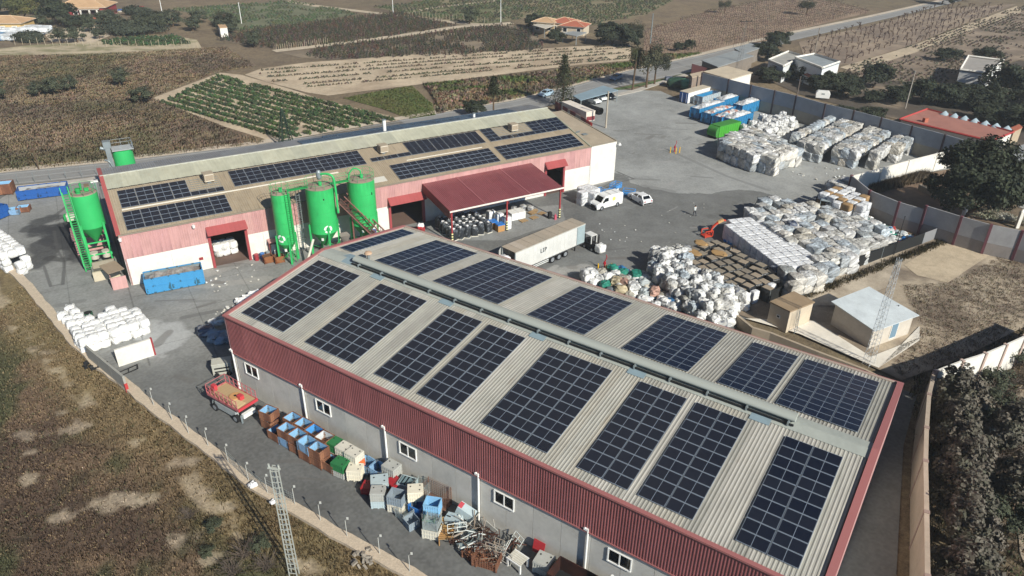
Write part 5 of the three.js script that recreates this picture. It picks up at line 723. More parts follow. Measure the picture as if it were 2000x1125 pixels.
// tall stack of furniture like blocks at the corner of the wall
const gI = 'white and tan blocks stacked at the wall corner';
gridFill([[48.65,-108.15], [53.27,-111.7], [54.81,-106.32], [52.48,-101.97], [48.95,-104.15]], d2([48.65,-108.15], [52.95,-103.12]), 1.5, 1.3, (x, z, i, j, edge, ry) => { for (let k = 0; k < 3; k++) blob('smooth', 'stacked_block', 'white or tan foam block in the tall stack at the wall corner', 'block', gI, [x + rr(-0.1, 0.1), z + rr(-0.1, 0.1)], 0.03 + k * 1.1, ry + rr(-0.1, 0.1), rnd() < 0.22 ? M('#b79468', { map: T.grime }) : sackM, [rr(0.85, 1), rr(0.8, 1), rr(0.85, 1)]); });
for (const p of [0, 1]) { const o = thing('open_box', p === 0 ? 'grey open fronted box, nearer the yard at the wall corner stack' : 'second grey open fronted box at the wall corner stack', 'box', p ? [48.69,-106.92] : [48.64,-108.56], -0.5); for (const y of [0, 1.3]) { new MB().box(1.3, 0.08, 1.2, 0, y + 1.25, 0).box(0.08, 1.25, 1.2, -0.65, y + 0.62, 0).box(0.08, 1.25, 1.2, 0.65, y + 0.62, 0).box(1.3, 1.25, 0.08, 0, y + 0.62, -0.56).build('casing', M('#9aa6ac', { map: T.grime }), o); } }
for (const p of [[54.51,-117.65], [57.02,-119.18], [54.84,-115.79]]) blob('film', 'film_bale', 'pale film bale in the shade of the tall stack at the wall corner', 'bale', 'film bales in the shade at the wall corner', p, 0.03, rr(0, 3), filmM, [1.2, 1.1, 1.2]);
// big bags: left edge, bunker
const openBag = maker(() => { const o = thing('big_bag', '', 'bag'); mesh('sack', baleG.heavy[0], sackM, o); new MB().cyl(0.36, 0.36, 0.05, 0, 0.995, 0, { n: 16 }).build('mouth', M('#6c7274', { roughness: 0.9 }), o); for (const [x, z] of [[-0.36, -0.36], [0.36, -0.36], [0.36, 0.36], [-0.36, 0.36]]) new MB().add(new THREE.TorusGeometry(0.13, 0.025, 4, 8, Math.PI), x, 0.93, z, { ry: 0.8 }).build('loop', sackM, o); return o; });
[[[-52.05,-74.1], 'rearmost of the open big bags by the kerb'], [[-51.08,-73.31], 'open big bag behind the green drum'], [[-52.14,-72.59], 'leftmost open big bag by the kerb'], [[-51.01,-71.72], 'open big bag in the middle of the group by the kerb'], [[-50.02,-72.19], 'open big bag right of the middle of the group by the kerb'], [[-50.14,-70.74], 'open big bag nearest the bunker heap'], [[-49.27,-71.1], 'plain big bag beside the bunker heap'], [[-48.62,-71.78], 'single open big bag right of the group by the kerb']].forEach(([p, l]) => openBag(p, rr(0, 1), 'white ' + l, 0.03, undefined, [1, 1.05, 1]));
const gL = 'filled white big bags heaped at the concrete bunker', PL = [[-48.62,-68.95], [-46.24,-70.3], [-46.84,-72.73], [-42.78,-72.61], [-41.07,-70.21], [-44.13,-66.59], [-46.15,-65.95]];
gridFill(PL, d2([-46.15,-65.95], [-41.07,-70.21]), 1.02, 1.0, (x, z, i, j, edge, ry) => { for (let k = edge ? 0 : 1; k < 2; k++) blob('heavy', 'big_bag', 'filled white big bag heaped at the concrete bunker wall', 'bag', gL, [x + rr(-0.1, 0.1), z + rr(-0.1, 0.1)], 0.03 + k * 0.85, ry + rr(-0.3, 0.3), sackM, [rr(0.95, 1.1), rr(0.85, 1.05), rr(0.95, 1.1)]); });
const gK = 'white big bags stacked at the left edge of the yard';
gridFill([[-73.21,-91.19], [-70.97,-92.41], [-67.66,-89.29], [-63.69,-86.05], [-62.6,-82.36], [-67.65,-85.64], [-71.91,-88.07]], d2([-69.67,-88.91], [-62.83,-83.19]), 1.05, 1.02, (x, z, i, j, edge, ry) => { for (let k = edge ? 0 : 2; k < 3 - (i > 4 ? 1 : 0); k++) blob('heavy', 'big_bag', 'filled white big bag stacked at the left edge of the yard', 'bag', gK, [x + rr(-0.1, 0.1), z + rr(-0.1, 0.1)], 0.03 + k * 0.92, ry + rr(-0.2, 0.2), sackM, [rr(0.95, 1.08), rr(0.9, 1.05), rr(0.95, 1.08)]); });
{ const o = thing('drum', 'dark green drum beside the open big bags by the kerb', 'drum', [-49.43,-73.12], 0); new MB().cyl(0.5, 0.5, 0.8, 0, 0.4, 0, { n: 16 }).build('body', M('#2d5a45', { map: T.grime }), o); new MB().cyl(0.4, 0.4, 0.05, 0, 0.8, 0, { n: 16 }).build('lid', darkM, o); }
{   // bunker
  const a = [-38.65,-65.83], b = [-41.46,-63.55], ry = 0.68, L = 3.61, o = thing('bunker_wall', 'cream rendered bunker wall with a red end post in front of the big bags', 'wall', lerp2(a, b, 0.5), ry);
  new MB().box(L, 2.1, 0.25, 0, 1.05, 0).build('panel', plasterM, o); new MB().box(0.18, 2.15, 0.3, L / 2 + 0.05, 1.08, 0).build('end_post', M('#8f2f33'), o);
  const c = [-45.03,-64.61], d = [-38.49,-59.26], o2 = thing('bunker_wall', 'grey concrete side wall of the bunker along the kerb', 'wall', lerp2(c, d, 0.5), -0.69), L2 = 8.45;
  for (let k = 0; k < 3; k++) new MB().box(L2 / 3 - 0.03, 1.9, 0.22, -L2 / 2 + (k + 0.5) * L2 / 3, 0.95, 0).build('panel', M('#a5a49c', { map: T.grime }), o2); new MB().box(0.2, 1.0, 0.28, L2 / 2, 0.5, 0).build('end_post', M('#b03a3a'), o2);
  const q = thing('scrap_rack', 'dark steel frame lying against the bunker side wall', 'frame', [-40.05,-62.84], 0.5); new MB().bar([-0.9, 0.1, 0], [0.9, 0.5, 0], 0.06).bar([-0.9, 0.1, 0.8], [0.9, 0.5, 0.8], 0.06).bar([-0.9, 0.1, 0], [-0.9, 0.1, 0.8], 0.06).bar([0.9, 0.5, 0], [0.9, 0.5, 0.8], 0.06).bar([0, 0.3, 0], [0, 0.3, 0.8], 0.05).build('frame', darkM, q);
}
blob('dark', 'blue_bag', 'dark blue plastic bag in the warehouse shadow by the left gable', 'bag', undefined, [-34.51,-69.94], 0.03, 0.4, filmM, [1.2, 1, 1.1]); for (const [x, y] of [[0, 0], [1, 0.2], [1.2, 1.2], [0.3, 1.1], [2, 0.6]]) blob('loose', 'blue_bag', 'greyish blue plastic bag in the warehouse shadow by the left gable', 'bag', 'greyish blue bags by the left gable', [[-33.36,-69.33][0] + x * 0.8, [-33.36,-69.33][1] + y * 0.7], 0.03, rr(0, 6), M('#8fa6bb', { map: T.plastic }), [1.5, 1.6, 1.5]);
blob('bag', 'white_sack', 'white bag with a green print lying at the warehouse left gable', 'sack', undefined, [-33.67,-71.49], 0.5, 0.6, sackM, [1.4, 0.6, 0.9]);
for (const p of [[-32.29,-77.66], [-32.85,-76.9], [-31.86,-78.69]]) blob('loose', 'white_sack', 'white sack dropped along the left gable edge of the warehouse', 'sack', 'white sacks along the left gable', p, 0.03, 0.5, sackM, [1.6, 1.4, 1.2]);
// bags inside the first door, black bags under the canopy
gridFill([FW(10.5, 3.2), FW(14.2, 3.2), FW(14.2, 5.2), FW(10.5, 5.2)], d2(FW(0, 0), FW(1, 0)), 1.0, 1.0, (x, z) => { for (let k = 0; k < 2; k++) blob('heavy', 'big_bag', 'white big bag piled just inside the first shutter door', 'bag', 'big bags inside the first shutter door', [x + rr(-0.1, 0.1), z + rr(-0.1, 0.1)], 0.06 + k * 0.8, rr(0, 3), sackM); });
const blk = maker(() => { const o = thing('black_big_bag', 'tall black wrapped big bag with white tied top under the red canopy', 'bag', [0, 0], 0, 'black big bags under the canopy'); mesh('sack', lumpBox(0.95, 1.55, 0.95, 71, { jit: 0.03, round: 0.35, n: 7, col: (x, y, z, q) => mix3([0.03, 0.034, 0.04], [0.16, 0.18, 0.2], sst(0.06, 0.16, q(3, 3))) }), blackM, o); mesh('tied_top', lumpBox(0.4, 0.2, 0.4, 72, { n: 4, jit: 0.1, round: 0.6, col: () => [0.8, 0.8, 0.8] }), sackM, o).position.y = 1.48; new MB().box(0.98, 0.12, 0.98, 0, 0.06, 0).build('base_wrap', pc.white, o); return o; });
for (let i = 0; i < 6; i++) for (let j = 0; j < 5; j++) blk(FW(41.6 + i * 1.12 + rr(-0.1, 0.1), -8.0 + j * 1.2 + rr(-0.1, 0.1)), rr(0, 3), undefined, 0.03, undefined, [1, rr(0.94, 1.1), 1]);
for (const [u, v, y, c, l] of [[49.0, -8.4, 0, '#b98f5c', 'cardboard pallet box with blue lid by the middle canopy post'], [48.6, -7.0, 0, '#b98f5c', 'second cardboard pallet box with blue lid under the canopy']]) { const o = thing('carton', l, 'carton', FW(u, v), PF); new MB().box(1.1, 1.0, 1.0, 0, 0.55, 0).build('box', M(c, { map: T.wood }), o); new MB().box(1.2, 0.16, 1.1, 0, 1.13, 0).build('lid', M('#2f74c0', { roughness: 0.4 }), o); }
[[50.3, -8.2, 0, 'white wrapped pallet right of the middle canopy post'], [49.9, -6.6, 0, 'white wrapped pallet behind the middle canopy post'], [49.3, -5.2, 0, 'white wrapped pallet deepest in the row behind the canopy post']].forEach(([u, v, y, l]) => blob('smooth', 'wrapped_pallet', l, 'pallet', undefined, FW(u, v), 0.03, PF, sackM, [0.8, 1.7, 0.85]));
{ const o = thing('white_crate_stack', 'long white carton block at the right side of the canopy floor', 'crate', FW(53.6, -5.4), PF); for (const x of [-0.62, 0.62]) new MB().box(1.2, 1.1, 1.7, x, 0.58, 0).build('carton', pvcM, o); }
const pallet = maker(() => { const o = thing('pallet', '', 'pallet'), m = M('#a48a66', { map: T.wood }); for (let k = 0; k < 5; k++) new MB().box(1.2, 0.025, 0.14, 0, 0.13, -0.4 + k * 0.2).build('board', m, o); for (const x of [-0.5, 0, 0.5]) new MB().box(0.1, 0.11, 0.9, x, 0.06, 0).build('bearer', m, o); return o; });
[[55.9, -7.0, 0, 'flat wooden pallet on the canopy floor nearest the trailer'], [56.6, -5.4, 0, 'wooden pallet, lowest in the pile under the right of the canopy'], [56.6, -5.4, 0.15, 'wooden pallet, top of the pile under the right of the canopy'], [57.9, -6.2, 0, 'wooden pallet beside the right canopy post'], [57.4, -4.6, 0.02, 'wooden pallet farthest back under the right of the canopy'], [53.9, -7.2, 0, 'round topped tan pallet before the white cartons']].forEach(([u, v, y, l]) => pallet(FW(u, v), PF + rr(-0.5, 0.5), l, 0.03 + y));
for (let k = 0; k < 4; k++) blob('grey', 'black_sack', 'black sack in the small pile under the right part of the canopy', 'sack', 'black sacks under the right of the canopy', FW(54.6 + k * 0.8, -3.2 - (k % 2)), 0.03, k, blackM, [0.9, 0.8, 0.9]);
{ const o = thing('gas_bottle', 'pink red gas bottle beside the right canopy post', 'bottle', FW(58.5, -9.0), 0); new MB().cyl(0.2, 0.2, 0.7, 0, 0.38, 0).build('body', M('#c2566a'), o); new MB().cyl(0.1, 0.06, 0.2, 0, 0.85, 0).build('valve', M('#c2566a'), o); } { const o = thing('waste_bin', 'black wheeled bin between the gas bottle and the canopy post', 'bin', FW(58.0, -8.2), 0.4); new MB().box(0.5, 0.95, 0.55, 0, 0.52, 0).build('body', darkM, o); new MB().box(0.55, 0.07, 0.6, 0, 1.02, 0).build('lid', darkM, o); }
{ const o = thing('red_bin', 'red and white loose bags just outside the second shutter door', 'bag', FW(38.6, -3.2), 0); mesh('bag', baleG.bag[1], M('#c43b40', { map: T.plastic }), o); mesh('bag', baleG.loose[1], sackM, o).position.y = 0.9; }
// film block, blue frames behind the van
gridFill([[9.89,-110.19], [11.63,-113.33], [14.08,-110.77], [12.69,-108.17]], d2([11.63,-113.33], [13.87,-110.33]), 1.4, 1.3, (x, z, i, j, e, ry) => { for (let k = 0; k < 2; k++) blob('smooth', 'film_bale', 'grey white film bale in the block between the van and the canopy', 'bale', 'film bales between van and canopy', [x, z], 0.03 + k * 1.1, ry + rr(-0.1, 0.1), filmM); });
for (const [p, ry, l] of [[[14.09,-114.33], 0.5, 'pale blue steel stillage left behind the van'], [[15.92,-113.94], 0.5, 'blue steel stillage right behind the van'], [[17.33,-117.24], 0.9, 'blue steel stillage leaning at the white annex corner'], [[19.2,-114.28], -0.3, 'blue steel stillage beside the white hatchback']]) { const o = thing('stillage', l, 'stillage', p, ry), m = M('#4a8fcf', { map: T.worn, roughness: 0.5 }); const w = 1.9, h = 1.0, d = 1.2; for (const x of [-w / 2, w / 2]) for (const z of [-d / 2, d / 2]) new MB().bar([x, 0, z], [x, h, z], 0.05, { sq: true }).build('post', m, o); for (const y of [0.15, 0.55, 0.95]) new MB().bar([-w / 2, y, d / 2], [w / 2, y, d / 2], 0.04, { sq: true }).bar([-w / 2, y, -d / 2], [w / 2, y, -d / 2], 0.04, { sq: true }).bar([w / 2, y, -d / 2], [w / 2, y, d / 2], 0.04, { sq: true }).bar([-w / 2, y, -d / 2], [-w / 2, y, d / 2], 0.04, { sq: true }).build('rail', m, o); new MB().box(w, 0.05, d, 0, 0.18, 0).build('deck', m, o); new MB().box(w - 0.1, 0.5, 0.03, 0, 0.5, d / 2).build('plate', m, o); }
// ---------------------------------------------------------------- containers and skips
function openContainer(label, pos, ry, L, W, Hh, out, inn, load, loadC, floorY = 0.25) {
  const o = thing('container', label, 'container', pos, ry), m = out;   // local x = length from the near end, z towards the viewer's right
  const side = (len, z, x, r2, nm) => { const b = new MB(), n = Math.round(len / 0.95); b.box(len, Hh - 0.3, 0.05, 0, Hh / 2 + 0.05, 0); b.box(len, 0.14, 0.12, 0, Hh - 0.06, 0).box(len, 0.16, 0.12, 0, 0.28, 0).box(len, 0.1, 0.09, 0, Hh * 0.52, 0.03); for (let k = 0; k <= n; k++) b.box(0.1, Hh - 0.2, 0.12, -len / 2 + k * len / n, Hh / 2 + 0.06, 0.02); const q = b.build(nm, m, o); q.position.set(x, 0, z); q.rotation.y = r2; };
  side(L, W / 2, L / 2, 0, 'side_panel'); side(L, -W / 2, L / 2, Math.PI, 'side_panel'); side(W, 0, 0, -Math.PI / 2, 'end_door'); side(W, 0, L, Math.PI / 2, 'end_panel');
  new MB().box(L, 0.1, W, L / 2, 0.25, 0).build('floor', inn, o); new MB().box(0.5, 0.2, 0.2, 0.4, 0.1, W / 2 - 0.2).box(0.5, 0.2, 0.2, 0.4, 0.1, -W / 2 + 0.2).box(0.5, 0.2, 0.2, L - 0.4, 0.1, 0).build('skid', darkM, o);
  const lin_ = new MB().box(L - 0.1, Hh - 0.4, 0.02, L / 2, Hh / 2 + 0.1, W / 2 - 0.05).box(L - 0.1, Hh - 0.4, 0.02, L / 2, Hh / 2 + 0.1, -W / 2 + 0.05).build('lining', inn, o);
  if (load) { const g = new THREE.PlaneGeometry(L - 0.15, W - 0.15, 28, 10); g.rotateX(-Math.PI / 2); const p = g.attributes.position, c = new Float32Array(p.count * 3), uv = g.attributes.uv; for (let i = 0; i < p.count; i++) { const x = p.getX(i), z = p.getZ(i), e = Math.min(1, 2.2 * Math.min((L / 2 - Math.abs(x)) / L * 2, (W / 2 - Math.abs(z)) / W * 1.6)); p.setY(i, load * Hh + 0.55 * e + (fbm(x * 1.4 + L, z * 1.4, 5, 4) - 0.5) * 0.75); const k = loadC(x, z); c.set(k, i * 3); uv.setXY(i, x, z); } g.setAttribute('color', new THREE.BufferAttribute(c, 3)); g.computeVertexNormals(); const l = mesh('heaped_waste', clean(g), filmM); l.position.set(pos[0] + Math.cos(ry) * L / 2, 0, pos[1] - Math.sin(ry) * L / 2); l.rotation.y = ry; l.userData = { label: 'heaped waste filling the ' + label, category: 'waste', kind: 'stuff' }; }
  return o;
}
const whiteLoad = (x, z) => mix3([0.75, 0.76, 0.76], [0.45, 0.46, 0.47], sst(0.4, 0.7, fbm(x * 1.2, z * 1.2, 8, 4))), mixLoad = (x, z) => { const t = fbm(x * 0.9, z * 0.9, 18, 4); return t > 0.6 ? [0.55, 0.2, 0.12] : t < 0.38 ? [0.25, 0.4, 0.52] : [0.66, 0.66, 0.65]; }, dustLoad = (x, z) => mix3([0.36, 0.35, 0.33], [0.2, 0.18, 0.16], sst(0.4, 0.7, fbm(x * 1.5, z * 1.5, 28, 4)));
const ends = [[[39.37,-175.75], [40.32,-170.75]], [[38.72,-161.71], [40.56,-158.59]], [[40.5,-157.8], [42.13,-155.19]], [[42.15,-154.81], [43.92,-153.02]], [[44.12,-153.4], [45.83,-152.01]]];
const yc = 0.76;
openContainer('blue open container, leftmost of the front row behind the green container', lerp2(...ends[1], 0.5), yc, 10.5, 2.35, 2.35, blueS, blueS, 0.92, whiteLoad);
openContainer('blue open container with orange and white waste, second of the front row', lerp2(...ends[2], 0.5), yc, 9.5, 2.35, 2.35, blueS, blueS, 0.9, mixLoad);
openContainer('blue open container with mixed plastic waste, third of the front row', lerp2(...ends[3], 0.5), yc, 8.5, 2.3, 2.35, blueS, blueS, 0.88, mixLoad);
openContainer('blue open container, rightmost of the front row with its long side in the sun', lerp2(...ends[4], 0.5), yc, 8.2, 2.3, 2.35, blueS, blueS, 0.95, whiteLoad);
openContainer('blue open container behind the rightmost one with pale waste, nearest the panel wall', [49.8,-163.06], yc, 8.0, 2.4, 2.5, blueS, blueS, 0.95, whiteLoad);
openContainer('blue open container in the rear row behind the orange waste', [46.6,-167.98], yc, 7.5, 2.4, 2.3, blueS, blueS, 0.9, whiteLoad);
openContainer('grey sided open container beside the closed white roofed one', [42.84,-171.32], yc, 7.5, 2.3, 2.2, M('#a9b4bb', { map: T.worn }), blueS, 0, null);
{ const p = lerp2(...ends[0], 0.5), o = thing('container', 'closed white container with tan roof and blue doors, leftmost by the panel wall', 'container', p, yc), L = 11.5; new MB().box(L, 2.4, 0.06, L / 2, 1.35, 1.2).box(L, 2.4, 0.06, L / 2, 1.35, -1.2).box(0.06, 2.4, 2.4, L, 1.35, 0).build('wall', pvcM, o); new MB().box(L + 0.1, 0.1, 2.5, L / 2, 2.6, 0).build('roof', M('#c9bda8', { map: T.grime }), o); for (const z of [-0.6, 0.6]) { const dr = new MB().box(0.08, 2.35, 1.15, 0, 1.35, z).build('door', blueD, o); new MB().bar([-0.07, 0.3, z + 0.2], [-0.07, 2.4, z + 0.2], 0.03).build('locking_bar', pvcM, dr); } new MB().box(L, 0.2, 2.3, L / 2, 0.1, 0).build('base_frame', darkM, o); }
{   // green rounded container
  const a = [39.49,-145.05], ry = 0.64, o = thing('container', 'bright green roll container with ribbed sides and rounded ends', 'container', [a[0] + 0.6, a[1] - 0.9], ry), L = 7.6, gm = M('#4fae3c', { map: T.grime, roughness: 0.45 }), gd = M('#3f8a38', { map: T.grime });
  const sh = new THREE.Shape(); sh.moveTo(0.7, 0.3); sh.lineTo(L, 0.3); sh.lineTo(L, 2.5); sh.lineTo(1.3, 2.5); sh.quadraticCurveTo(0, 2.4, 0, 1.3); sh.quadraticCurveTo(0, 0.4, 0.7, 0.3); const g = new THREE.ExtrudeGeometry(sh, { depth: 2.3, bevelEnabled: false, curveSegments: 10 }); new MB().add(g, 0, 0, -1.15).build('body', gd, o);
  for (const z of [-1.2, 1.2]) { const b = new MB(); for (let k = 0; k < 10; k++) b.box(0.14, 2.1, 0.1, 1.0 + k * 0.7, 1.4, z); b.box(L - 0.9, 0.12, 0.12, L / 2 + 0.45, 2.46, z).box(L - 0.9, 0.14, 0.12, L / 2 + 0.45, 0.4, z).box(L - 0.9, 2.0, 0.04, L / 2 + 0.45, 1.4, z * 0.985); b.build('rib_panel', gm, o); } new MB().box(L - 1, 0.1, 2.3, L / 2 + 0.5, 2.53, 0).build('lid', gd, o); new MB().cyl(0.2, 0.2, 2.2, 0.4, 0.2, 0, { rx: Math.PI / 2 }).cyl(0.2, 0.2, 2.2, L - 0.3, 0.2, 0, { rx: Math.PI / 2 }).build('roller', darkM, o);
}
openContainer('blue skip full of pale dusty waste before the white wall of the far warehouse', [[-45.8,-78.69][0] + 0.25, [-45.8,-78.69][1] - 1.0], 0.46, 6.7, 2.3, 2.2, M('#3f8fc2', { map: T.worn, roughness: 0.5 }), M('#7f8a8c', { map: T.grime }), 0.72, dustLoad);
{ const p = [-78.97,-107.93], o = openContainer('long blue skip with sloping ends beside the road on the left', [p[0] + 0.1, p[1] - 1.1], 0.42, 6.9, 2.3, 1.7, blueD, M('#a9acae', { map: T.grime }), 0.45, dustLoad); }
openContainer('blue skip cut by the left edge of the picture', [-78.82,-97.9], 1.3, 5, 2.3, 1.9, blueD, blueD, 0, null);
for (const [p, k, l, s] of [[[-82.4,-111.3], 'rb', 'rusty bin at the left end of the long blue skip by the road', [1.7, 1.9, 1.7]], [[-76.16,-103.1], 'bb', 'pale blue bin on the ground left of the rusty bin near the road', [1.2, 0.9, 1.2]], [[-75.27,-104.13], 'rb', 'rusty bin with tan contents beside the pale blue bin near the road', [1.2, 0.9, 1.2]]]) bins(k)(p, 0.3, l, 0.03, undefined, s).userData.group = undefined;
// ---------------------------------------------------------------- perimeter walls
function panelWall(label, tops, h, botFrac, upM, lowM, postM, thick = 0.18) {
  const o = thing('perimeter_wall', label, 'wall', tops[0]), O = tops[0];
  for (let i = 0; i < tops.length; i++) {
    const a = tops[i], b = tops[i + 1]; const ry0 = b ? Math.atan2(-(b[1] - a[1]), b[0] - a[0]) : 0; const ht = Array.isArray(h) ? h[Math.min(i, h.length - 1)] : h;
    const p = new MB().box(0.34, ht + 0.15, 0.42, a[0] - O[0], ht / 2, a[1] - O[1], { ry: ry0 }).build('post', postM, o);
    if (!b) continue; const L = Math.hypot(b[0] - a[0], b[1] - a[1]) - 0.2, cx = (a[0] + b[0]) / 2 - O[0], cz = (a[1] + b[1]) / 2 - O[1];
    for (const [y0, y1, m] of [[0, ht * botFrac - 0.02, lowM], [ht * botFrac, ht, upM]]) if (y1 - y0 > 0.1) { const q = new THREE.Mesh(uvShift(clean(boxGeo(L, y1 - y0, thick)), i * 1.37, i * 0.71), m); q.name = 'wall_panel'; q.castShadow = q.receiveShadow = true; q.position.set(cx, (y0 + y1) / 2, cz); q.rotation.y = ry0; o.add(q); }
  }
  return o;
}
const wUp = M('#a6aab0', { map: T.grime, roughness: 0.9 }), wLow = M('#b0a898', { map: T.grime, roughness: 0.9 }), wPost = M('#5a4a4c', { map: T.grime }), wRed = M('#70424a', { map: T.grime });
panelWall('tall grey panel wall with dark posts along the upper right of the yard', [[45.44,-180.98], [50.37,-174.94], [54.2,-169.68], [58.06,-164.72], [61.42,-160.42], [65.37,-153.88], [69.41,-148.96], [72.86,-143.92], [76.4,-138.51], [79.93,-133.13], [82.1,-129.24]], 5.3, 0.45, wUp, wLow, wPost);
panelWall('grey panel wall with red posts at the right side of the bale yard', [[55.27,-114.06], [55.51,-107.48], [57.9,-102.77], [60.46,-100.02], [63.59,-96.19], [66.24,-93.44], [69.39,-91.5], [72.47,-88.51]], [4, 4, 4, 4.6], 0.42, M('#aaa9a9', { map: T.grime, roughness: 0.9 }), M('#98908a', { map: T.grime, roughness: 0.9 }), wRed);
panelWall('cream boundary wall in the sun behind the bale yard corner', [[56.25,-115.72], [62.73,-119.7], [69.41,-123.92], [76.54,-128.1], [84.12,-132.23]], 3.4, 0, plasterM, plasterM, plasterM);
panelWall('cream boundary wall in the sun above the scrub at the right edge', [[41.55,-59.09], [45.13,-60.93], [48.18,-62.28], [51.24,-63.95], [54.26,-65.69], [61.04,-69.62]], 4, 0, plasterM, plasterM, M('#c4ada0', { map: T.grime }));
panelWall('dark sided retaining wall along the alley right of the foreground warehouse', [[41.14,-58.57], [39.02,-55.27], [36.43,-50.45], [34.27,-46.19], [31.59,-40.53], [28.78,-34.64], [27.5, -31]], 4, 0, M('#b8a896', { map: T.grime }), wLow, M('#a08a80', { map: T.grime }), 0.35);
{   // broken pale wall at the shed plot
  const pts = [[26.01,-74.96], [27.48,-71.12], [29.21,-70.07], [33.32,-66.26], [36.99,-63.11], [38.91,-60.48]], o = thing('boundary_wall', 'low broken pale wall between the shed plot and the warehouse back', 'wall', pts[0]);
  for (let i = 0; i + 1 < pts.length; i++) { const a = pts[i], b = pts[i + 1], L = Math.hypot(b[0] - a[0], b[1] - a[1]); new MB().box(L, 1.3, 0.3, (a[0] + b[0]) / 2 - pts[0][0], 0.6, (a[1] + b[1]) / 2 - pts[0][1], { ry: Math.atan2(-(b[1] - a[1]), b[0] - a[0]) }).build('wall_panel', M('#b5a58f', { map: T.grime }), o); }
}
{   // dark mesh fence along the bale yard
  const pts = [[66.88,-101.32], [59.28,-96.45], [51.17,-91.43], [43.59,-86.51], [36.58,-81.86], [31.69,-78.62]], o = thing('mesh_fence', 'low fence covered with black mesh along the edge of the bale yard', 'fence', pts[0]);
  for (let i = 0; i < pts.length; i++) { const a = pts[i], b = pts[i + 1]; new MB().bar([a[0] - pts[0][0], 0, a[1] - pts[0][1]], [a[0] - pts[0][0], 2.0, a[1] - pts[0][1]], 0.04).build('post', galvM, o); if (b) { const L = Math.hypot(b[0] - a[0], b[1] - a[1]); new MB().box(L, 1.9, 0.03, (a[0] + b[0]) / 2 - pts[0][0], 0.97, (a[1] + b[1]) / 2 - pts[0][1], { ry: Math.atan2(-(b[1] - a[1]), b[0] - a[0]) }).build('screen', M(i ? '#141616' : '#7d7e80', { roughness: 0.9 }), o); } }
}
// ---------------------------------------------------------------- vegetation
function leafGeo(n, rx, ry, rz, size, cols, o = {}) {   // leaf quads in clumps through the crown's volume
  const pos = [], nor = [], col = [], K = o.clumps || 16, cl = [];
  for (let i = 0; i < K; i++) { const a = rr(0, 6.283), t = Math.acos(rr(-0.75, 1)), q = rr(0.35, o.q || 0.82); cl.push([Math.sin(t) * Math.cos(a) * q * rx, Math.cos(t) * q * ry, Math.sin(t) * Math.sin(a) * q * rz, rr(...(o.cr || [0.26, 0.46])), pick(cols)]); }
  const N = new THREE.Vector3(), T1 = new THREE.Vector3(), T2 = new THREE.Vector3();
  for (let i = 0; i < n; i++) {
    const c = cl[i % K], a = rr(0, 6.283), t = Math.acos(rr(-1, 1)), q = Math.pow(rnd(), 0.4) * c[3], x = c[0] + Math.sin(t) * Math.cos(a) * q * rx, y = c[1] + Math.cos(t) * q * ry, z = c[2] + Math.sin(t) * Math.sin(a) * q * rz;
    N.set(x / rx + rr(-0.9, 0.9), y / ry + rr(-0.5, 1.2), z / rz + rr(-0.9, 0.9)).normalize(); T1.set(rr(-1, 1), rr(-1, 1), rr(-1, 1)).cross(N).normalize(); T2.crossVectors(N, T1);
    const s = size * rr(0.6, 1.3), w = s * (o.ar || 0.6), k = rr(0.75, 1.25), cc = mix3(c[4], pick(cols), 0.35).map((v) => v * k), P = (u, v) => [x + T1.x * u * s + T2.x * v * w, y + T1.y * u * s + T2.y * v * w, z + T1.z * u * s + T2.z * v * w];
    const A = P(-0.5, -0.2), B = P(0, -0.5), C2 = P(0.5, 0), D = P(0, 0.5); pos.push(...A, ...B, ...C2, ...A, ...C2, ...D); for (let j = 0; j < 6; j++) { nor.push(N.x, N.y, N.z); col.push(...cc); }
  }
  const g = new THREE.BufferGeometry(); g.setAttribute('position', new THREE.Float32BufferAttribute(pos, 3)); g.setAttribute('normal', new THREE.Float32BufferAttribute(nor, 3)); g.setAttribute('color', new THREE.Float32BufferAttribute(col, 3)); return clean(g);
}
const leafM = M('#ffffff', { roughness: 0.85, side: THREE.DoubleSide }), barkM = M('#5f4d3c', { map: T.wood, roughness: 0.95 }), twigM = M('#55443a', { roughness: 0.95 });
function limbs(b, p, dir, L, r, depth, spread = 0.7) {
  const q = [p[0] + dir[0] * L, p[1] + dir[1] * L, p[2] + dir[2] * L]; b.bar(p, q, r, { r2: r * 0.65, n: depth > 1 ? 6 : 4 }); if (!depth) return;
  const n = depth > 1 ? 3 : 4; for (let i = 0; i < n; i++) { const d = V(dir[0] + rr(-spread, spread), dir[1] + rr(-0.15, 0.45), dir[2] + rr(-spread, spread)).normalize(); limbs(b, q, [d.x, d.y, d.z], L * rr(0.6, 0.85), r * 0.62, depth - 1, spread); }
}
const darkG = [[0.022, 0.03, 0.012], [0.032, 0.042, 0.018], [0.016, 0.022, 0.01]], oliveG = [[0.05, 0.06, 0.032], [0.07, 0.08, 0.045], [0.038, 0.045, 0.024]], yellowG = [[0.11, 0.1, 0.025], [0.07, 0.08, 0.025]], midG = [[0.045, 0.065, 0.022], [0.06, 0.08, 0.03]];
function treeMaker(cat, n, h, r, trunkH, size, cols, o = {}) {
  return maker(() => { const t = thing(o.name || 'tree', '', cat); const b = new MB(); limbs(b, [0, 0, 0], [0, 1, 0], trunkH, r * (o.tr || 0.07), 2, 0.8); b.build('trunk', barkM, t); const g = leafGeo(n, r, (h - trunkH * 0.7) / 2, r, size, cols, o); const c = mesh('crown', g, leafM, t); c.position.y = trunkH * 0.7 + (h - trunkH * 0.7) / 2; return t; });
}
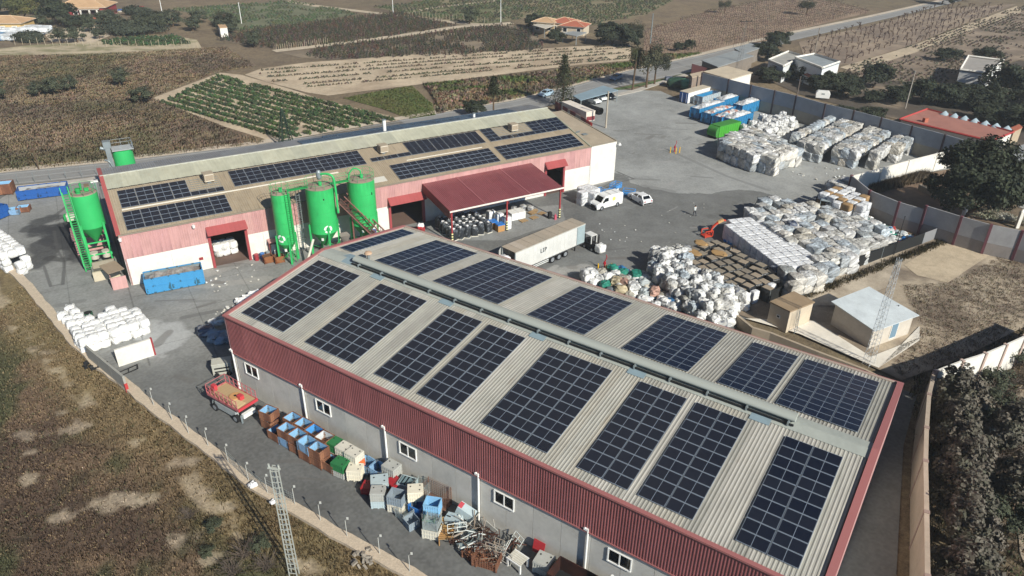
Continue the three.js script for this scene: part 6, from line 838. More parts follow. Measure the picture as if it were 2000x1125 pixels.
const bushMk = treeMaker('bush', 2000, 3.4, 2.1, 0.4, 0.3, oliveG, { name: 'olive_bush', clumps: 26, cr: [0.2, 0.36] }), bigTree = treeMaker('tree', 26000, 12.3, 7.2, 1.3, 0.55, darkG, { name: 'dense_tree', clumps: 190, cr: [0.11, 0.25], q: 0.92 }), midTree = treeMaker('tree', 4600, 5.8, 3.5, 0.5, 0.5, darkG, { name: 'dark_tree', clumps: 46, cr: [0.16, 0.32], q: 0.9 }), looseTree = treeMaker('tree', 2600, 7.0, 3.0, 2.6, 0.3, [[0.045, 0.05, 0.025], [0.07, 0.065, 0.03], [0.03, 0.035, 0.018]], { name: 'loose_tree', clumps: 18 }), yelTree = treeMaker('tree', 2600, 7, 3.8, 1.8, 0.45, yellowG, { name: 'yellow_green_tree', clumps: 18 });
for (const [p, s, l] of [[[-118.71,-167.62], [1.5, 1.6, 1.5], 'round dark bush cut by the left edge in the dry field'], [[-111.38,-171.68], [1.25, 1.05, 1.25], 'dark bush, leftmost of the three touching bushes in the dry field'], [[-108.5,-172.78], [1.2, 1.35, 1.2], 'dark bush, middle one of the three touching bushes in the dry field'], [[-106.86,-176.74], [1.1, 1.15, 1.1], 'dark bush, rightmost of the three touching bushes in the dry field'], [[-97.79,-182.82], [1.3, 1.35, 1.3], 'single dark rounded bush in the upper dry field'], [[-85.48,-167.52], [1.75, 1.1, 1.5], 'grey green spreading bush at the corner of the crop rows'], [[-79.81,-231.58], [1.3, 1.5, 1.3], 'bush at the left end of the brown vineyard'], [[-16.7,-279.08], [1.9, 1.8, 1.7], 'round tree on the field track near the top'], [[-140.9,-234.66], [1.6, 1.4, 1.4], 'bush left of the sandy yard before the villa'], [[-136.11,-235.82], [1.9, 1.5, 1.5], 'wide bush on the sandy yard before the villa'], [[-132.36,-242.04], [1.1, 1, 1.1], 'small bush at the right of the sandy yard']]) bushMk(p, rr(0, 6), l, 0, undefined, s);
bigTree([70.37,-105.25], 0.4, 'very large dense dark tree right of the bale yard', 0, undefined, [1.05, 1.08, 1.05]);
for (const [p, s, l] of [[[92.15,-190.6], [1.35, 1.2, 1.35], 'dark round tree between the orchard and the long panel wall'], [[121.27,-182.89], [1.9, 1.5, 1.8], 'big dark tree covering the white house on the right'], [[128.82,-224.87], [1.3, 0.7, 1], 'dark tree behind the white house on the right'], [[141.52,-227.11], [1.4, 0.7, 1.2], 'second dark tree behind the white house on the right'], [[84.25,-243.53], [1.4, 0.9, 1.2], 'dark tree by the road left of the white walled house'], [[74.5,-222.89], [1.3, 1.0, 1.3], 'dark tree behind the grey shed roofs'], [[74.82,-202.06], [1.2, 0.7, 1.2], 'dark shrubby tree before the white walled house'], [[79.65,-189.91], [1.6, 0.8, 1.3], 'dark shrubby tree beside the red tiled terrace'], [[81.08,-180.79], [1.3, 0.7, 1.2], 'dark shrub tree behind the small white caravan'], [[98.05,-176.87], [1.7, 1.0, 1.5], 'dark bushy tree beside the thin pole'], [[100.66,-174.69], [1.3, 0.9, 1.3], 'dark bushy tree left of the red roofed building'], [[104.62,-160.02], [1.5, 0.8, 1.4], 'dark tree behind the red roofed building'], [[109.23,-156.38], [1.6, 0.9, 1.4], 'dark tree at the right edge above the red roof'], [[66.71,-195.79], [1.1, 0.7, 1.1], 'dark tree just behind the long panel wall'], [[-158.44,-266.83], [2.0, 1.6, 1.8], 'wide dark tree beside the villa'], [[-149,-260.4], [1.0, 0.8, 1.0], 'small dark tree before the villa porch'], [[-186.66,-284.61], [1.8, 1.5, 1.6], 'dark tree in the upper left corner'], [[-8.45,-160.66], [0.9, 0.6, 0.9], 'low dark tree beside the small pine behind the far roof'], [[6.94,-272.38], [1.3, 0.9, 1.2], 'dark tree left of the farmhouse'], [[12.98,-245.39], [1.0, 0.8, 1.0], 'dark tree before the farmhouse'], [[30.9,-243.23], [1.9, 1.3, 1.7], 'broad dark tree right of the farmhouse'], [[35.43,-240.21], [1.5, 1.1, 1.4], 'second broad tree right of the farmhouse'], [[189.53,-347.75], [2, 1.2, 1.5], 'dark tree at the top edge by the road'], [[204.49,-358.78], [2, 1.2, 1.5], 'dark tree at the top edge right of the road'], [[54.13,-236.62], [0.6, 0.6, 0.6], 'small cypress like tree at the vineyard corner'], [[50.59,-234.8], [0.55, 0.5, 0.55], 'small round tree at the vineyard corner by the road'], [[72.8,-162.52], [1.2, 0.5, 1], 'dark shrub behind the long panel wall near the caravan'], [[78.95,-160.79], [1.2, 0.55, 1.0], 'dark shrub behind the middle of the long panel wall']]) midTree(p, rr(0, 6), l, 0, undefined, s);
for (const [p, s, l] of [[[33.31,-187.39], [1.5, 1.75, 1.5], 'loose crowned tree right of the palm on the yard edge'], [[36.03,-191.3], [1.3, 1.4, 1.3], 'second loose crowned tree right of the palm'], [[38.35,-243.74], [1.3, 1.1, 1.3], 'loose grey tree at the sandy field end'], [[84.08,-312.59], [1.0, 0.8, 1.0], 'loose tree at the top of the vineyard'], [[116.22,-310.11], [1.4, 0.9, 1.4], 'grey tree beyond the road at the top right'], [[-100.1,-264.16], [1.2, 0.8, 1.2], 'brownish tree beside the small white hut']]) looseTree(p, rr(0, 6), l, 0, undefined, s);
yelTree([-170.86,-267.95], 0, 'yellow green tree left of the wide dark tree', 0, undefined, [1.5, 1.4, 1.3]); yelTree([-175.83,-285.52], 1, 'second yellow green tree behind the wide dark tree', 0, undefined, [1.5, 1.4, 1.3]);
{ const SG = [[64.65,-195.68], [79.04,-208.44], [86.27,-194.09], [90.09,-181.26], [108.23,-184.7], [118.39,-177.91], [141.33,-194.37], [112.43,-149.27], [107.4,-153.32], [112.39,-163.59], [99.95,-176.97], [86.62,-166.5], [77.23,-180.59], [70.66,-187.31]]; let n = 0; while (n < 34) { const x = rr(60, 150), z = rr(-205, -140); if (!inside(SG, x, z)) continue; n++; const k = rr(0.7, 1.3); midTree([x, z], rr(0, 6), 'dark green shrubby tree in the thicket behind the long panel wall', 0, 'dark shrubby trees in the thicket behind the long panel wall', [k, k * rr(0.5, 0.8), k]); } }
{   // cypress hedge rows by the pool house
  const hm = M('#ffffff', { roughness: 0.9, side: THREE.DoubleSide }); for (const [a, b, l] of [[[-154.9,-233.68], [-145.3,-236.01], 'dark clipped hedge before the yellow house'], [[-140.14,-254.24], [-114.63,-252.36], 'long grove of low dark shrubs right of the villa'], [[-146.64,-287.98], [-135.57,-288.91], 'dark clipped hedge behind the villa']]) { const o = thing('hedge', l, 'hedge', lerp2(a, b, 0.5), Math.atan2(-(b[1] - a[1]), b[0] - a[0])), L = Math.hypot(b[0] - a[0], b[1] - a[1]); mesh('foliage', leafGeo(5200, L / 2, 2.0, l[5] === 'g' ? 9 : 1.6, 0.7, [[0.03, 0.038, 0.022], [0.042, 0.05, 0.03]], { clumps: 60 }), hm, o).position.y = 1.6; new MB().bar([-L / 2, 0.3, 0], [L / 2, 0.3, 0], 0.08).build('stem', barkM, o); }
  const gv = [-131.82,-264.76]; for (let k = 0; k < 26; k++) bushMk([gv[0] + rr(-34, 38), gv[1] + rr(-10, 12)], rr(0, 6), 'low grey green shrub in the grove right of the villa', 0, 'shrubs in the grove right of the villa', [1.9, 1.3, 1.9]);
}
{   // Norfolk pines
  const np = (p, h, r, l, bare) => { const o = thing('norfolk_pine', l, 'tree', p, rr(0, 6)); new MB().cyl(0.22, 0.05, h, 0, h / 2, 0, { n: 8 }).build('trunk', barkM, o); const pos = [], nor = [], col = []; const n = Math.round(h * 1.9); for (let k = 0; k < n; k++) { const t = k / n, y = mix(h * bare, h * 0.97, t), R = r * (1 - t * 0.85) * rr(0.85, 1.1), m = 9; for (let i = 0; i < m; i++) { const a = (i + rnd() * 0.6) * 6.283 / m + k; for (let q = 0; q < 26; q++) { const d = Math.pow(q / 26, 0.7) * R, x = Math.cos(a) * d + rr(-0.14, 0.14) * (1 + d * 0.4), z = Math.sin(a) * d + rr(-0.14, 0.14) * (1 + d * 0.4), yy = y - d * 0.16 + d * d * 0.035 + rr(-0.1, 0.14), s = rr(0.12, 0.26), c = pick([[0.05, 0.062, 0.024], [0.07, 0.08, 0.034], [0.035, 0.045, 0.02]]), e = [rr(-1, 1), rr(-0.4, 0.8), rr(-1, 1)], f = [rr(-1, 1), rr(-0.3, 0.3), rr(-1, 1)]; pos.push(x - e[0] * s, yy - e[1] * s, z - e[2] * s, x + e[0] * s, yy + e[1] * s, z + e[2] * s, x + f[0] * s, yy + f[1] * s + 0.1, z + f[2] * s); for (let w = 0; w < 3; w++) { nor.push(Math.cos(a) * 0.4, 0.9, Math.sin(a) * 0.4); col.push(...c); } } } } const g = new THREE.BufferGeometry(); g.setAttribute('position', new THREE.Float32BufferAttribute(pos, 3)); g.setAttribute('normal', new THREE.Float32BufferAttribute(nor, 3)); g.setAttribute('color', new THREE.Float32BufferAttribute(col, 3)); mesh('crown', clean(g), leafM, o); return o; };
  np([11.16,-168.84], 12.2, 3.3, 'tall tiered pine beside the car port', 0.1); np([-4.64,-162.08], 8.6, 1.9, 'smaller pine with a bare upper trunk behind the far roof', 0.5);
}
{   // palm
  const o = thing('palm_tree', 'tall palm with a shaggy crown at the yard edge by the road', 'tree', [29.49,-185.09], 0), h = 9.6; new MB().bar([0, 0, 0], [0.4, h, 0], 0.24, { r2: 0.2, n: 10 }).build('trunk', barkM, o); const pos = [], col = [], nor = [];
  for (let k = 0; k < 46; k++) { const a = rr(0, 6.283), up = rr(-0.9, 1.0), L = rr(1.6, 2.5); for (let q = 0; q < 12; q++) for (const s of [-1, 1]) { const t0 = q / 12, t1 = (q + 1) / 12, f = (t) => [0.4 + Math.cos(a) * L * t * Math.cos(up * 0.6), h + Math.sin(up) * L * t * 0.9 - t * t * 1.3, Math.sin(a) * L * t * Math.cos(up * 0.6)], A = f(t0), B = f(t1), w = 0.42 * Math.sin(Math.PI * (0.15 + 0.8 * t0)), Cp = [B[0] - Math.sin(a) * w * s, B[1] - w * 0.55, B[2] + Math.cos(a) * w * s], c = up < -0.4 ? [0.1, 0.075, 0.04] : pick([[0.06, 0.07, 0.022], [0.085, 0.085, 0.03], [0.045, 0.055, 0.018]]); pos.push(...A, ...B, ...Cp); for (let w2 = 0; w2 < 3; w2++) { nor.push(0.2 * Math.cos(a), 0.95, 0.2 * Math.sin(a)); col.push(...c); } } }
  const g = new THREE.BufferGeometry(); g.setAttribute('position', new THREE.Float32BufferAttribute(pos, 3)); g.setAttribute('normal', new THREE.Float32BufferAttribute(nor, 3)); g.setAttribute('color', new THREE.Float32BufferAttribute(col, 3)); mesh('crown', clean(g), leafM, o);
}
// instanced ground cover
function tuftGeo(n, h, w, spread) { const pos = [], nor = []; for (let i = 0; i < n; i++) { const a = rr(0, 6.283), x = rr(-spread, spread), z = rr(-spread, spread), l = rr(0.15, 0.5) * h, hh = h * rr(0.55, 1); pos.push(x - Math.sin(a) * w, 0, z + Math.cos(a) * w, x + Math.sin(a) * w, 0, z - Math.cos(a) * w, x + Math.cos(a) * l, hh, z + Math.sin(a) * l); for (let k = 0; k < 3; k++) nor.push(Math.cos(a) * 0.35, 0.9, Math.sin(a) * 0.35); } const g = new THREE.BufferGeometry(); g.setAttribute('position', new THREE.Float32BufferAttribute(pos, 3)); g.setAttribute('normal', new THREE.Float32BufferAttribute(nor, 3)); return clean(g); }
const clumpGeo = (n, r, h, size) => { const g = leafGeo(n, r, h / 2, r, size, [[1, 1, 1]], { clumps: 5 }); g.translate(0, h * 0.42, 0); return g; };
function scatter(name, label, cat, geo, mat, pts) {   // pts: [x, y, z, scale, ry, colour]
  const o = new THREE.InstancedMesh(geo, mat, pts.length), c = new THREE.Color(); pts.forEach((p, i) => { E0.set(0, p[4], 0); M0.compose(V(p[0], p[1], p[2]), Q0.setFromEuler(E0), V(p[3], p[6] || p[3], p[3])); o.setMatrixAt(i, M0); o.setColorAt(i, c.setRGB(...p[5])); }); o.name = numbered(name); o.castShadow = o.receiveShadow = true; scene.add(o); o.userData = { label, category: cat, kind: 'stuff' }; return o;
}
const grassMat = M('#ffffff', { roughness: 0.95, side: THREE.DoubleSide });
{
  const pts = []; let g = 0; while (pts.length < 70000 && g++ < 400000) { const x = rr(-62, 14), z = rr(-104, -22); if (Math.hypot(x, z) > 40 + 70 * rnd() + 25 || !inside(nearField, x, z)) continue; const d = kd(x, z); if (d < 0.5) continue; let c = nearCol(x, z); const lum = c[0]; if (lum > 0.26 && rnd() < 0.86) continue; const k = rr(0.85, 1.2), t = rnd(); c = t < 0.14 ? [0.34, 0.25, 0.14] : t < 0.22 ? [0.09, 0.11, 0.05] : c; pts.push([x, 0, z, rr(0.45, 1.15), rr(0, 6), c.map((v) => v * k * 1.35)]); }
  scatter('dry_grass', 'dry brown and olive weeds covering the near field left of the kerb', 'grass', tuftGeo(7, 0.2, 0.02, 0.18), grassMat, pts);
}
{
  const P = [[-155.56,-213.89], [-120.51,-219.74], [-88.81,-231.76], [-71.29,-205.76], [-79.71,-197.84], [-85.48,-172.1], [-59.85,-148.65], [-48.84,-140.22], [-50.23,-138.22], [-74.14,-127.38], [-93.8,-119.44]], pts = []; const xs = P.map((p) => p[0]), zs = P.map((p) => p[1]); while (pts.length < 36000) { const x = rr(Math.min(...xs), Math.max(...xs)), z = rr(Math.min(...zs), Math.max(...zs)); if (!inside(P, x, z)) continue; const c = wild(x, z).map((v) => v * rr(1.1, 1.6)); pts.push([x, 0, z, rr(0.6, 1.5), rr(0, 6), c]); }
  scatter('dry_grass', 'dry brown weeds covering the wide field beyond the road', 'grass', tuftGeo(8, 0.28, 0.045, 0.4), grassMat, pts);
  const Q = [[-18.76,-173.22], [-22.82,-188.03], [-0.76,-198.88], [33.49,-217.52], [45.48,-228.33], [57.14,-232.12], [32.03,-208.81], [15.11,-190.68], [-0.6,-174.63], [-14.43,-164.54], [-17.04,-161.48]], p2 = []; const ax = Q.map((p) => p[0]), az = Q.map((p) => p[1]); while (p2.length < 9000) { const x = rr(Math.min(...ax), Math.max(...ax)), z = rr(Math.min(...az), Math.max(...az)); if (!inside(Q, x, z)) continue; const g = fbm(x / 9, z / 5, 71, 3), c = mix3(wild(x, z).map((v) => v * 1.5), [0.12, 0.16, 0.045], sst(0.5, 0.65, g)).map((v) => v * rr(0.7, 1.4)); p2.push([x, 0, z, rr(0.8, 2), rr(0, 6), c]); }
  scatter('dry_grass', 'brown and green weeds between the sandy field and the road', 'grass', tuftGeo(8, 0.4, 0.06, 0.4), grassMat, p2);
  const p3 = []; while (p3.length < 3000) { const x = rr(P3[0][0] - 5, P3[4][0] + 8), z = rr(P3[2][1] - 5, P3[5][1] + 5); if (!inside(P3, x, z)) continue; p3.push([x, 0, z, rr(0.5, 1), rr(0, 6), mix3([0.1, 0.15, 0.03], [0.18, 0.17, 0.06], rnd())]); }
  scatter('green_grass', 'bright green grass patch beside the crop rows', 'grass', tuftGeo(7, 0.4, 0.06, 0.3), grassMat, p3);
}
const cropG = clumpGeo(46, 0.55, 0.75, 0.34), rowPts = (a, b, step, jit, sc, cols, skip = 0) => { const L = Math.hypot(b[0] - a[0], b[1] - a[1]), n = Math.floor(L / step), r = []; for (let i = 0; i < n; i++) { if (fbm(i * 0.23 + a[0], a[1], 5, 2) < skip) continue; const p = lerp2(a, b, i / n); r.push([p[0] + rr(-jit, jit), 0.02, p[1] + rr(-jit, jit), sc * rr(0.7, 1.3), rr(0, 6), pick(cols).map((v) => v * rr(0.75, 1.25))]); } return r; };
const cropC = [[0.05, 0.085, 0.03], [0.065, 0.1, 0.035], [0.04, 0.065, 0.025]];
{
  const pts = [], S0 = [[-81.11,-167.74], [-81.71,-176.12], [-82.55,-183.14], [-79.87,-189.2], [-78.06,-193.25]], n = 10; const A0 = [-80.69,-167.32], A1 = [-77.54,-193.28], B0 = [-45.2,-141.69], B1 = [-25.78,-155.08]; for (let k = 0; k < n; k++) { const t = k / (n - 1); pts.push(...rowPts(lerp2(A0, A1, t), lerp2(B0, B1, t), 0.48, 0.1, 1.15, cropC, 0.24)); }
  scatter('crop_plants', 'ten rows of leafy green crop plants on pale soil behind the far warehouse', 'crop', cropG, grassMat, pts);
  const p2 = [], Ls = [[[-68.13,-200.94], [37.02,-243.65]], [[-67.41,-196.77], [36.46,-239.46]], [[-65.66,-192.82], [35.91,-235.4]], [[-61.37,-188.59], [35.38,-231.46]], [[-55.62,-185.15], [34.66,-226.14]], [[-53.31,-182.67], [34.26,-223.2]]]; for (const [a, b] of Ls) p2.push(...rowPts(a, b, 0.75, 0.16, 0.75, [[0.08, 0.07, 0.04], [0.055, 0.065, 0.03], [0.1, 0.08, 0.05]], 0.36));
  scatter('crop_plants', 'thin weedy crop rows on the sandy strip field', 'crop', cropG, grassMat, p2);
}
function fill(name, label, cat, P, a, b, step, rowGap, geo, sc, cols, jit, skip = 0, sy) {   // rows parallel to a-b filling polygon P
  const d = d2(a, b), L = Math.hypot(...d), u = [d[0] / L, d[1] / L], v = [-u[1], u[0]], cx = P.reduce((s, p) => s + p[0], 0) / P.length, cz = P.reduce((s, p) => s + p[1], 0) / P.length, pts = [], R = 170;
  for (let r = -R; r < R; r += rowGap) for (let s = -R; s < R; s += step) { const x = cx + u[0] * s + v[0] * r + rr(-jit, jit), z = cz + u[1] * s + v[1] * r + rr(-jit, jit); if (!inside(P, x, z) || fbm(x / 6, z / 6, 7, 2) < skip) continue; const k = sc * rr(0.75, 1.25); pts.push([x, 0, z, k, rr(0, 6), pick(cols).map((q) => q * rr(0.7, 1.3)), k * (sy || 1)]); }
  return scatter(name, label, cat, geo, grassMat, pts);
}
const vineC = [[0.075, 0.055, 0.035], [0.055, 0.05, 0.028], [0.1, 0.07, 0.045], [0.05, 0.055, 0.03]], vineG = clumpGeo(34, 0.55, 1.2, 0.42);
fill('vines', 'dense brown vineyard between the track and the green field', 'vines', P4a, [-93.77,-241.33], [-67.98,-278.31], 1.1, 2.0, vineG, 1.0, vineC, 0.2, 0, 1.25); fill('vines', 'dense brown green vineyard above the sandy strip field', 'vines', P4b.map((p, i) => (i === 0 || i === 8 ? lerp2(p, P4b[7], 0.5) : p)), [-49.78,-241.01], [-1.27,-277.04], 1.1, 2.0, vineG, 1.0, vineC, 0.2, 0.3, 1.25);
fill('crop_plants', 'pale green crop field beyond the brown vineyard', 'crop', P5, [-101.79,-259.05], [-78.39,-306.44], 1.5, 1.7, cropG, 0.95, [[0.085, 0.11, 0.05], [0.065, 0.09, 0.04]], 0.3, 0.36); fill('crop_plants', 'green and dry crop rows at the top middle', 'crop', P6, [-41.04,-299.36], [9.37,-335.72], 1.5, 3.4, cropG, 1.2, [[0.06, 0.085, 0.035], [0.08, 0.08, 0.04], [0.05, 0.065, 0.03]], 0.3, 0.3);
const stumpG = (() => { const b = new MB(); b.bar([0, 0, 0], [0, 0.9, 0], 0.06, { n: 4 }); for (let i = 0; i < 6; i++) { const a = i * 1.05; b.bar([0, 0.8, 0], [Math.cos(a) * 0.6, 1.25, Math.sin(a) * 0.6], 0.035, { n: 3 }); } return clean(b.geo()); })();
fill('vines', 'bare brown vine stocks in the reddish field left of the road', 'vines', P7, [43.63,-235.92], [113.06,-309.85], 1.7, 2.6, stumpG, 1.0, [[0.07, 0.045, 0.035], [0.09, 0.06, 0.045]], 0.15);
fill('clods', 'scrubby tufts on the ploughed field at the right', 'scrub', P9, [94,-203.17], [166,-279.28], 1.4, 1.6, cropG, 0.75, [[0.11, 0.085, 0.06], [0.09, 0.07, 0.05], [0.07, 0.065, 0.04]], 0.5, 0.42);
fill('crop_plants', 'low dark green crop bed before the sandy yard of the villa', 'crop', [[-129.12,-237.14], [-124.47,-244.36], [-110.7,-248.95], [-101.05,-235.78], [-110.81,-231.86], [-126.76,-232.37]], [-128.33,-235.53], [-103.27,-240.66], 1.2, 1.3, cropG, 1.2, [[0.04, 0.07, 0.025]], 0.3);
{   // bare orchard trees
  const mk = [0, 1, 2].map(() => maker(() => { const t = thing('bare_tree', '', 'tree', [0, 0], 0, 'bare orchard trees beside the road'); const b = new MB(); limbs(b, [0, 0, 0], [0, 1, 0], 0.9, 0.15, 3, 1.0); b.build('branches', twigM, t); return t; }));
  const P = P8.slice(0, 8), d = d2([92.46,-229.87], [170.72,-314.7]), L = Math.hypot(...d), u = [d[0] / L, d[1] / L], v = [-u[1], u[0]], c = [119.19,-256.38]; let n = 0;
  for (let r = -60; r < 60; r += 4.8) for (let s = -110; s < 120; s += 4.6) { const x = c[0] + u[0] * s + v[0] * r + rr(-0.6, 0.6), z = c[1] + u[1] * s + v[1] * r + rr(-0.6, 0.6); if (!inside(P8, x, z) || n > 260) continue; n++; const k = rr(0.8, 1.15); pick(mk)([x, z], rr(0, 6), 'bare brown orchard tree in the field right of the road', 0, 'bare orchard trees beside the road', [k * 1.15, k, k * 1.15]); }
}
{   // scrub at the right edge and bushes at the bottom
  const twG = (() => { const b = new MB(); for (let i = 0; i < 46; i++) { const a = rr(0, 6.283), t = rr(0.2, 1.1), L = rr(0.7, 1.5), x = rr(-0.2, 0.2), z = rr(-0.2, 0.2), q = [x + Math.cos(a) * Math.sin(t) * L, Math.cos(t) * L, z + Math.sin(a) * Math.sin(t) * L]; b.bar([x, 0, z], q, 0.016, { n: 3 }); for (let k = 0; k < 2; k++) b.bar([mix(x, q[0], 0.55), q[1] * 0.55, mix(z, q[2], 0.55)], [q[0] + rr(-0.4, 0.4), q[1] * rr(0.8, 1.15), q[2] + rr(-0.4, 0.4)], 0.01, { n: 3 }); } return clean(b.geo()); })();
  const tw = maker(() => { const t = thing('twiggy_bush', '', 'bush'); mesh('branches', twG, M('#665a50', { roughness: 0.95 }), t); return t; });
  for (const [p, s, l] of [[[-20.09,-39.05], 1.25, 'grey twiggy bush beside the lattice mast at the bottom'], [[-20.5,-37.38], 1.1, 'grey twiggy bush at the bottom edge left of the lattice mast'], [[-18.17,-37.88], 1.05, 'dry twiggy bush just right of the lattice mast foot'], [[-25.88,-42.82], 0.8, 'small dry twig tuft in the near field']]) tw(p, rr(0, 6), l, 0, undefined, [s, s * 0.85, s]);
  for (const [p, s, l] of [[[-23.33,-41.53], [0.4, 0.3, 0.4], 'low green bush left of the lattice mast'], [[-23.01,-39], [0.35, 0.22, 0.35], 'low green plant at the bottom of the near field'], [[-19.07,-39.56], [0.45, 0.4, 0.45], 'dark green bush behind the twiggy bush at the bottom']]) bushMk(p, rr(0, 6), l, 0, undefined, s);
  const sc = [[44.75,-62.41], [49.27,-64.34], [57.77,-68.42], [58.52,-61.83], [49.39,-50.89], [45.74,-52.19], [41.42,-45.15], [39.71,-38.83], [36.49,-34.76], [31.33,-34.68], [35.5,-44.47], [40.14,-54.22]]; let n = 0; const xs = sc.map((p) => p[0]), zs = sc.map((p) => p[1]);
  while (n < 46) { const x = rr(Math.min(...xs), Math.max(...xs)), z = rr(Math.min(...zs), Math.max(...zs)); if (!inside(sc, x, z)) continue; n++; if (n % 5) tw([x, z], rr(0, 6), 'grey brown leafless scrub bush in the thicket right of the alley wall', 0, 'scrub bushes right of the alley wall', [1.8, 1.6, 1.8]); else bushMk([x, z], rr(0, 6), 'olive scrub bush in the thicket right of the alley wall', 0, 'olive bushes right of the alley wall', [0.9, 0.8, 0.9]); }
  const dryTree = treeMaker('tree', 5200, 5.6, 2.5, 0.6, 0.34, [[0.13, 0.11, 0.085], [0.09, 0.08, 0.06], [0.16, 0.14, 0.11], [0.07, 0.07, 0.045]], { name: 'dry_tree', clumps: 40, cr: [0.15, 0.32], q: 0.9 });
  [[43.2, -56.8], [41.4, -53.2], [39.6, -49.8], [38.0, -46.6], [36.6, -43.2], [35.0, -40.0], [33.4, -36.8], [32.0, -33.6], [44.8, -51.5], [42.0, -45.0]].forEach((p, i) => dryTree(p, i * 1.3, 'tall grey brown dry tree close behind the alley wall', 0, 'dry trees close behind the alley wall', [rr(0.9, 1.15), rr(0.95, 1.2), rr(0.9, 1.15)]));
  const pts = []; while (pts.length < 9000) { const x = rr(28, 66), z = rr(-76, -28); if (x < 30 + (-z - 38) * 0.42 + 1.5 || inside(plot, x, z)) continue; pts.push([x, 0, z, rr(0.5, 1.3), rr(0, 6), mix3([0.14, 0.11, 0.065], [0.07, 0.075, 0.035], rnd()).map((v) => v * rr(0.7, 1.4))]); } scatter('dry_grass', 'dark dry weeds under the scrub right of the alley wall', 'grass', tuftGeo(8, 0.45, 0.04, 0.25), grassMat, pts);
  const pq = []; const dry = [[48.25,-73.55], [50.43,-83.6], [56.85,-84.47], [69.21,-93.08], [73.79,-90.07], [65.83,-77.53], [61.19,-75.03], [49.71,-67.23], [44.2,-65.16], [41.32,-63.69], [40.86,-65.08]]; const ax = dry.map((p) => p[0]), az = dry.map((p) => p[1]); while (pq.length < 5000) { const x = rr(Math.min(...ax), Math.max(...ax)), z = rr(Math.min(...az), Math.max(...az)); if (!inside(dry, x, z)) continue; pq.push([x, 0.15, z, rr(0.4, 1), rr(0, 6), mix3([0.34, 0.27, 0.19], [0.18, 0.14, 0.1], rnd()).map((v) => v * rr(0.8, 1.3))]); } scatter('dry_grass', 'dry scrub on the plot right of the white roofed shed', 'grass', tuftGeo(8, 0.24, 0.03, 0.25), grassMat, pq);
  const pw = []; for (let i = 0; i < 1500; i++) { const t = rnd(), p = lerp2([66.59,-100.76], [31.46,-77.86], t); pw.push([p[0] + rr(0.1, 1.6) * 0.55, 0.1, p[1] + rr(0.1, 1.6) * 0.85, rr(0.6, 1.3), rr(0, 6), mix3([0.2, 0.15, 0.07], [0.08, 0.08, 0.035], rnd())]); } scatter('dry_grass', 'strip of weeds along the foot of the black mesh fence', 'grass', tuftGeo(8, 0.5, 0.04, 0.3), grassMat, pw);
  const pk = []; for (let i = 0; i < 900; i++) { const p = lerp2([60.4,-118.82], [73.72,-126.39], rnd()); pk.push([p[0] + rr(-0.6, 1.6), 0, p[1] + rr(-0.2, 2.2), rr(0.8, 2), rr(0, 6), mix3([0.18, 0.13, 0.08], [0.07, 0.06, 0.04], rnd())]); } scatter('dry_grass', 'dry shrubs at the foot of the cream wall beside the big tree', 'shrub', tuftGeo(10, 0.8, 0.03, 0.3), grassMat, pk);
  const wf = thing('flowering_hedge', 'whitish flowering hedge at the foot of the very large dark tree', 'hedge', [75.16,-105.41], -0.5); mesh('foliage', leafGeo(2600, 4.5, 0.9, 1.3, 0.26, [[0.3, 0.29, 0.22], [0.18, 0.2, 0.12], [0.42, 0.4, 0.34]], { clumps: 24 }), leafM, wf).position.y = 0.9; new MB().bar([-4, 0.3, 0], [4, 0.3, 0], 0.06).build('stem', barkM, wf);
}
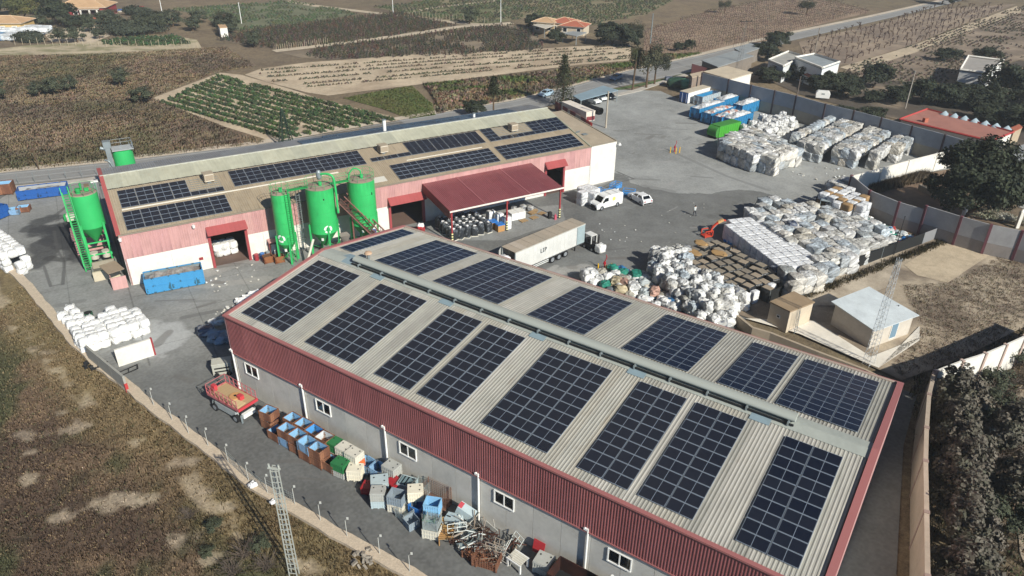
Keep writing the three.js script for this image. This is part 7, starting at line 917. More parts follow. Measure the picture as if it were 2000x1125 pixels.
// ---------------------------------------------------------------- small buildings: flat or mono-pitch roofs over a four sided plan given by its roof corners
function shed(name, label, cat, Q, h, o = {}) {   // Q: four roof corners on the ground plan, h: wall heights at the corners
  const H4 = Array.isArray(h) ? h : [h, h, h, h], c = [Q.reduce((s, p) => s + p[0], 0) / 4, Q.reduce((s, p) => s + p[1], 0) / 4], ov = o.over ?? 0.3, t = thing(name, label, cat, c), R = Q.map((p) => [p[0] - c[0], p[1] - c[1]]), W = R.map((p) => { const L = Math.hypot(...p); return [p[0] * (1 - ov / L), p[1] * (1 - ov / L)]; });
  const th = o.th ?? 0.18, top = new MB(), up = R.map((p, i) => [p[0], H4[i] + th, p[1]]), lo = R.map((p, i) => [p[0], H4[i], p[1]]);
  const ccw = (R[1][0] - R[0][0]) * (R[2][1] - R[0][1]) - (R[1][1] - R[0][1]) * (R[2][0] - R[0][0]) < 0, q4 = (b, a, e, d, f) => (ccw ? b.quad(a, e, d, f) : b.quad(f, d, e, a));
  q4(top, up[0], up[1], up[2], up[3]); q4(top, lo[3], lo[2], lo[1], lo[0]); for (let i = 0; i < 4; i++) { const j = (i + 1) % 4; q4(top, lo[i], lo[j], up[j], up[i]); } top.build('roof', o.roof || concM, t);
  if (o.open) { for (let i = 0; i < 4; i++) new MB().bar([W[i][0], 0, W[i][1]], [W[i][0], H4[i], W[i][1]], 0.09, { sq: true }).build('post', galvM, t); return t; }
  for (let i = 0; i < 4; i++) { const j = (i + 1) % 4, b = new MB(), a = [W[i][0], 0, W[i][1]], e = [W[j][0], 0, W[j][1]]; q4(b, a, e, [W[j][0], H4[j], W[j][1]], [W[i][0], H4[i], W[i][1]]); b.build('wall', (o.walls && o.walls[i]) || o.wall || plasterM, t); }
  (o.win || []).forEach(([i, f, y, w, hh, m, nm]) => { const j = (i + 1) % 4, a = W[i], e = W[j], p = lerp2(a, e, f), ry = Math.atan2(-(e[1] - a[1]), e[0] - a[0]); const n = [Math.sin(ry), Math.cos(ry)], s = n[0] * p[0] + n[1] * p[1] > 0 ? 1 : -1; const fr2 = new MB().box(w + 0.2, hh + 0.2, 0.08, p[0] + n[0] * 0.02 * s, y + hh / 2, p[1] + n[1] * 0.02 * s, { ry }).build(nm || 'window', pvcM, t); new MB().box(w, hh, 0.08, p[0] + n[0] * 0.045 * s, y + hh / 2, p[1] + n[1] * 0.045 * s, { ry }).build(nm === 'door' ? 'door_leaf' : 'pane', m || glassM, fr2); });
  if (o.parapet) for (let i = 0; i < 4; i++) { const j = (i + 1) % 4; new MB().bar([W[i][0], H4[i] + th + 0.25, W[i][1]], [W[j][0], H4[j] + th + 0.25, W[j][1]], 0.2, { sq: true }).build('parapet', plasterM, t); }
  return t;
}
const metalRoof = M('#9aa0a2', { map: T.streak, roughness: 0.55 }), beigeW = M('#b8a68c', { map: T.grime, roughness: 0.9 }), tileM = M('#b0664f', { map: T.streak, roughness: 0.85 }), tanTile = M('#c2a07c', { map: T.streak, roughness: 0.9 });
const s1b = shed('transformer_hut', 'beige block hut with flat tan roof and ladder beside the black stacks', 'hut', [[30.02,-74.12], [33.66,-76.66], [35.27,-74.14], [31.66,-71.84]], 2.8, { wall: M('#cdbfa9', { map: T.grime }), roof: M('#a08a6e', { map: T.grime }), over: 0.15, win: [[3, 0.5, 1.5, 0.3, 0.2, darkM]] });
{ const p = [32.8,-71.83], l = thing('ladder', 'rusty ladder fixed on the sunny side of the beige hut', 'ladder', p, 0.6); for (const s of [-0.22, 0.22]) new MB().bar([s, 0, 0], [s, 2.9, -0.15], 0.03).build('rail', galvM, l); for (let k = 0; k < 8; k++) new MB().bar([-0.22, 0.3 + k * 0.34, 0], [0.22, 0.3 + k * 0.34, -0.05], 0.02, { n: 4 }).build('rung', galvM, l); }
shed('white_roofed_shed', 'grey walled shed with white metal roof and blue door beside the lattice mast', 'shed', [[37.03,-73.91], [42.99,-77.64], [46.31,-71.71], [39.74,-68.19]], [3.1, 3.1, 2.7, 2.7], { wall: M('#cdc5b8', { map: T.grime }), roof: M('#d8e0e2', { map: T.grime, roughness: 0.5 }), over: 0.55, th: 0.1, win: [[2, 0.45, 0.6, 1.0, 1.9, M('#6f8ca0', { roughness: 0.4 }), 'door']] });
shed('roadside_shed', 'long grey roofed open shed by the road behind the beige gatehouse', 'shed', [[49.62,-200.46], [62.02,-214.11], [65.47,-207.38], [52.11,-192.61]], 4.2, { wall: M('#857b70', { map: T.grime }), roof: metalRoof });
shed('roadside_shed', 'smaller grey roofed shed farther along the road', 'shed', [[63.59,-220.97], [70.64,-229.19], [71.87,-222.28], [64.29,-213.04]], 3.6, { wall: M('#857d74', { map: T.grime }), roof: metalRoof });
shed('white_store', 'low white block with flat cream roof at the left end of the long panel wall', 'building', [[46.61,-185.28], [54.28,-192.08], [58.81,-184.88], [51.24,-177.48]], 4.6, { wall: plasterM, roof: M('#cfc0a8', { map: T.grime }) });
shed('gatehouse', 'small brown grey gatehouse beside the left end of the long panel wall', 'building', [[43.12,-184.08], [47.07,-187.66], [47.47,-183.79], [43.07,-180.84]], 4.2, { wall: M('#8f7f72', { map: T.grime }), roof: M('#c2b098', { map: T.grime }), over: 0.1, win: [[3, 0.5, 2.3, 0.8, 0.9, darkM]] });
{ const a = [46.01,-194.17], b = [51.15,-197.47], o = thing('red_gable_panel', 'dark red gable sheet standing behind the gatehouse', 'panel', lerp2(a, b, 0.5), 0.3); const s = new THREE.Shape(); s.moveTo(-2.8, 0); s.lineTo(-2.8, 4.6); s.lineTo(2.8, 3.0); s.lineTo(2.8, 0); new MB().add(new THREE.ExtrudeGeometry(s, { depth: 0.15, bevelEnabled: false }), 0, 0, 0).build('panel', M('#4a1f22', { map: T.streak }), o); }
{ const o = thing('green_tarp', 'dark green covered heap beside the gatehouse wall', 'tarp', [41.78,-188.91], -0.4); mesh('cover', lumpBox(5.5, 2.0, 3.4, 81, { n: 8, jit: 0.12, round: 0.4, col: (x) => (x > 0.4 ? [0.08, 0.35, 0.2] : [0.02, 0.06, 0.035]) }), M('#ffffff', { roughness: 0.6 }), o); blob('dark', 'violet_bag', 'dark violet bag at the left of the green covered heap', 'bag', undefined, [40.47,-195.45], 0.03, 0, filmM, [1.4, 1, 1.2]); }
shed('white_house', 'white house with parapet roof terraces behind the long panel wall', 'house', [[67.81,-201.92], [77.21,-213.99], [79.18,-207.9], [69.61,-194.59]], 4, { wall: M('#dfe2e2', { map: T.grime }), roof: M('#a9a8a2', { map: T.grime }), parapet: 1, over: 0.1 });
shed('white_house', 'taller right block of the white house with a white porch', 'house', [[74.36,-200.73], [81.33,-205.79], [84.41,-195.69], [77.13,-188.12]], 5, { wall: M('#e4e6e6', { map: T.grime }), roof: M('#98a0a4', { map: T.grime }), parapet: 1, over: 0.1, win: [[2, 0.4, 0.5, 1.2, 2, darkM], [2, 0.75, 0.5, 1.2, 2, darkM]] });
shed('tiled_terrace', 'small red tiled porch roof before the white house', 'porch', [[74.66,-192.98], [77.11,-195.45], [78.41,-190.92], [75.6,-187.43]], 2.6, { roof: tileM, open: 1, over: 0.05 });
shed('white_house', 'white flat roofed house half hidden by the big dark tree on the right', 'house', [[114.53,-193.14], [126.18,-210.91], [132.95,-205.35], [119.57,-189.42]], 4, { wall: M('#e6e6e2', { map: T.grime }), roof: M('#a5a09a', { map: T.grime }), parapet: 1, over: 0.1 });
shed('red_roofed_building', 'low building with a wide dusty red roof behind the panel wall corner', 'building', [[80.25,-151.21], [90.09,-159.57], [99.25,-143.13], [91.23,-136.86]], 3, { wall: plasterM, roof: M('#a87468', { map: T.streak, roughness: 0.8 }), over: 0.3 });
{ const a = [79.77,-150.31], b = [89.56,-158.62], c = [98.66,-142.28], d = [90.69,-136.05], o = thing('roof_tent', 'row of grey folded awnings behind the wide red roof', 'awning', [94.38,-148.18], -0.97); for (let k = 0; k < 7; k++) new MB().add(new THREE.CylinderGeometry(0.1, 1.0, 0.8, 4, 1), -7 + k * 2.1, 3.6, -1.0, { ry: 0.785 }).build('canopy', M('#9fb0b8', { roughness: 0.6 }), o); const e = thing('roof_edging', 'red edge trim around the wide dusty red roof', 'trim', a); for (const [p, q] of [[a, b], [b, c], [c, d], [d, a]]) new MB().bar([p[0] - a[0], 3.28, p[1] - a[1]], [q[0] - a[0], 3.28, q[1] - a[1]], 0.14, { sq: true }).build('edge', M('#a83a38'), e); const ch = thing('chimney', 'small red brown chimney on the wide dusty red roof', 'chimney', [84.3,-148.8], 0.3, undefined, 3.1); new MB().box(0.9, 0.9, 0.7, 0, 0.45, 0).build('stack', tileM, ch); }
shed('grey_roofed_building', 'grey roofed building cut by the right edge beyond the big tree', 'building', [[89.36,-129.5], [96.96,-134.61], [98.95,-125.93], [88.26,-118.93]], 3.4, { wall: M('#a9a59c', { map: T.grime }), roof: M('#9c9fa0', { map: T.grime }) });
shed('tan_pillar_house', 'small tan hut at the right end of the wide red roof', 'hut', [[99.98,-145.58], [103.32,-148.23], [102.74,-146.06], [99.25,-143.13]], 3, { wall: beigeW, roof: tileM, over: 0.1 });
{ const p = [76.89,-102.95], o = thing('gate_pillar', 'pale pointed gate pillar before the right edge', 'pillar', p); new MB().box(0.5, 2.6, 0.5, 0, 1.3, 0).build('shaft', plasterM, o); new MB().add(new THREE.ConeGeometry(0.4, 0.5, 4), 0, 2.85, 0, { ry: 0.785 }).build('cap', plasterM, o); }
{ const o = thing('concrete_pillar', 'low grey concrete pillar at the foot of the large dark tree', 'pillar', [71.21,-107.28], 0.3); new MB().box(0.6, 1.6, 0.6, 0, 0.8, 0).build('shaft', concM, o); new MB().box(0.7, 0.12, 0.7, 0, 1.66, 0).build('cap', concM, o); }
poly('paved_yard', [[88.07,-125.62], [98.23,-138.82], [104.06,-130.28], [86.73,-104.23], [82.21,-111.19]], 0.04, M('#a7a39a', { map: T.grime })); poly('bare_ground', [[60,-117.85], [71.51,-123.7], [79.85,-129.33], [71.73,-105.69], [75.92,-101.98], [73.6,-104.77], [63.26,-111.62]], 0.02, M('#7a6654', { map: T.soil }));
{ const o = thing('concrete_trough', 'long low concrete wall lying left of the large dark tree', 'wall', [70.47,-115.2], -1.25); new MB().box(7, 0.9, 0.4, 0, 0.45, 0).build('wall', M('#a79a86', { map: T.grime }), o); new MB().box(7.1, 0.1, 0.5, 0, 0.93, 0).build('coping', M('#b0a490', { map: T.grime }), o); }
{ const o = thing('caravan', 'small white rounded caravan behind the long panel wall', 'caravan', [74.78,-179], -0.3); const s = new THREE.Shape(); s.moveTo(-2, 0.5); s.lineTo(2, 0.5); s.lineTo(2.1, 1.8); s.quadraticCurveTo(2, 2.5, 1.4, 2.5); s.lineTo(-1.4, 2.5); s.quadraticCurveTo(-2, 2.5, -2.1, 1.8); new MB().add(new THREE.ExtrudeGeometry(s, { depth: 2, bevelEnabled: true, bevelSize: 0.08, bevelThickness: 0.08, bevelSegments: 2 }), 0, 0, -1).build('body', pvcM, o); o.scale.setScalar(0.75); new MB().box(1.0, 0.4, 0.04, 0, 1.8, 1.1).build('window', galvM, o); for (const s2 of [-1, 1]) new MB().cyl(0.32, 0.32, 0.2, 0, 0.32, s2 * 0.95, { rx: Math.PI / 2 }).build('wheel', darkM, o); }
// villa and farmhouses at the top
function hipHouse(label, pos, ry, w, d, h, rise, wall, roof, o = {}) {
  const t = thing('house', label, 'house', pos, ry), ov = 0.7, W = w / 2 + ov, D = d / 2 + ov, r = Math.max(0, w / 2 - d / 2); for (const [x, z, r2, L] of [[0, d / 2, 0, w], [0, -d / 2, Math.PI, w], [w / 2, 0, Math.PI / 2, d], [-w / 2, 0, -Math.PI / 2, d]]) { const q = new MB().box(L, h, 0.2, 0, h / 2, 0).build('wall', wall, t); q.position.set(x, 0, z); q.rotation.y = r2; }
  const A = [-W, h, D], B = [W, h, D], C2 = [W, h, -D], Dd = [-W, h, -D], R1_ = [-r, h + rise, 0], R2_ = [r, h + rise, 0]; const tri = (a, b, c) => { const m = new MB(); m.quad(a, b, c, [(a[0] + c[0]) / 2, (a[1] + c[1]) / 2, (a[2] + c[2]) / 2]); m.build('roof', roof, t); }; new MB().quad(A, B, R2_, R1_).build('roof', roof, t); new MB().quad(C2, Dd, R1_, R2_).build('roof', roof, t); tri(B, C2, R2_); tri(Dd, A, R1_); new MB().box(w + 1.3, 0.12, d + 1.3, 0, h - 0.06, 0).build('eave', plasterM, t);
  for (const [a, b] of [[A, R1_], [B, R2_], [C2, R2_], [Dd, R1_], [R1_, R2_]]) new MB().bar(a, b, 0.12, { n: 4 }).build('ridge_tile', M('#d2b898'), t);
  (o.win || [-0.3, 0.3]).forEach((f) => { const fm = new MB().box(1.7, 1.7, 0.1, f * w, 1.7, d / 2 + 0.08).build('window', plasterM, t); new MB().box(1.2, 1.2, 0.06, f * w, 1.7, d / 2 + 0.13).build('pane', glassM, fm); });
  return t;
}
{
  const v = hipHouse('red walled villa with hipped tan roof and white porch at the top left', [-159.1,-286.93], 0.15, 17, 12, 3.6, 2.6, M('#9a3038', { map: T.grime }), tanTile, { win: [-0.36, -0.1, 0.42] });
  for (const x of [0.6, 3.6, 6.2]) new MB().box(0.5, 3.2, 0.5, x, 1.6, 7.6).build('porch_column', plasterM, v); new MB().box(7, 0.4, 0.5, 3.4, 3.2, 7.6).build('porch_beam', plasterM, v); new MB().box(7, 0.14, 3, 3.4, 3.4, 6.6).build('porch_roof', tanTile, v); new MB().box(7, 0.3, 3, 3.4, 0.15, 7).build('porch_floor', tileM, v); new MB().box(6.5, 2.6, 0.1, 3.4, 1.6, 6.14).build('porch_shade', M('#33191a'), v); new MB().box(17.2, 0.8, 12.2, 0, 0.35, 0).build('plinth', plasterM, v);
  const pl = thing('pool', 'blue covered pool right of the red walled villa', 'pool', [-149.23,-297.67], 0.1); new MB().box(9, 0.5, 4.5, 0, 0.25, 0).build('rim', M('#b5b0a4'), pl); new MB().box(8, 0.06, 3.6, 0, 0.53, 0).build('cover', M('#2f5f9f'), pl); const rc = thing('red_canopy', 'low red awning beside the blue covered pool', 'awning', [-145.82,-297.96], 0.1); new MB().box(5, 0.15, 3, 0, 1.6, 0).build('roof', M('#a02a30'), rc); for (const x of [-2.2, 2.2]) new MB().bar([x, 0, 1.2], [x, 1.6, 1.2], 0.08).build('post', pvcM, rc);
  hipHouse('pale yellow house with tan roof cut by the left edge at the top', [-169.01,-252.07], 0.1, 16, 9, 3.4, 1.7, M('#cfae72', { map: T.grime }), tanTile, { win: [0.15, 0.38] });
  const tent = thing('white_tarpaulin', 'crumpled white tarpaulin before the pale yellow house', 'tarpaulin', [-159.78,-249.02], 0.1); mesh('sheet', lumpBox(15, 2.2, 5, 91, { n: 10, jit: 0.3, round: 0.3, col: () => [0.75, 0.78, 0.8] }), filmM, tent); const tb = thing('blue_tarpaulin', 'blue and white tarpaulin at the left edge by the hedge', 'tarpaulin', [-159.66,-238.37], 0); mesh('sheet', lumpBox(7, 2, 4, 92, { n: 8, jit: 0.25, round: 0.3, col: (x) => (x < 0 ? [0.16, 0.32, 0.5] : [0.7, 0.73, 0.75]) }), filmM, tb);
  shed('hut', 'tiny white hut with tan roof beside the brownish tree', 'hut', [[-97.9,-252.12], [-95.78,-253.28], [-93.15,-247.65], [-95.24,-246.54]], 3, { wall: plasterM, roof: tanTile, over: 0.1 });
  hipHouse('farmhouse part with red tiled roof, right of the pair', [20.24,-262.34], -0.35, 8, 7, 3, 1.3, M('#cdbfa8', { map: T.grime }), tileM); hipHouse('farmhouse part with red tiled roof, left of the pair', [16.94,-266.02], -0.35, 8, 7, 3.4, 1.4, M('#cdbfa8', { map: T.grime }), tileM); hipHouse('farmhouse part with tan roof at its left end', [10.52,-265.54], -0.35, 7, 6, 3.6, 1.2, M('#cdb590', { map: T.grime }), tanTile);
  shed('veranda', 'grey sheet veranda along the farmhouse front', 'veranda', [[15.09,-246.99], [18.66,-250.96], [23.23,-249.44], [19.37,-241.94]], 2.6, { roof: metalRoof, open: 1 }); shed('veranda', 'pale sheet lean-to roof at the left of the farmhouse', 'veranda', [[5.75,-260.47], [9.77,-266.99], [13.58,-261.08], [9.69,-253.86]], 2.8, { roof: M('#c9c2b4', { map: T.grime }), open: 1 });
  const gr = thing('green_lattice_tower', 'dark green conical lattice tower behind the far roof', 'tower', [-44.15,-137.85], 0.2), gm = M('#24382a'); for (let i = 0; i < 6; i++) { const a = i * 1.047; new MB().bar([Math.cos(a) * 1.5, 0, Math.sin(a) * 1.5], [Math.cos(a) * 0.12, 7.2, Math.sin(a) * 0.12], 0.1, { n: 4 }).build('leg', gm, gr); } for (let y = 0.6; y < 7; y += 0.7) { const r = mix(1.5, 0.12, y / 7.2), b = new MB(); for (let i = 0; i < 6; i++) { const a = i * 1.047, c = a + 1.047; b.bar([Math.cos(a) * r, y, Math.sin(a) * r], [Math.cos(c) * r, y, Math.sin(c) * r], 0.06, { n: 3 }); } b.build('ring', gm, gr); }
}
// ---------------------------------------------------------------- masts, poles, posts
function mast(label, pos, h, w0, w1, m, step = 0.6) {
  const o = thing('lattice_mast', label, 'mast', pos, 0.5), c = (y) => mix(w0, w1, y / h) / 2, K = [[-1, -1], [1, -1], [1, 1], [-1, 1]]; for (const [a, b] of K) new MB().bar([a * c(0), 0, b * c(0)], [a * c(h), h, b * c(h)], 0.024, { n: 4 }).build('leg', m, o);
  const b = new MB(); for (let y = 0.2, f = 0; y + step < h; y += step, f ^= 1) for (let i = 0; i < 4; i++) { const p = K[i], q = K[(i + 1) % 4], r0 = c(y), r1 = c(y + step); b.bar([(f ? p : q)[0] * r0, y, (f ? p : q)[1] * r0], [(f ? q : p)[0] * r1, y + step, (f ? q : p)[1] * r1], 0.014, { n: 3 }).bar([p[0] * r0, y, p[1] * r0], [q[0] * r0, y, q[1] * r0], 0.014, { n: 3 }); } b.build('lattice', m, o).userData.kind = 'stuff'; return o;
}
const mastM = M('#c2c6c8', { roughness: 0.5 });
mast('tall lattice mast in front of the white roofed shed', [38.68,-65.8], 12.9, 0.85, 0.35, mastM, 0.55);
{   // ladder-like mast in the near field
  const o = thing('lattice_mast', 'pale ladder like mast rising from the bottom edge in the near field', 'mast', [-15.9, -37.3], -0.15), m = M('#a9aca4', { roughness: 0.5 }), h = 10.5; for (const s of [-1, 1]) for (const z of [-0.18, 0.18]) new MB().bar([s * 0.3, 0, z], [s * 0.2, h, z], 0.032, { sq: true }).build('leg', m, o); for (let y = 0.4; y < h; y += 0.5) { const r = mix(0.3, 0.2, y / h); new MB().box(r * 2, 0.05, 0.05, 0, y, 0.18).box(r * 2, 0.05, 0.05, 0, y + 0.2, -0.18).build('rung', m, o); } new MB().box(0.9, 0.12, 0.12, 0, h, 0).cyl(0.07, 0.07, 0.3, -0.35, h + 0.2, 0).cyl(0.07, 0.07, 0.3, 0.35, h + 0.2, 0).build('crossarm', m, o);
}
mast('thin lattice mast behind the white store by the road', [59.72,-200.01], 14.5, 1.2, 0.4, M('#7d7a78', { roughness: 0.6 }), 0.8);
{ const o = thing('crossarm', 'dark crossarm on top of the thin lattice mast by the road', 'crossarm', [59.72,-200.01], 0.2, undefined, 14.4); new MB().box(3.4, 0.16, 0.16, 0, 0, 0).build('beam', darkM, o); for (const x of [-1.5, 0, 1.5]) new MB().cyl(0.08, 0.08, 0.4, x, 0.25, 0).build('insulator', darkM, o); }
for (const [p, h, l, m, r] of [[[19.36,-152.27], 7.6, 'pale concrete pole beside the annex of the far warehouse', M('#b9ae9c', { map: T.grime }), 0.2], [[43.74,-246.67], 9.1, 'grey pole beside the cypress at the vineyard corner', galvM, 0.2], [[88.44,-223.77], 9.2, 'pole behind the white house by the orchard', M('#8c8378'), 0.16], [[91.42,-171.07], 8.6, 'thin pole left of the red roofed building', M('#a39b90'), 0.14], [[69.05,-180.16], 5, 'dark pole behind the long panel wall', M('#6b6058'), 0.12], [[-5.32,-276.72], 9, 'thin pale pole in the upper fields, right of two', pvcM, 0.14], [[-47.67,-301.32], 8, 'thin pale pole in the upper fields, left of two', pvcM, 0.14], [[-134.43,-293.9], 8, 'thin pale pole behind the grove of the villa', pvcM, 0.14], [[-97.61,-273.76], 7, 'thin pale pole in the green field beside the hut', pvcM, 0.14], [[-83.64,-122.67], 4.6, 'leaning wooden post beside the road on the left', M('#5a4a3a', { map: T.wood }), 0.12], [[-68.24,-125.69], 4.2, 'thin lamp pole beside the filter silo', galvM, 0.07], [[53.48,-92.61], 6, 'thin dark pole at the corner of the shed plot', darkM, 0.06], [[3.1,-178.66], 4.0, 'thin sign pole at the roadside left of the tall pine', darkM, 0.06], [[44.71,-73.46], 3, 'thin dark pole beside the white roofed shed wall', darkM, 0.05]]) { const o = thing('pole', l, 'pole', p); new MB().cyl(r, r * 0.7, h, 0, h / 2, 0, { n: 10 }).build('shaft', m, o); new MB().cyl(r * 1.2, r * 1.2, 0.12, 0, h, 0, { n: 8 }).build('cap', m, o); }
{ const s = thing('street_sign', 'small dark sign on the thin roadside pole left of the tall pine', 'sign', [3.1,-178.66], 0.3, undefined, 3.5); new MB().box(0.7, 0.9, 0.05, 0, 0, 0.08).build('plate', darkM, s); }
const fp = maker(() => { const o = thing('fence_post', '', 'post'); new MB().bar([0, 0, 0], [0, 1.75, 0], 0.033).bar([0, 1.75, 0], [0.22, 2.1, 0.16], 0.033).build('shaft', M('#b5b6b0', { roughness: 0.6 }), o); new MB().box(0.16, 0.24, 0.03, 0.26, 2.15, 0.18).build('plate', M('#b5b6b0'), o); return o; });
const fps = [[-34.71,-56.71], [-32.01,-54.52], [-29.72,-52.66], [-27.32,-51.02], [-24.78,-48.93], [-22.27,-46.71], [-20.23,-45.31], [-17.62,-44.08], [-15.11,-42.36], [-12.65,-40.77], [-9.84,-39.12], [-7.32,-37.5], [-2.2, -34.2], [2, -31]];
fps.forEach((p) => fp(p, PN + 0.6, 'pale bent topped fence post on the kerb between yard and near field', 0.3, 'fence posts on the near field kerb'));
{ const o = thing('sagging_mesh', 'torn grey wire mesh sagging between the fence posts on the kerb', 'wire mesh', [0, 0]); const b = new MB(); for (let i = 4; i < 7; i++) for (let k = 0; k <= 5; k++) { const a = fps[i], c = fps[i + 1], y = 0.4 + k * 0.28, s = Math.sin(k) * 0.1; b.bar([a[0], y, a[1]], [(a[0] + c[0]) / 2 + s, y - 0.25, (a[1] + c[1]) / 2 + s], 0.01, { n: 3 }).bar([(a[0] + c[0]) / 2 + s, y - 0.25, (a[1] + c[1]) / 2 + s], [c[0], y * 0.8, c[1]], 0.01, { n: 3 }); } for (let i = 4; i < 7; i++) for (let k = 1; k < 12; k++) { const p = lerp2(fps[i], fps[i + 1], k / 12); b.bar([p[0], 0.35, p[1]], [p[0], 1.5, p[1]], 0.008, { n: 3 }); } const m = b.build('mesh', wireM, o); m.userData.kind = 'stuff'; }
for (const [p, r] of [[[-21.66,-46.05], 0.7], [[-19.42,-44.17], 0.5]]) blob('loose', 'white_sack', r > 0.6 ? 'white plastic bucket shaped scrap on the kerb near the mast, left one' : 'white plastic scrap on the kerb near the mast, right one', 'scrap', undefined, p, 0.35, 1, sackM, [r, r, r]);
for (const [p, l] of [[[-10.83,-38.72], 'pile of pale broken blocks at the bottom beside the kerb'], [[-44.02,-63.59], 'pile of dark branches beside the bunker side wall']]) { const o = thing('rubble_heap', l, 'rubble', p); const b = new MB(); for (let i = 0; i < 22; i++) b.box(rr(0.15, 0.5), rr(0.1, 0.3), rr(0.15, 0.4), rr(-1, 1), rr(0, 0.35), rr(-0.8, 0.8), { ry: rr(0, 6), rz: rr(-0.6, 0.6) }); b.build('pieces', l[8] === 'p' ? M('#9a9184', { map: T.grime }) : darkM, o).userData.kind = 'stuff'; }
// yellow posts round the red hydrants
for (const [p, l] of [[[12.31,-87.23], 'three yellow posts'], [[31.01,-136.96], 'yellow posts']]) { const red = M('#a8222e', { roughness: 0.4 }), yel = M('#e0b020', { roughness: 0.5 }), g = l[0] === 't' ? 'beside the white heap' : 'in the upper yard'; const o = thing('hydrant', `red hydrant stand ${g} between yellow posts`, 'hydrant', p); new MB().cyl(0.1, 0.1, 1.3, 0, 0.65, 0).bar([0, 1.2, 0], [0.25, 1.9, 0], 0.06).bar([0.25, 1.9, 0], [0.1, 2.3, 0.1], 0.05).build('standpipe', red, o); new MB().cyl(0.2, 0.2, 0.25, 0, 1.0, 0).build('valve', red, o); [[-0.9, 0.5], [0.9, 0.4], [0.1, 0.9]].forEach(([x, z], i) => { const b = thing('bollard', `yellow bollard ${['left of', 'right of', 'in front of'][i]} the red hydrant ${g}`, 'bollard', [p[0] + x, p[1] + z]); new MB().cyl(0.09, 0.09, 1.15, 0, 0.58, 0).build('post', yel, b); new MB().cyl(0.14, 0.14, 0.04, 0, 0.03, 0).build('foot', yel, b); }); }
// ---------------------------------------------------------------- vehicles
const tyreM = M('#15161a', { roughness: 0.9 }), rimM = M('#a8adb2', { roughness: 0.35, metalness: 0.5 }), lampM = M('#e8eef0', { roughness: 0.15 }), redLamp = M('#9c1218', { roughness: 0.2 });
function wheel(parent, x, z, r, w) { const t = new MB().cyl(r, r, w, x, r, z, { rx: Math.PI / 2, n: 20 }).build('wheel', tyreM, parent); new MB().cyl(r * 0.6, r * 0.6, w + 0.03, x, r, z, { rx: Math.PI / 2, n: 14 }).build('rim', rimM, t); }
function loft(b, bot, topR, y0, y1) {   // [x0,x1,z half] rectangles
  const [a0, a1, az] = bot, [c0, c1, cz] = topR, P = [[a0, y0, az], [a1, y0, az], [a1, y0, -az], [a0, y0, -az]], Q = [[c0, y1, cz], [c1, y1, cz], [c1, y1, -cz], [c0, y1, -cz]]; for (let i = 0; i < 4; i++) { const j = (i + 1) % 4; b.quad(P[i], P[j], Q[j], Q[i]); } b.quad(Q[0], Q[1], Q[2], Q[3]); return b;
}
function car(label, hex, pos, ry, s = 1, y = 0.05) {   // nose towards +x
  const o = thing('car', label, 'car', pos, ry, undefined, y), paint = M(hex, { roughness: 0.3 }); o.scale.setScalar(s);
  const sh = new THREE.Shape(); sh.moveTo(-2.05, 0.3); sh.lineTo(-2.1, 0.75); sh.quadraticCurveTo(-2.1, 0.98, -1.85, 1.0); sh.lineTo(0.75, 0.98); sh.lineTo(1.75, 0.82); sh.quadraticCurveTo(2.08, 0.74, 2.1, 0.5); sh.lineTo(2.05, 0.3); sh.lineTo(1.68, 0.3); sh.absarc(1.3, 0.3, 0.38, 0, Math.PI, false); sh.lineTo(-0.92, 0.3); sh.absarc(-1.3, 0.3, 0.38, 0, Math.PI, false); sh.lineTo(-2.05, 0.3);
  new MB().add(new THREE.ExtrudeGeometry(sh, { depth: 1.56, bevelEnabled: true, bevelSize: 0.06, bevelThickness: 0.08, bevelSegments: 3, curveSegments: 10 }), 0, 0, -0.78).build('body', paint, o);
  const gl = loft(new MB(), [-1.85, 0.95, 0.8], [-1.35, 0.15, 0.62], 0.98, 1.42).build('windows', glassM, o); loft(new MB(), [-1.4, 0.2, 0.64], [-1.2, 0.05, 0.55], 1.41, 1.48).build('roof', paint, o);
  const pl = new MB(); for (const z of [-1, 1]) pl.bar([0.93, 1.0, z * 0.79], [0.14, 1.43, z * 0.62], 0.04, { sq: true }).bar([-0.35, 1.0, z * 0.8], [-0.42, 1.43, z * 0.63], 0.045, { sq: true }).bar([-1.8, 1.0, z * 0.78], [-1.33, 1.43, z * 0.62], 0.08, { sq: true }); pl.build('pillars', paint, gl);
  for (const x of [1.3, -1.3]) for (const z of [-0.74, 0.74]) wheel(o, x, z, 0.32, 0.2); for (const z of [-0.6, 0.6]) { new MB().box(0.12, 0.14, 0.34, 2.06, 0.66, z).build('headlight', lampM, o); new MB().box(0.1, 0.18, 0.28, -2.12, 0.8, z).build('tail_light', redLamp, o); } for (const z of [-0.95, 0.95]) new MB().box(0.14, 0.12, 0.2, 0.75, 1.05, z).build('mirror', paint, o); new MB().box(0.1, 0.2, 1.5, -2.14, 0.42, 0).box(0.1, 0.2, 1.5, 2.12, 0.38, 0).build('bumper', darkM, o); return o;
}
car('white hatchback parked on the yard right of the white van', '#dfe0e0', [20.57,-111.43], 2.04, 1.05);
car('light blue car driving on the road left of the tall pine', '#9db4c4', [7.56,-177.92], -2.28);
car('blue grey car driving on the road behind the palm', '#6d7f94', [26.64,-195.8], -2.19);
car('dark saloon under the car port nearest the black pipe', '#14161a', [16.17,-167.77], -0.85); car('white car under the car port, left one', '#dcdddc', [18.46,-172.36], -0.96); car('white car under the car port, right one', '#d8dad9', [20.44,-175.24], -1.11); car('dark car at the right end of the car port', '#17181c', [22.56,-176.78], -1.17);
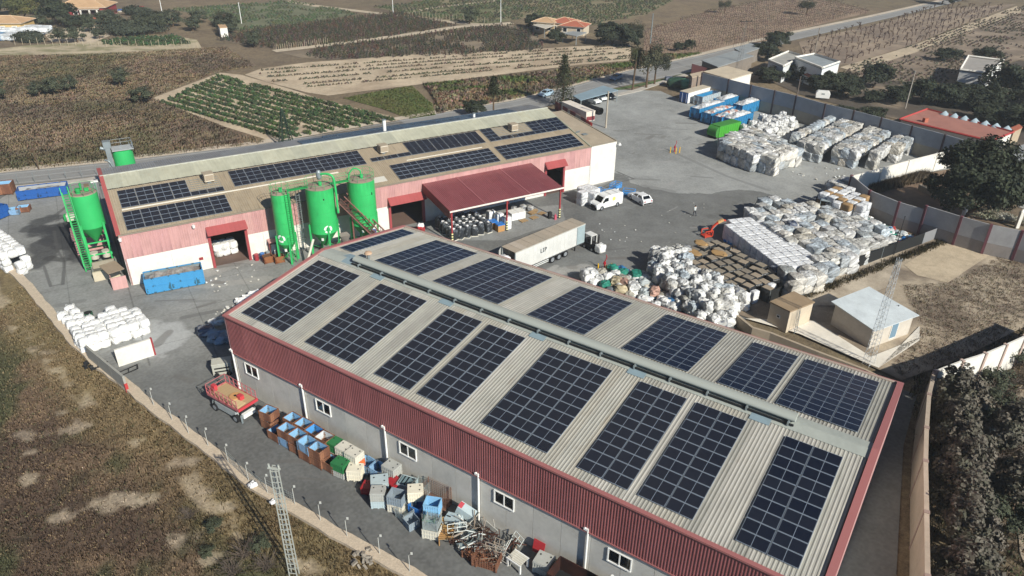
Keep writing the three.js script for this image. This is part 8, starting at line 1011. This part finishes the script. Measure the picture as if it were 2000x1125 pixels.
shed('car_port', 'blue grey flat car port roof by the road', 'car port', [[13.34,-168.04], [21.27,-178.09], [24.45,-173.81], [14.8,-164.08]], 2.6, { roof: M('#8fa5b2', { map: T.streak, roughness: 0.5 }), open: 1, th: 0.12 });
{ const o = thing('black_pipe', 'long black pipe lying on the ground below the car port', 'pipe', [15.71,-166.45], -0.85), L = 10.96; new MB().add(new THREE.CylinderGeometry(0.75, 0.75, L, 20, 1, true), 0, 0.78, 0, { rz: Math.PI / 2 }).build('shell', M('#15161a', { roughness: 0.5, side: THREE.DoubleSide }), o); for (const x of [-L / 2, L / 2]) new MB().add(new THREE.TorusGeometry(0.75, 0.06, 6, 20), x, 0.78, 0, { ry: Math.PI / 2 }).build('rim', darkM, o); }
{ const o = thing('white_trailer', 'long white roofed box trailer between the black pipe and the red fence', 'trailer', [13.91,-159.31], -1.04), L = 9.5; new MB().box(L, 2.0, 2.3, 0, 1.6, 0).build('body', M('#e2d6c8', { map: T.grime }), o); new MB().box(L + 0.1, 0.12, 2.4, 0, 2.66, 0).build('roof', M('#e8ddd0', { map: T.grime }), o); for (const x of [-2.8, 2.6]) for (const z of [-0.95, 0.95]) wheel(o, x, z, 0.4, 0.25); new MB().box(0.1, 0.8, 2.1, L / 2 + 0.06, 1.2, 0).build('rear_panel', M('#7a2f35'), o); }
{ const a = [9.26,-166.13], b = [16.17,-149.23], L = Math.hypot(b[0] - a[0], b[1] - a[1]), o = thing('red_fence', 'dark red board fence along the oblique wall of the annex', 'fence', lerp2(a, b, 0.5), Math.atan2(-(b[1] - a[1]), b[0] - a[0])), n = 14; for (let i = 0; i < n; i++) new MB().box(L / n - 0.06, 1.9, 0.08, -L / 2 + (i + 0.5) * L / n, 0.95, 0).build('board', pick([redDark, M('#6d2a2c'), M('#8d4440', { map: T.worn }), M('#b5a59a', { map: T.worn })]), o); new MB().box(2.4, 2.0, 0.1, L / 2 - 1.2, 1.0, 0.3).build('board', M('#b8352f', { roughness: 0.5 }), o); }
{   // white van
  const o = thing('van', 'white panel van with green and orange prints and its rear door open', 'van', [14.82,-109.08], -2.55, undefined, 0.05), wm = M('#e3e4e2', { roughness: 0.3 });
  const sh = new THREE.Shape(); sh.moveTo(-2.6, 0.35); sh.lineTo(-2.62, 2.0); sh.quadraticCurveTo(-2.6, 2.2, -2.4, 2.22); sh.lineTo(0.75, 2.2); sh.quadraticCurveTo(1.0, 2.18, 1.15, 2.0); sh.lineTo(1.75, 1.3); sh.lineTo(2.4, 1.12); sh.quadraticCurveTo(2.62, 1.0, 2.62, 0.6); sh.lineTo(2.58, 0.35); sh.lineTo(2.02, 0.35); sh.absarc(1.6, 0.35, 0.42, 0, Math.PI, false); sh.lineTo(-1.18, 0.35); sh.absarc(-1.6, 0.35, 0.42, 0, Math.PI, false); sh.lineTo(-2.6, 0.35);
  new MB().add(new THREE.ExtrudeGeometry(sh, { depth: 1.74, bevelEnabled: true, bevelSize: 0.05, bevelThickness: 0.1, bevelSegments: 3 }), 0, 0, -0.87).build('body', wm, o);
  new MB().quad([1.2, 2.02, 0.78], [1.2, 2.02, -0.78], [1.79, 1.33, -0.86], [1.79, 1.33, 0.86]).quad([1.79, 1.33, 0.86], [1.79, 1.33, -0.86], [1.2, 2.02, -0.78], [1.2, 2.02, 0.78]).build('windscreen', glassM, o).position.set(0.05, 0.04, 0);
  for (const z of [-1, 1]) { const s = new THREE.Shape(); s.moveTo(0.35, 1.35); s.lineTo(1.55, 1.3); s.lineTo(1.05, 1.95); s.lineTo(0.4, 1.95); const g = new THREE.ExtrudeGeometry(s, { depth: 0.03, bevelEnabled: false }); new MB().add(g, 0, 0, z > 0 ? 0.965 : -0.995).build('side_window', glassM, o); new MB().box(0.15, 0.25, 0.2, 1.35, 1.4, z * 1.08).build('mirror', darkM, o); new MB().box(1.4, 0.03, 0.02, -1.0, 1.25, z * 0.975).box(0.03, 1.5, 0.02, 0.25, 1.2, z * 0.975).build('door_seam', M('#8e9090'), o); }
  new MB().cyl(0.32, 0.32, 0.02, -0.75, 1.55, 0.985, { rx: Math.PI / 2, n: 20 }).cyl(0.32, 0.32, 0.02, -0.75, 1.55, -0.985, { rx: Math.PI / 2, n: 20 }).build('round_print', M('#c9d36a'), o);
  for (const x of [1.6, -1.6]) for (const z of [-0.82, 0.82]) wheel(o, x, z, 0.34, 0.22); for (const z of [-0.68, 0.68]) new MB().box(0.16, 0.25, 0.32, 2.6, 0.92, z).build('headlight', lampM, o); new MB().box(0.12, 0.3, 1.8, 2.64, 0.5, 0).build('bumper', darkM, o); new MB().box(0.04, 0.25, 1.0, 2.66, 0.78, 0).build('grille', darkM, o);
  for (const x of [-1.6, -0.2]) new MB().box(0.08, 0.08, 1.7, x, 2.31, 0).build('roof_rack', pvcM, o); const d = new MB().box(0.9, 1.6, 0.06, -3.05, 1.25, 1.0, { ry: 0.35 }).build('rear_door', wm, o); new MB().cyl(0.22, 0.22, 0.02, -3.04, 1.4, 1.05, { rx: Math.PI / 2, ry: 0.35, n: 16 }).build('orange_print', M('#e8a878'), d); new MB().box(0.04, 1.6, 0.85, -2.66, 1.25, -0.42).build('rear_door', wm, o); new MB().box(0.05, 1.5, 0.8, -2.66, 1.25, 0.42).build('load_opening', darkM, o);
}
const { FontLoader } = await import('three/addons/loaders/FontLoader.js'), { TextGeometry } = await import('three/addons/geometries/TextGeometry.js');
const font = await new FontLoader().loadAsync('fonts/droid/droid_sans_bold.typeface.json');
{   // curtain trailer
  const o = thing('semi_trailer', 'grey curtain sided semi trailer lettered LIP parked behind the foreground roof', 'trailer', [0.36, -83.94], 0.774), cm = M('#d8d8d3', { map: T.grime, roughness: 0.6 }), L = 13.6, z0 = -2.55;
  new MB().box(11.9, 2.75, 0.05, 5.95, 2.5, -0.03).build('curtain', cm, o); new MB().box(L, 2.75, 0.05, L / 2, 2.5, z0 + 0.03).build('curtain', cm, o);
  const pl = new MB(); for (let k = 0; k < 16; k++) pl.box(0.03, 2.7, 0.02, 0.4 + k * 0.75, 2.5, -0.004); pl.build('curtain_fold', cm, o);
  new MB().box(1.55, 2.7, 0.06, 12.75, 2.5, -0.03).build('side_board', M('#9fb0b3', { map: T.grime }), o); new MB().box(0.08, 2.75, 2.5, L - 0.04, 2.5, z0 / 2).build('front_wall', M('#9fb0b3', { map: T.grime }), o);
  for (let k = 0; k < 12; k++) { const w = L / 12; new MB().box(w - 0.02, 0.06, 2.55, (k + 0.5) * w, 3.95 + (k % 2) * 0.012, z0 / 2).build('roof_panel', pick([M('#b3a593', { map: T.grime }), M('#bdb0a0', { map: T.grime }), M('#aca08f', { map: T.grime })]), o); }
  new MB().box(L, 0.12, 0.08, L / 2, 3.9, 0).box(L, 0.12, 0.08, L / 2, 3.9, z0).build('cant_rail', M('#b5b5ae'), o); new MB().box(L, 0.25, 2.4, L / 2, 1.05, z0 / 2).build('chassis', M('#3a3c3e'), o); new MB().box(0.12, 2.8, 0.12, 0.06, 2.5, -0.06).box(0.12, 2.8, 0.12, 0.06, 2.5, z0 + 0.06).build('corner_post', M('#8f9698'), o);
  for (const y of [0.62, 0.86]) new MB().box(4.4, 0.1, 0.05, 4.2, y, -0.08).build('side_guard', M('#d3d6d4'), o); for (const x of [7.2, 8.5, 9.8]) for (const z of [-0.25, z0 + 0.25]) wheel(o, x, z, 0.5, 0.36); for (const x of [12.2]) for (const z of [-0.5, -2.0]) new MB().bar([x, 0.03, z], [x, 1, z], 0.07, { sq: true }).build('landing_leg', darkM, o);
  const st = new MB(); for (let k = 0; k < 18; k++) st.box(0.035, 0.22, 0.02, 0.5 + k * 0.66, 1.12, 0.01); st.build('curtain_strap', M('#6e7273'), o).userData.kind = 'stuff';
  const tg = new TextGeometry('LIP', { font, size: 0.62, depth: 0.012, curveSegments: 4 }); new MB().add(tg, 4.6, 2.35, 0.012).build('lettering', M('#4f5558'), o); new MB().box(0.9, 2.6, 0.05, -0.4, 2.45, z0 + 0.1, { ry: 0.6 }).build('rear_door', M('#cfcfc9', { map: T.grime }), o);
}
{ const o = thing('white_sheet', 'loose white sheet hanging behind the open end of the semi trailer', 'sheet', [-1.5, -83.95], 0.774, undefined, 1.0); const g = lumpBox(2.6, 2.3, 1.6, 95, { n: 8, jit: 0.1, round: 0.4, col: () => [0.85, 0.85, 0.86] }); mesh('cloth', g, sackM, o); }
{   // forklift with big bag
  const o = thing('forklift', 'forklift with white roof and dark mast at the front end of the semi trailer', 'forklift', [11.15,-93.45], -0.9, undefined, 0.05), wm = M('#d8d8d4', { roughness: 0.4 }); new MB().box(1.9, 0.8, 1.1, -0.2, 0.65, 0).build('body', darkM, o); new MB().box(0.6, 0.9, 1.05, -1.0, 0.85, 0).build('counterweight', M('#2b2d30'), o); new MB().box(1.4, 0.08, 1.1, -0.3, 2.25, 0).build('overhead_guard', wm, o); for (const x of [-0.95, 0.35]) for (const z of [-0.5, 0.5]) new MB().bar([x, 1, z], [x, 2.25, z], 0.05, { sq: true }).build('guard_post', x < 0 ? darkM : wm, o); for (const z of [-0.35, 0.35]) new MB().box(0.14, 2.4, 0.12, 0.95, 1.3, z).build('mast', darkM, o); new MB().box(0.06, 0.5, 1.0, 1.08, 0.5, 0).build('carriage', darkM, o); for (const z of [-0.3, 0.3]) new MB().box(1.1, 0.06, 0.12, 1.6, 0.2, z).build('fork', darkM, o); for (const x of [0.65, -0.9]) for (const z of [-0.5, 0.5]) wheel(o, x, z, 0.3, 0.25); new MB().box(0.5, 0.5, 0.5, -0.3, 1.25, 0).build('seat', darkM, o);
  const p = o.position; openBag([p.x + Math.cos(-0.9) * 1.75, p.z - Math.sin(-0.9) * 1.75], -0.9, 'white big bag carried on the forks of the forklift', 0.3, undefined, [1.15, 1.1, 1.15]);
}
{   // red grapple loader
  const o = thing('grapple_loader', 'red hydraulic grapple arm on a low frame beside the smooth wrapped bales', 'loader', [28.52,-98.28], 0.35, undefined, 0.05), rm = M('#c8452f', { map: T.worn, roughness: 0.5 }), tm = M('#c9a06a', { map: T.grime }); for (const z of [-0.6, 0.6]) for (const x of [-0.7, 0.7]) new MB().bar([x, 0, z], [x, 1.2, z], 0.07, { sq: true }).build('frame_post', rm, o); for (const y of [0.2, 1.15]) for (const z of [-0.6, 0.6]) new MB().bar([-0.7, y, z], [0.7, y, z], 0.06, { sq: true }).build('frame_rail', rm, o); new MB().box(1.5, 0.12, 1.3, 0, 0.16, 0).build('base', rm, o); new MB().bar([0.5, 0.5, 0], [0.9, 1.5, 0], 0.17, { sq: true }).build('column', rm, o); new MB().bar([0.9, 1.5, 0], [1.9, 2.3, 0], 0.16, { sq: true }).build('boom', rm, o); new MB().bar([1.8, 2.25, 0], [2.8, 2.6, 0], 0.2, { sq: true }).build('jib', tm, o); new MB().bar([2.8, 2.6, 0], [3.3, 2.4, 0], 0.12, { sq: true }).build('grapple', rm, o); new MB().bar([0.8, 1.2, 0.2], [1.6, 2.0, 0.2], 0.06).build('ram', galvM, o); o.scale.setScalar(0.88);
}
{   // scissor lift
  const o = thing('scissor_lift', 'red railed scissor lift platform on a white wheeled chassis by the warehouse corner', 'lift', NW(2.35, -2.5), PN, undefined, 0.03), red = M('#b8686b', { map: T.worn, roughness: 0.6 }), rb = M('#bf4048', { roughness: 0.45 }), wc = M('#aeb4b4', { map: T.grime, roughness: 0.5 }); new MB().box(3.9, 0.75, 1.2, 0, 0.75, 0).build('chassis', darkM, o); for (const z of [-0.95, 0.95]) for (const x of [-0.85, 0.85]) new MB().box(1.55, 0.7, 0.35, x * 0.9, 0.78, z * 0.85).build('side_cover', wc, o); for (const x of [-1.55, 1.55]) for (const z of [-0.95, 0.95]) wheel(o, x, z, 0.42, 0.32); new MB().box(0.35, 0.45, 1.3, 2.15, 0.7, 0).build('front_box', pvcM, o); for (const x of [-2.1, 2.1]) for (const z of [-0.85, 0.85]) new MB().bar([x, 0.9, z * 0.9], [x * 1.08, 0.1, z], 0.07, { sq: true }).build('outrigger', galvM, o); const sc = new MB(); for (const z of [-0.5, 0.5]) sc.bar([-1.6, 1.15, z], [1.6, 1.6, z], 0.07, { sq: true }).bar([-1.6, 1.6, z], [1.6, 1.15, z], 0.07, { sq: true }); sc.build('scissor_arm', darkM, o);
  new MB().box(4.6, 0.1, 2.1, 0, 1.72, 0).build('deck', M('#b7a07c', { map: T.wood }), o); for (const z of [-1.08, 1.08]) new MB().box(4.7, 0.28, 0.08, 0, 1.72, z).build('edge_beam', red, o); new MB().box(0.1, 0.3, 2.2, 2.36, 1.74, 0).build('edge_beam', rb, o); new MB().box(0.1, 0.28, 2.2, -2.36, 1.74, 0).build('edge_beam', red, o);
  for (const z of [-1.08, 1.08]) for (const y of [2.3, 2.8]) new MB().bar([-2.36, y, z], [2.2, y - 0.1, z], 0.03).build('guard_rail', red, o); for (const y of [2.3, 2.8]) new MB().bar([-2.36, y, -1.08], [-2.36, y, 1.08], 0.03).build('guard_rail', red, o); for (let k = 0; k < 8; k++) for (const z of [-1.08, 1.08]) new MB().bar([-2.36 + k * 0.65, 1.75, z], [-2.36 + k * 0.65, 2.78, z], 0.03, { sq: true }).build('rail_post', red, o);
  new MB().box(0.5, 0.6, 0.35, -1.9, 2.3, 0.5).build('control_box', rb, o);
  const c = thing('round_board', 'round tan board lying on the lift deck', 'board', NW(2.7, -2.4), 0, undefined, 1.82); new MB().cyl(0.55, 0.55, 0.1, 0, 0.08, 0, { n: 20 }).build('disc', M('#c99a68', { map: T.wood }), c); new MB().cyl(0.12, 0.12, 0.06, 0, 0.15, 0).build('hub', darkM, c); const r = thing('red_box', 'small bright red box on the lift deck', 'box', NW(3.4, -2.3), PN, undefined, 1.8); new MB().box(0.5, 0.4, 0.45, 0, 0.2, 0).build('body', rb, r); new MB().box(0.52, 0.05, 0.47, 0, 0.42, 0).build('lid', rb, r); const w = thing('plywood_sheet', 'pale plywood sheet at the front end of the lift deck', 'plywood', NW(3.7, -3.0), PN, undefined, 1.8); new MB().box(1.3, 0.04, 1.0, 0, 0.02, 0, { ry: 0.1 }).build('sheet', M('#d2bd94', { map: T.wood }), w);
}
{ const o = thing('generator', 'grey white generator box partly in shade at the warehouse corner', 'generator', [-30.06,-62.71], PN + 0.9); new MB().box(1.9, 1.25, 1.2, 0, 0.85, 0).build('casing', M('#b5b5aa', { map: T.grime }), o); new MB().box(1.95, 0.08, 1.25, 0, 1.5, 0).build('lid', M('#c2c1b5', { map: T.grime }), o); for (const y of [0.6, 1.0]) new MB().box(1.5, 0.16, 0.04, 0, y, 0.61).build('slot', darkM, o); for (const x of [-0.6, 0.6]) new MB().cyl(0.25, 0.25, 0.16, x, 0.25, 0.6, { rx: Math.PI / 2 }).build('wheel', tyreM, o); new MB().bar([0.9, 0.4, 0], [2.0, 0.3, 0.3], 0.05).build('drawbar', darkM, o); }
{   // person
  const o = thing('person', 'person in a pale top and dark trousers walking across the middle of the yard', 'person', [28.31,-105.83], 2.2, undefined, 0.05);
  const J = (bones, lo, hi, res) => { const mc = new MarchingCubes(res, new THREE.MeshStandardMaterial(), false, false, 60000), s = hi - lo; mc.isolation = 0; const f = mc.field; for (let k = 0; k < res; k++) for (let j = 0; j < res; j++) for (let i = 0; i < res; i++) { const w = (t) => lo + (t / res) * s, x = w(i), y = w(j) + 0.9, z = w(k); let d = 1e3; for (const [a, ra, b, rb] of bones) { const bx = b[0] - a[0], by = b[1] - a[1], bz = b[2] - a[2], t = clamp(((x - a[0]) * bx + (y - a[1]) * by + (z - a[2]) * bz) / (bx * bx + by * by + bz * bz + 1e-9)), q = Math.hypot(x - a[0] - bx * t, y - a[1] - by * t, z - a[2] - bz * t) - mix(ra, rb, t), h = Math.max(0.04 - Math.abs(d - q), 0) / 0.04; d = Math.min(d, q) - h * h * 0.01; } f[k * res * res + j * res + i] = -d; } mc.update(); const n = mc.count, g = new THREE.BufferGeometry(), p = new Float32Array(mc.positionArray.subarray(0, n * 3)), nn = new Float32Array(mc.normalArray.subarray(0, n * 3)), c = new Float32Array(n * 3); for (let i = 0; i < n; i++) { p[3 * i] = p[3 * i] * s / 2 + (lo + hi) / 2; p[3 * i + 1] = p[3 * i + 1] * s / 2 + (lo + hi) / 2 + 0.9; p[3 * i + 2] = p[3 * i + 2] * s / 2 + (lo + hi) / 2; const y = p[3 * i + 1], r = Math.hypot(p[3 * i], p[3 * i + 2]), hand = y < 0.86 && Math.abs(p[3 * i + 2]) > 0.23; const col = y > 1.66 ? [0.04, 0.03, 0.025] : y > 1.47 || hand ? [0.42, 0.26, 0.18] : y > 0.95 ? [0.6, 0.63, 0.62] : y > 0.09 ? [0.03, 0.035, 0.05] : [0.02, 0.02, 0.02]; c.set(col, i * 3); } g.setAttribute('position', new THREE.BufferAttribute(p, 3)); g.setAttribute('normal', new THREE.BufferAttribute(nn, 3)); g.setAttribute('color', new THREE.BufferAttribute(c, 3)); return g; };
  const B = [[[0, 0.95, 0], 0.13, [0, 1.2, 0], 0.13], [[0, 1.2, 0], 0.14, [0, 1.38, 0], 0.13], [[0, 1.4, -0.17], 0.07, [0, 1.4, 0.17], 0.07], [[0, 1.42, 0], 0.055, [0.02, 1.56, 0], 0.052], [[0.03, 1.62, 0], 0.095, [0.03, 1.68, 0], 0.09], [[0, 0.93, -0.09], 0.095, [0.16, 0.5, -0.1], 0.065], [[0.16, 0.5, -0.1], 0.065, [0.14, 0.08, -0.1], 0.045], [[0.12, 0.05, -0.1], 0.045, [0.3, 0.04, -0.1], 0.04], [[0, 0.93, 0.09], 0.095, [-0.1, 0.5, 0.1], 0.065], [[-0.1, 0.5, 0.1], 0.065, [-0.28, 0.1, 0.1], 0.045], [[-0.3, 0.07, 0.1], 0.045, [-0.14, 0.04, 0.1], 0.04], [[0, 1.4, -0.21], 0.055, [-0.1, 1.12, -0.26], 0.045], [[-0.1, 1.12, -0.26], 0.045, [0.02, 0.86, -0.28], 0.035], [[0.02, 0.86, -0.28], 0.04, [0.05, 0.74, -0.28], 0.03], [[0, 1.4, 0.21], 0.055, [0.1, 1.12, 0.26], 0.045], [[0.1, 1.12, 0.26], 0.045, [0.22, 0.88, 0.27], 0.035], [[0.22, 0.88, 0.27], 0.04, [0.27, 0.78, 0.27], 0.03]];
  mesh('body', clean(J(B, -1, 1, 90)), M('#ffffff', { roughness: 0.85 }), o);
  const hd = new MB(); hd.add(new THREE.SphereGeometry(0.1, 14, 8, 0, 6.283, 0, 1.7), 0.02, 1.68, 0, { rz: 0.25 }); hd.build('hair', M('#241a14', { roughness: 0.9 }), o);
}
// goods trailer tarpaulins etc. on the verge: guard rail posts along the road
{ const o = thing('guard_rail', 'low wire fence along the yard edge of the road on the left', 'fence', [-85.12,-113.95]); const a = [-89.21,-112.41], b = [-72.15,-120.27], O = [-85.12,-113.95]; for (let k = 0; k <= 8; k++) { const p = lerp2(a, b, k / 8); new MB().bar([p[0] - O[0], 0, p[1] - O[1]], [p[0] - O[0], 1.9, p[1] - O[1]], 0.04).build('post', galvM, o); } for (const y of [0.6, 1.2, 1.85]) new MB().bar([a[0] - O[0], y, a[1] - O[1]], [b[0] - O[0], y, b[1] - O[1]], 0.015, { n: 3 }).build('wire', galvM, o); }
for (const [a, b, l] of [[[-152.43,-230.6], [-97.22,-231.19], 'row of pale vineyard stakes at the upper left field edge'], [[-72.1,-228.19], [-59.01,-238.69], 'row of pale stakes at the left end of the brown vineyard'], [[-40.41,-294.47], [-8.76,-280.81], 'row of pale stakes beside the track in the upper fields']]) { const o = thing('stake_row', l, 'stakes', a), bm = new MB(), n = 24; for (let k = 0; k <= n; k++) { const p = lerp2(a, b, k / n); bm.bar([p[0] - a[0], 0, p[1] - a[1]], [p[0] - a[0] + rr(-0.15, 0.15), rr(1.5, 2.3), p[1] - a[1]], 0.06, { n: 4 }); } bm.build('stakes', M('#b8aa92'), o).userData.kind = 'stuff'; }
renderer.render(scene, camera);
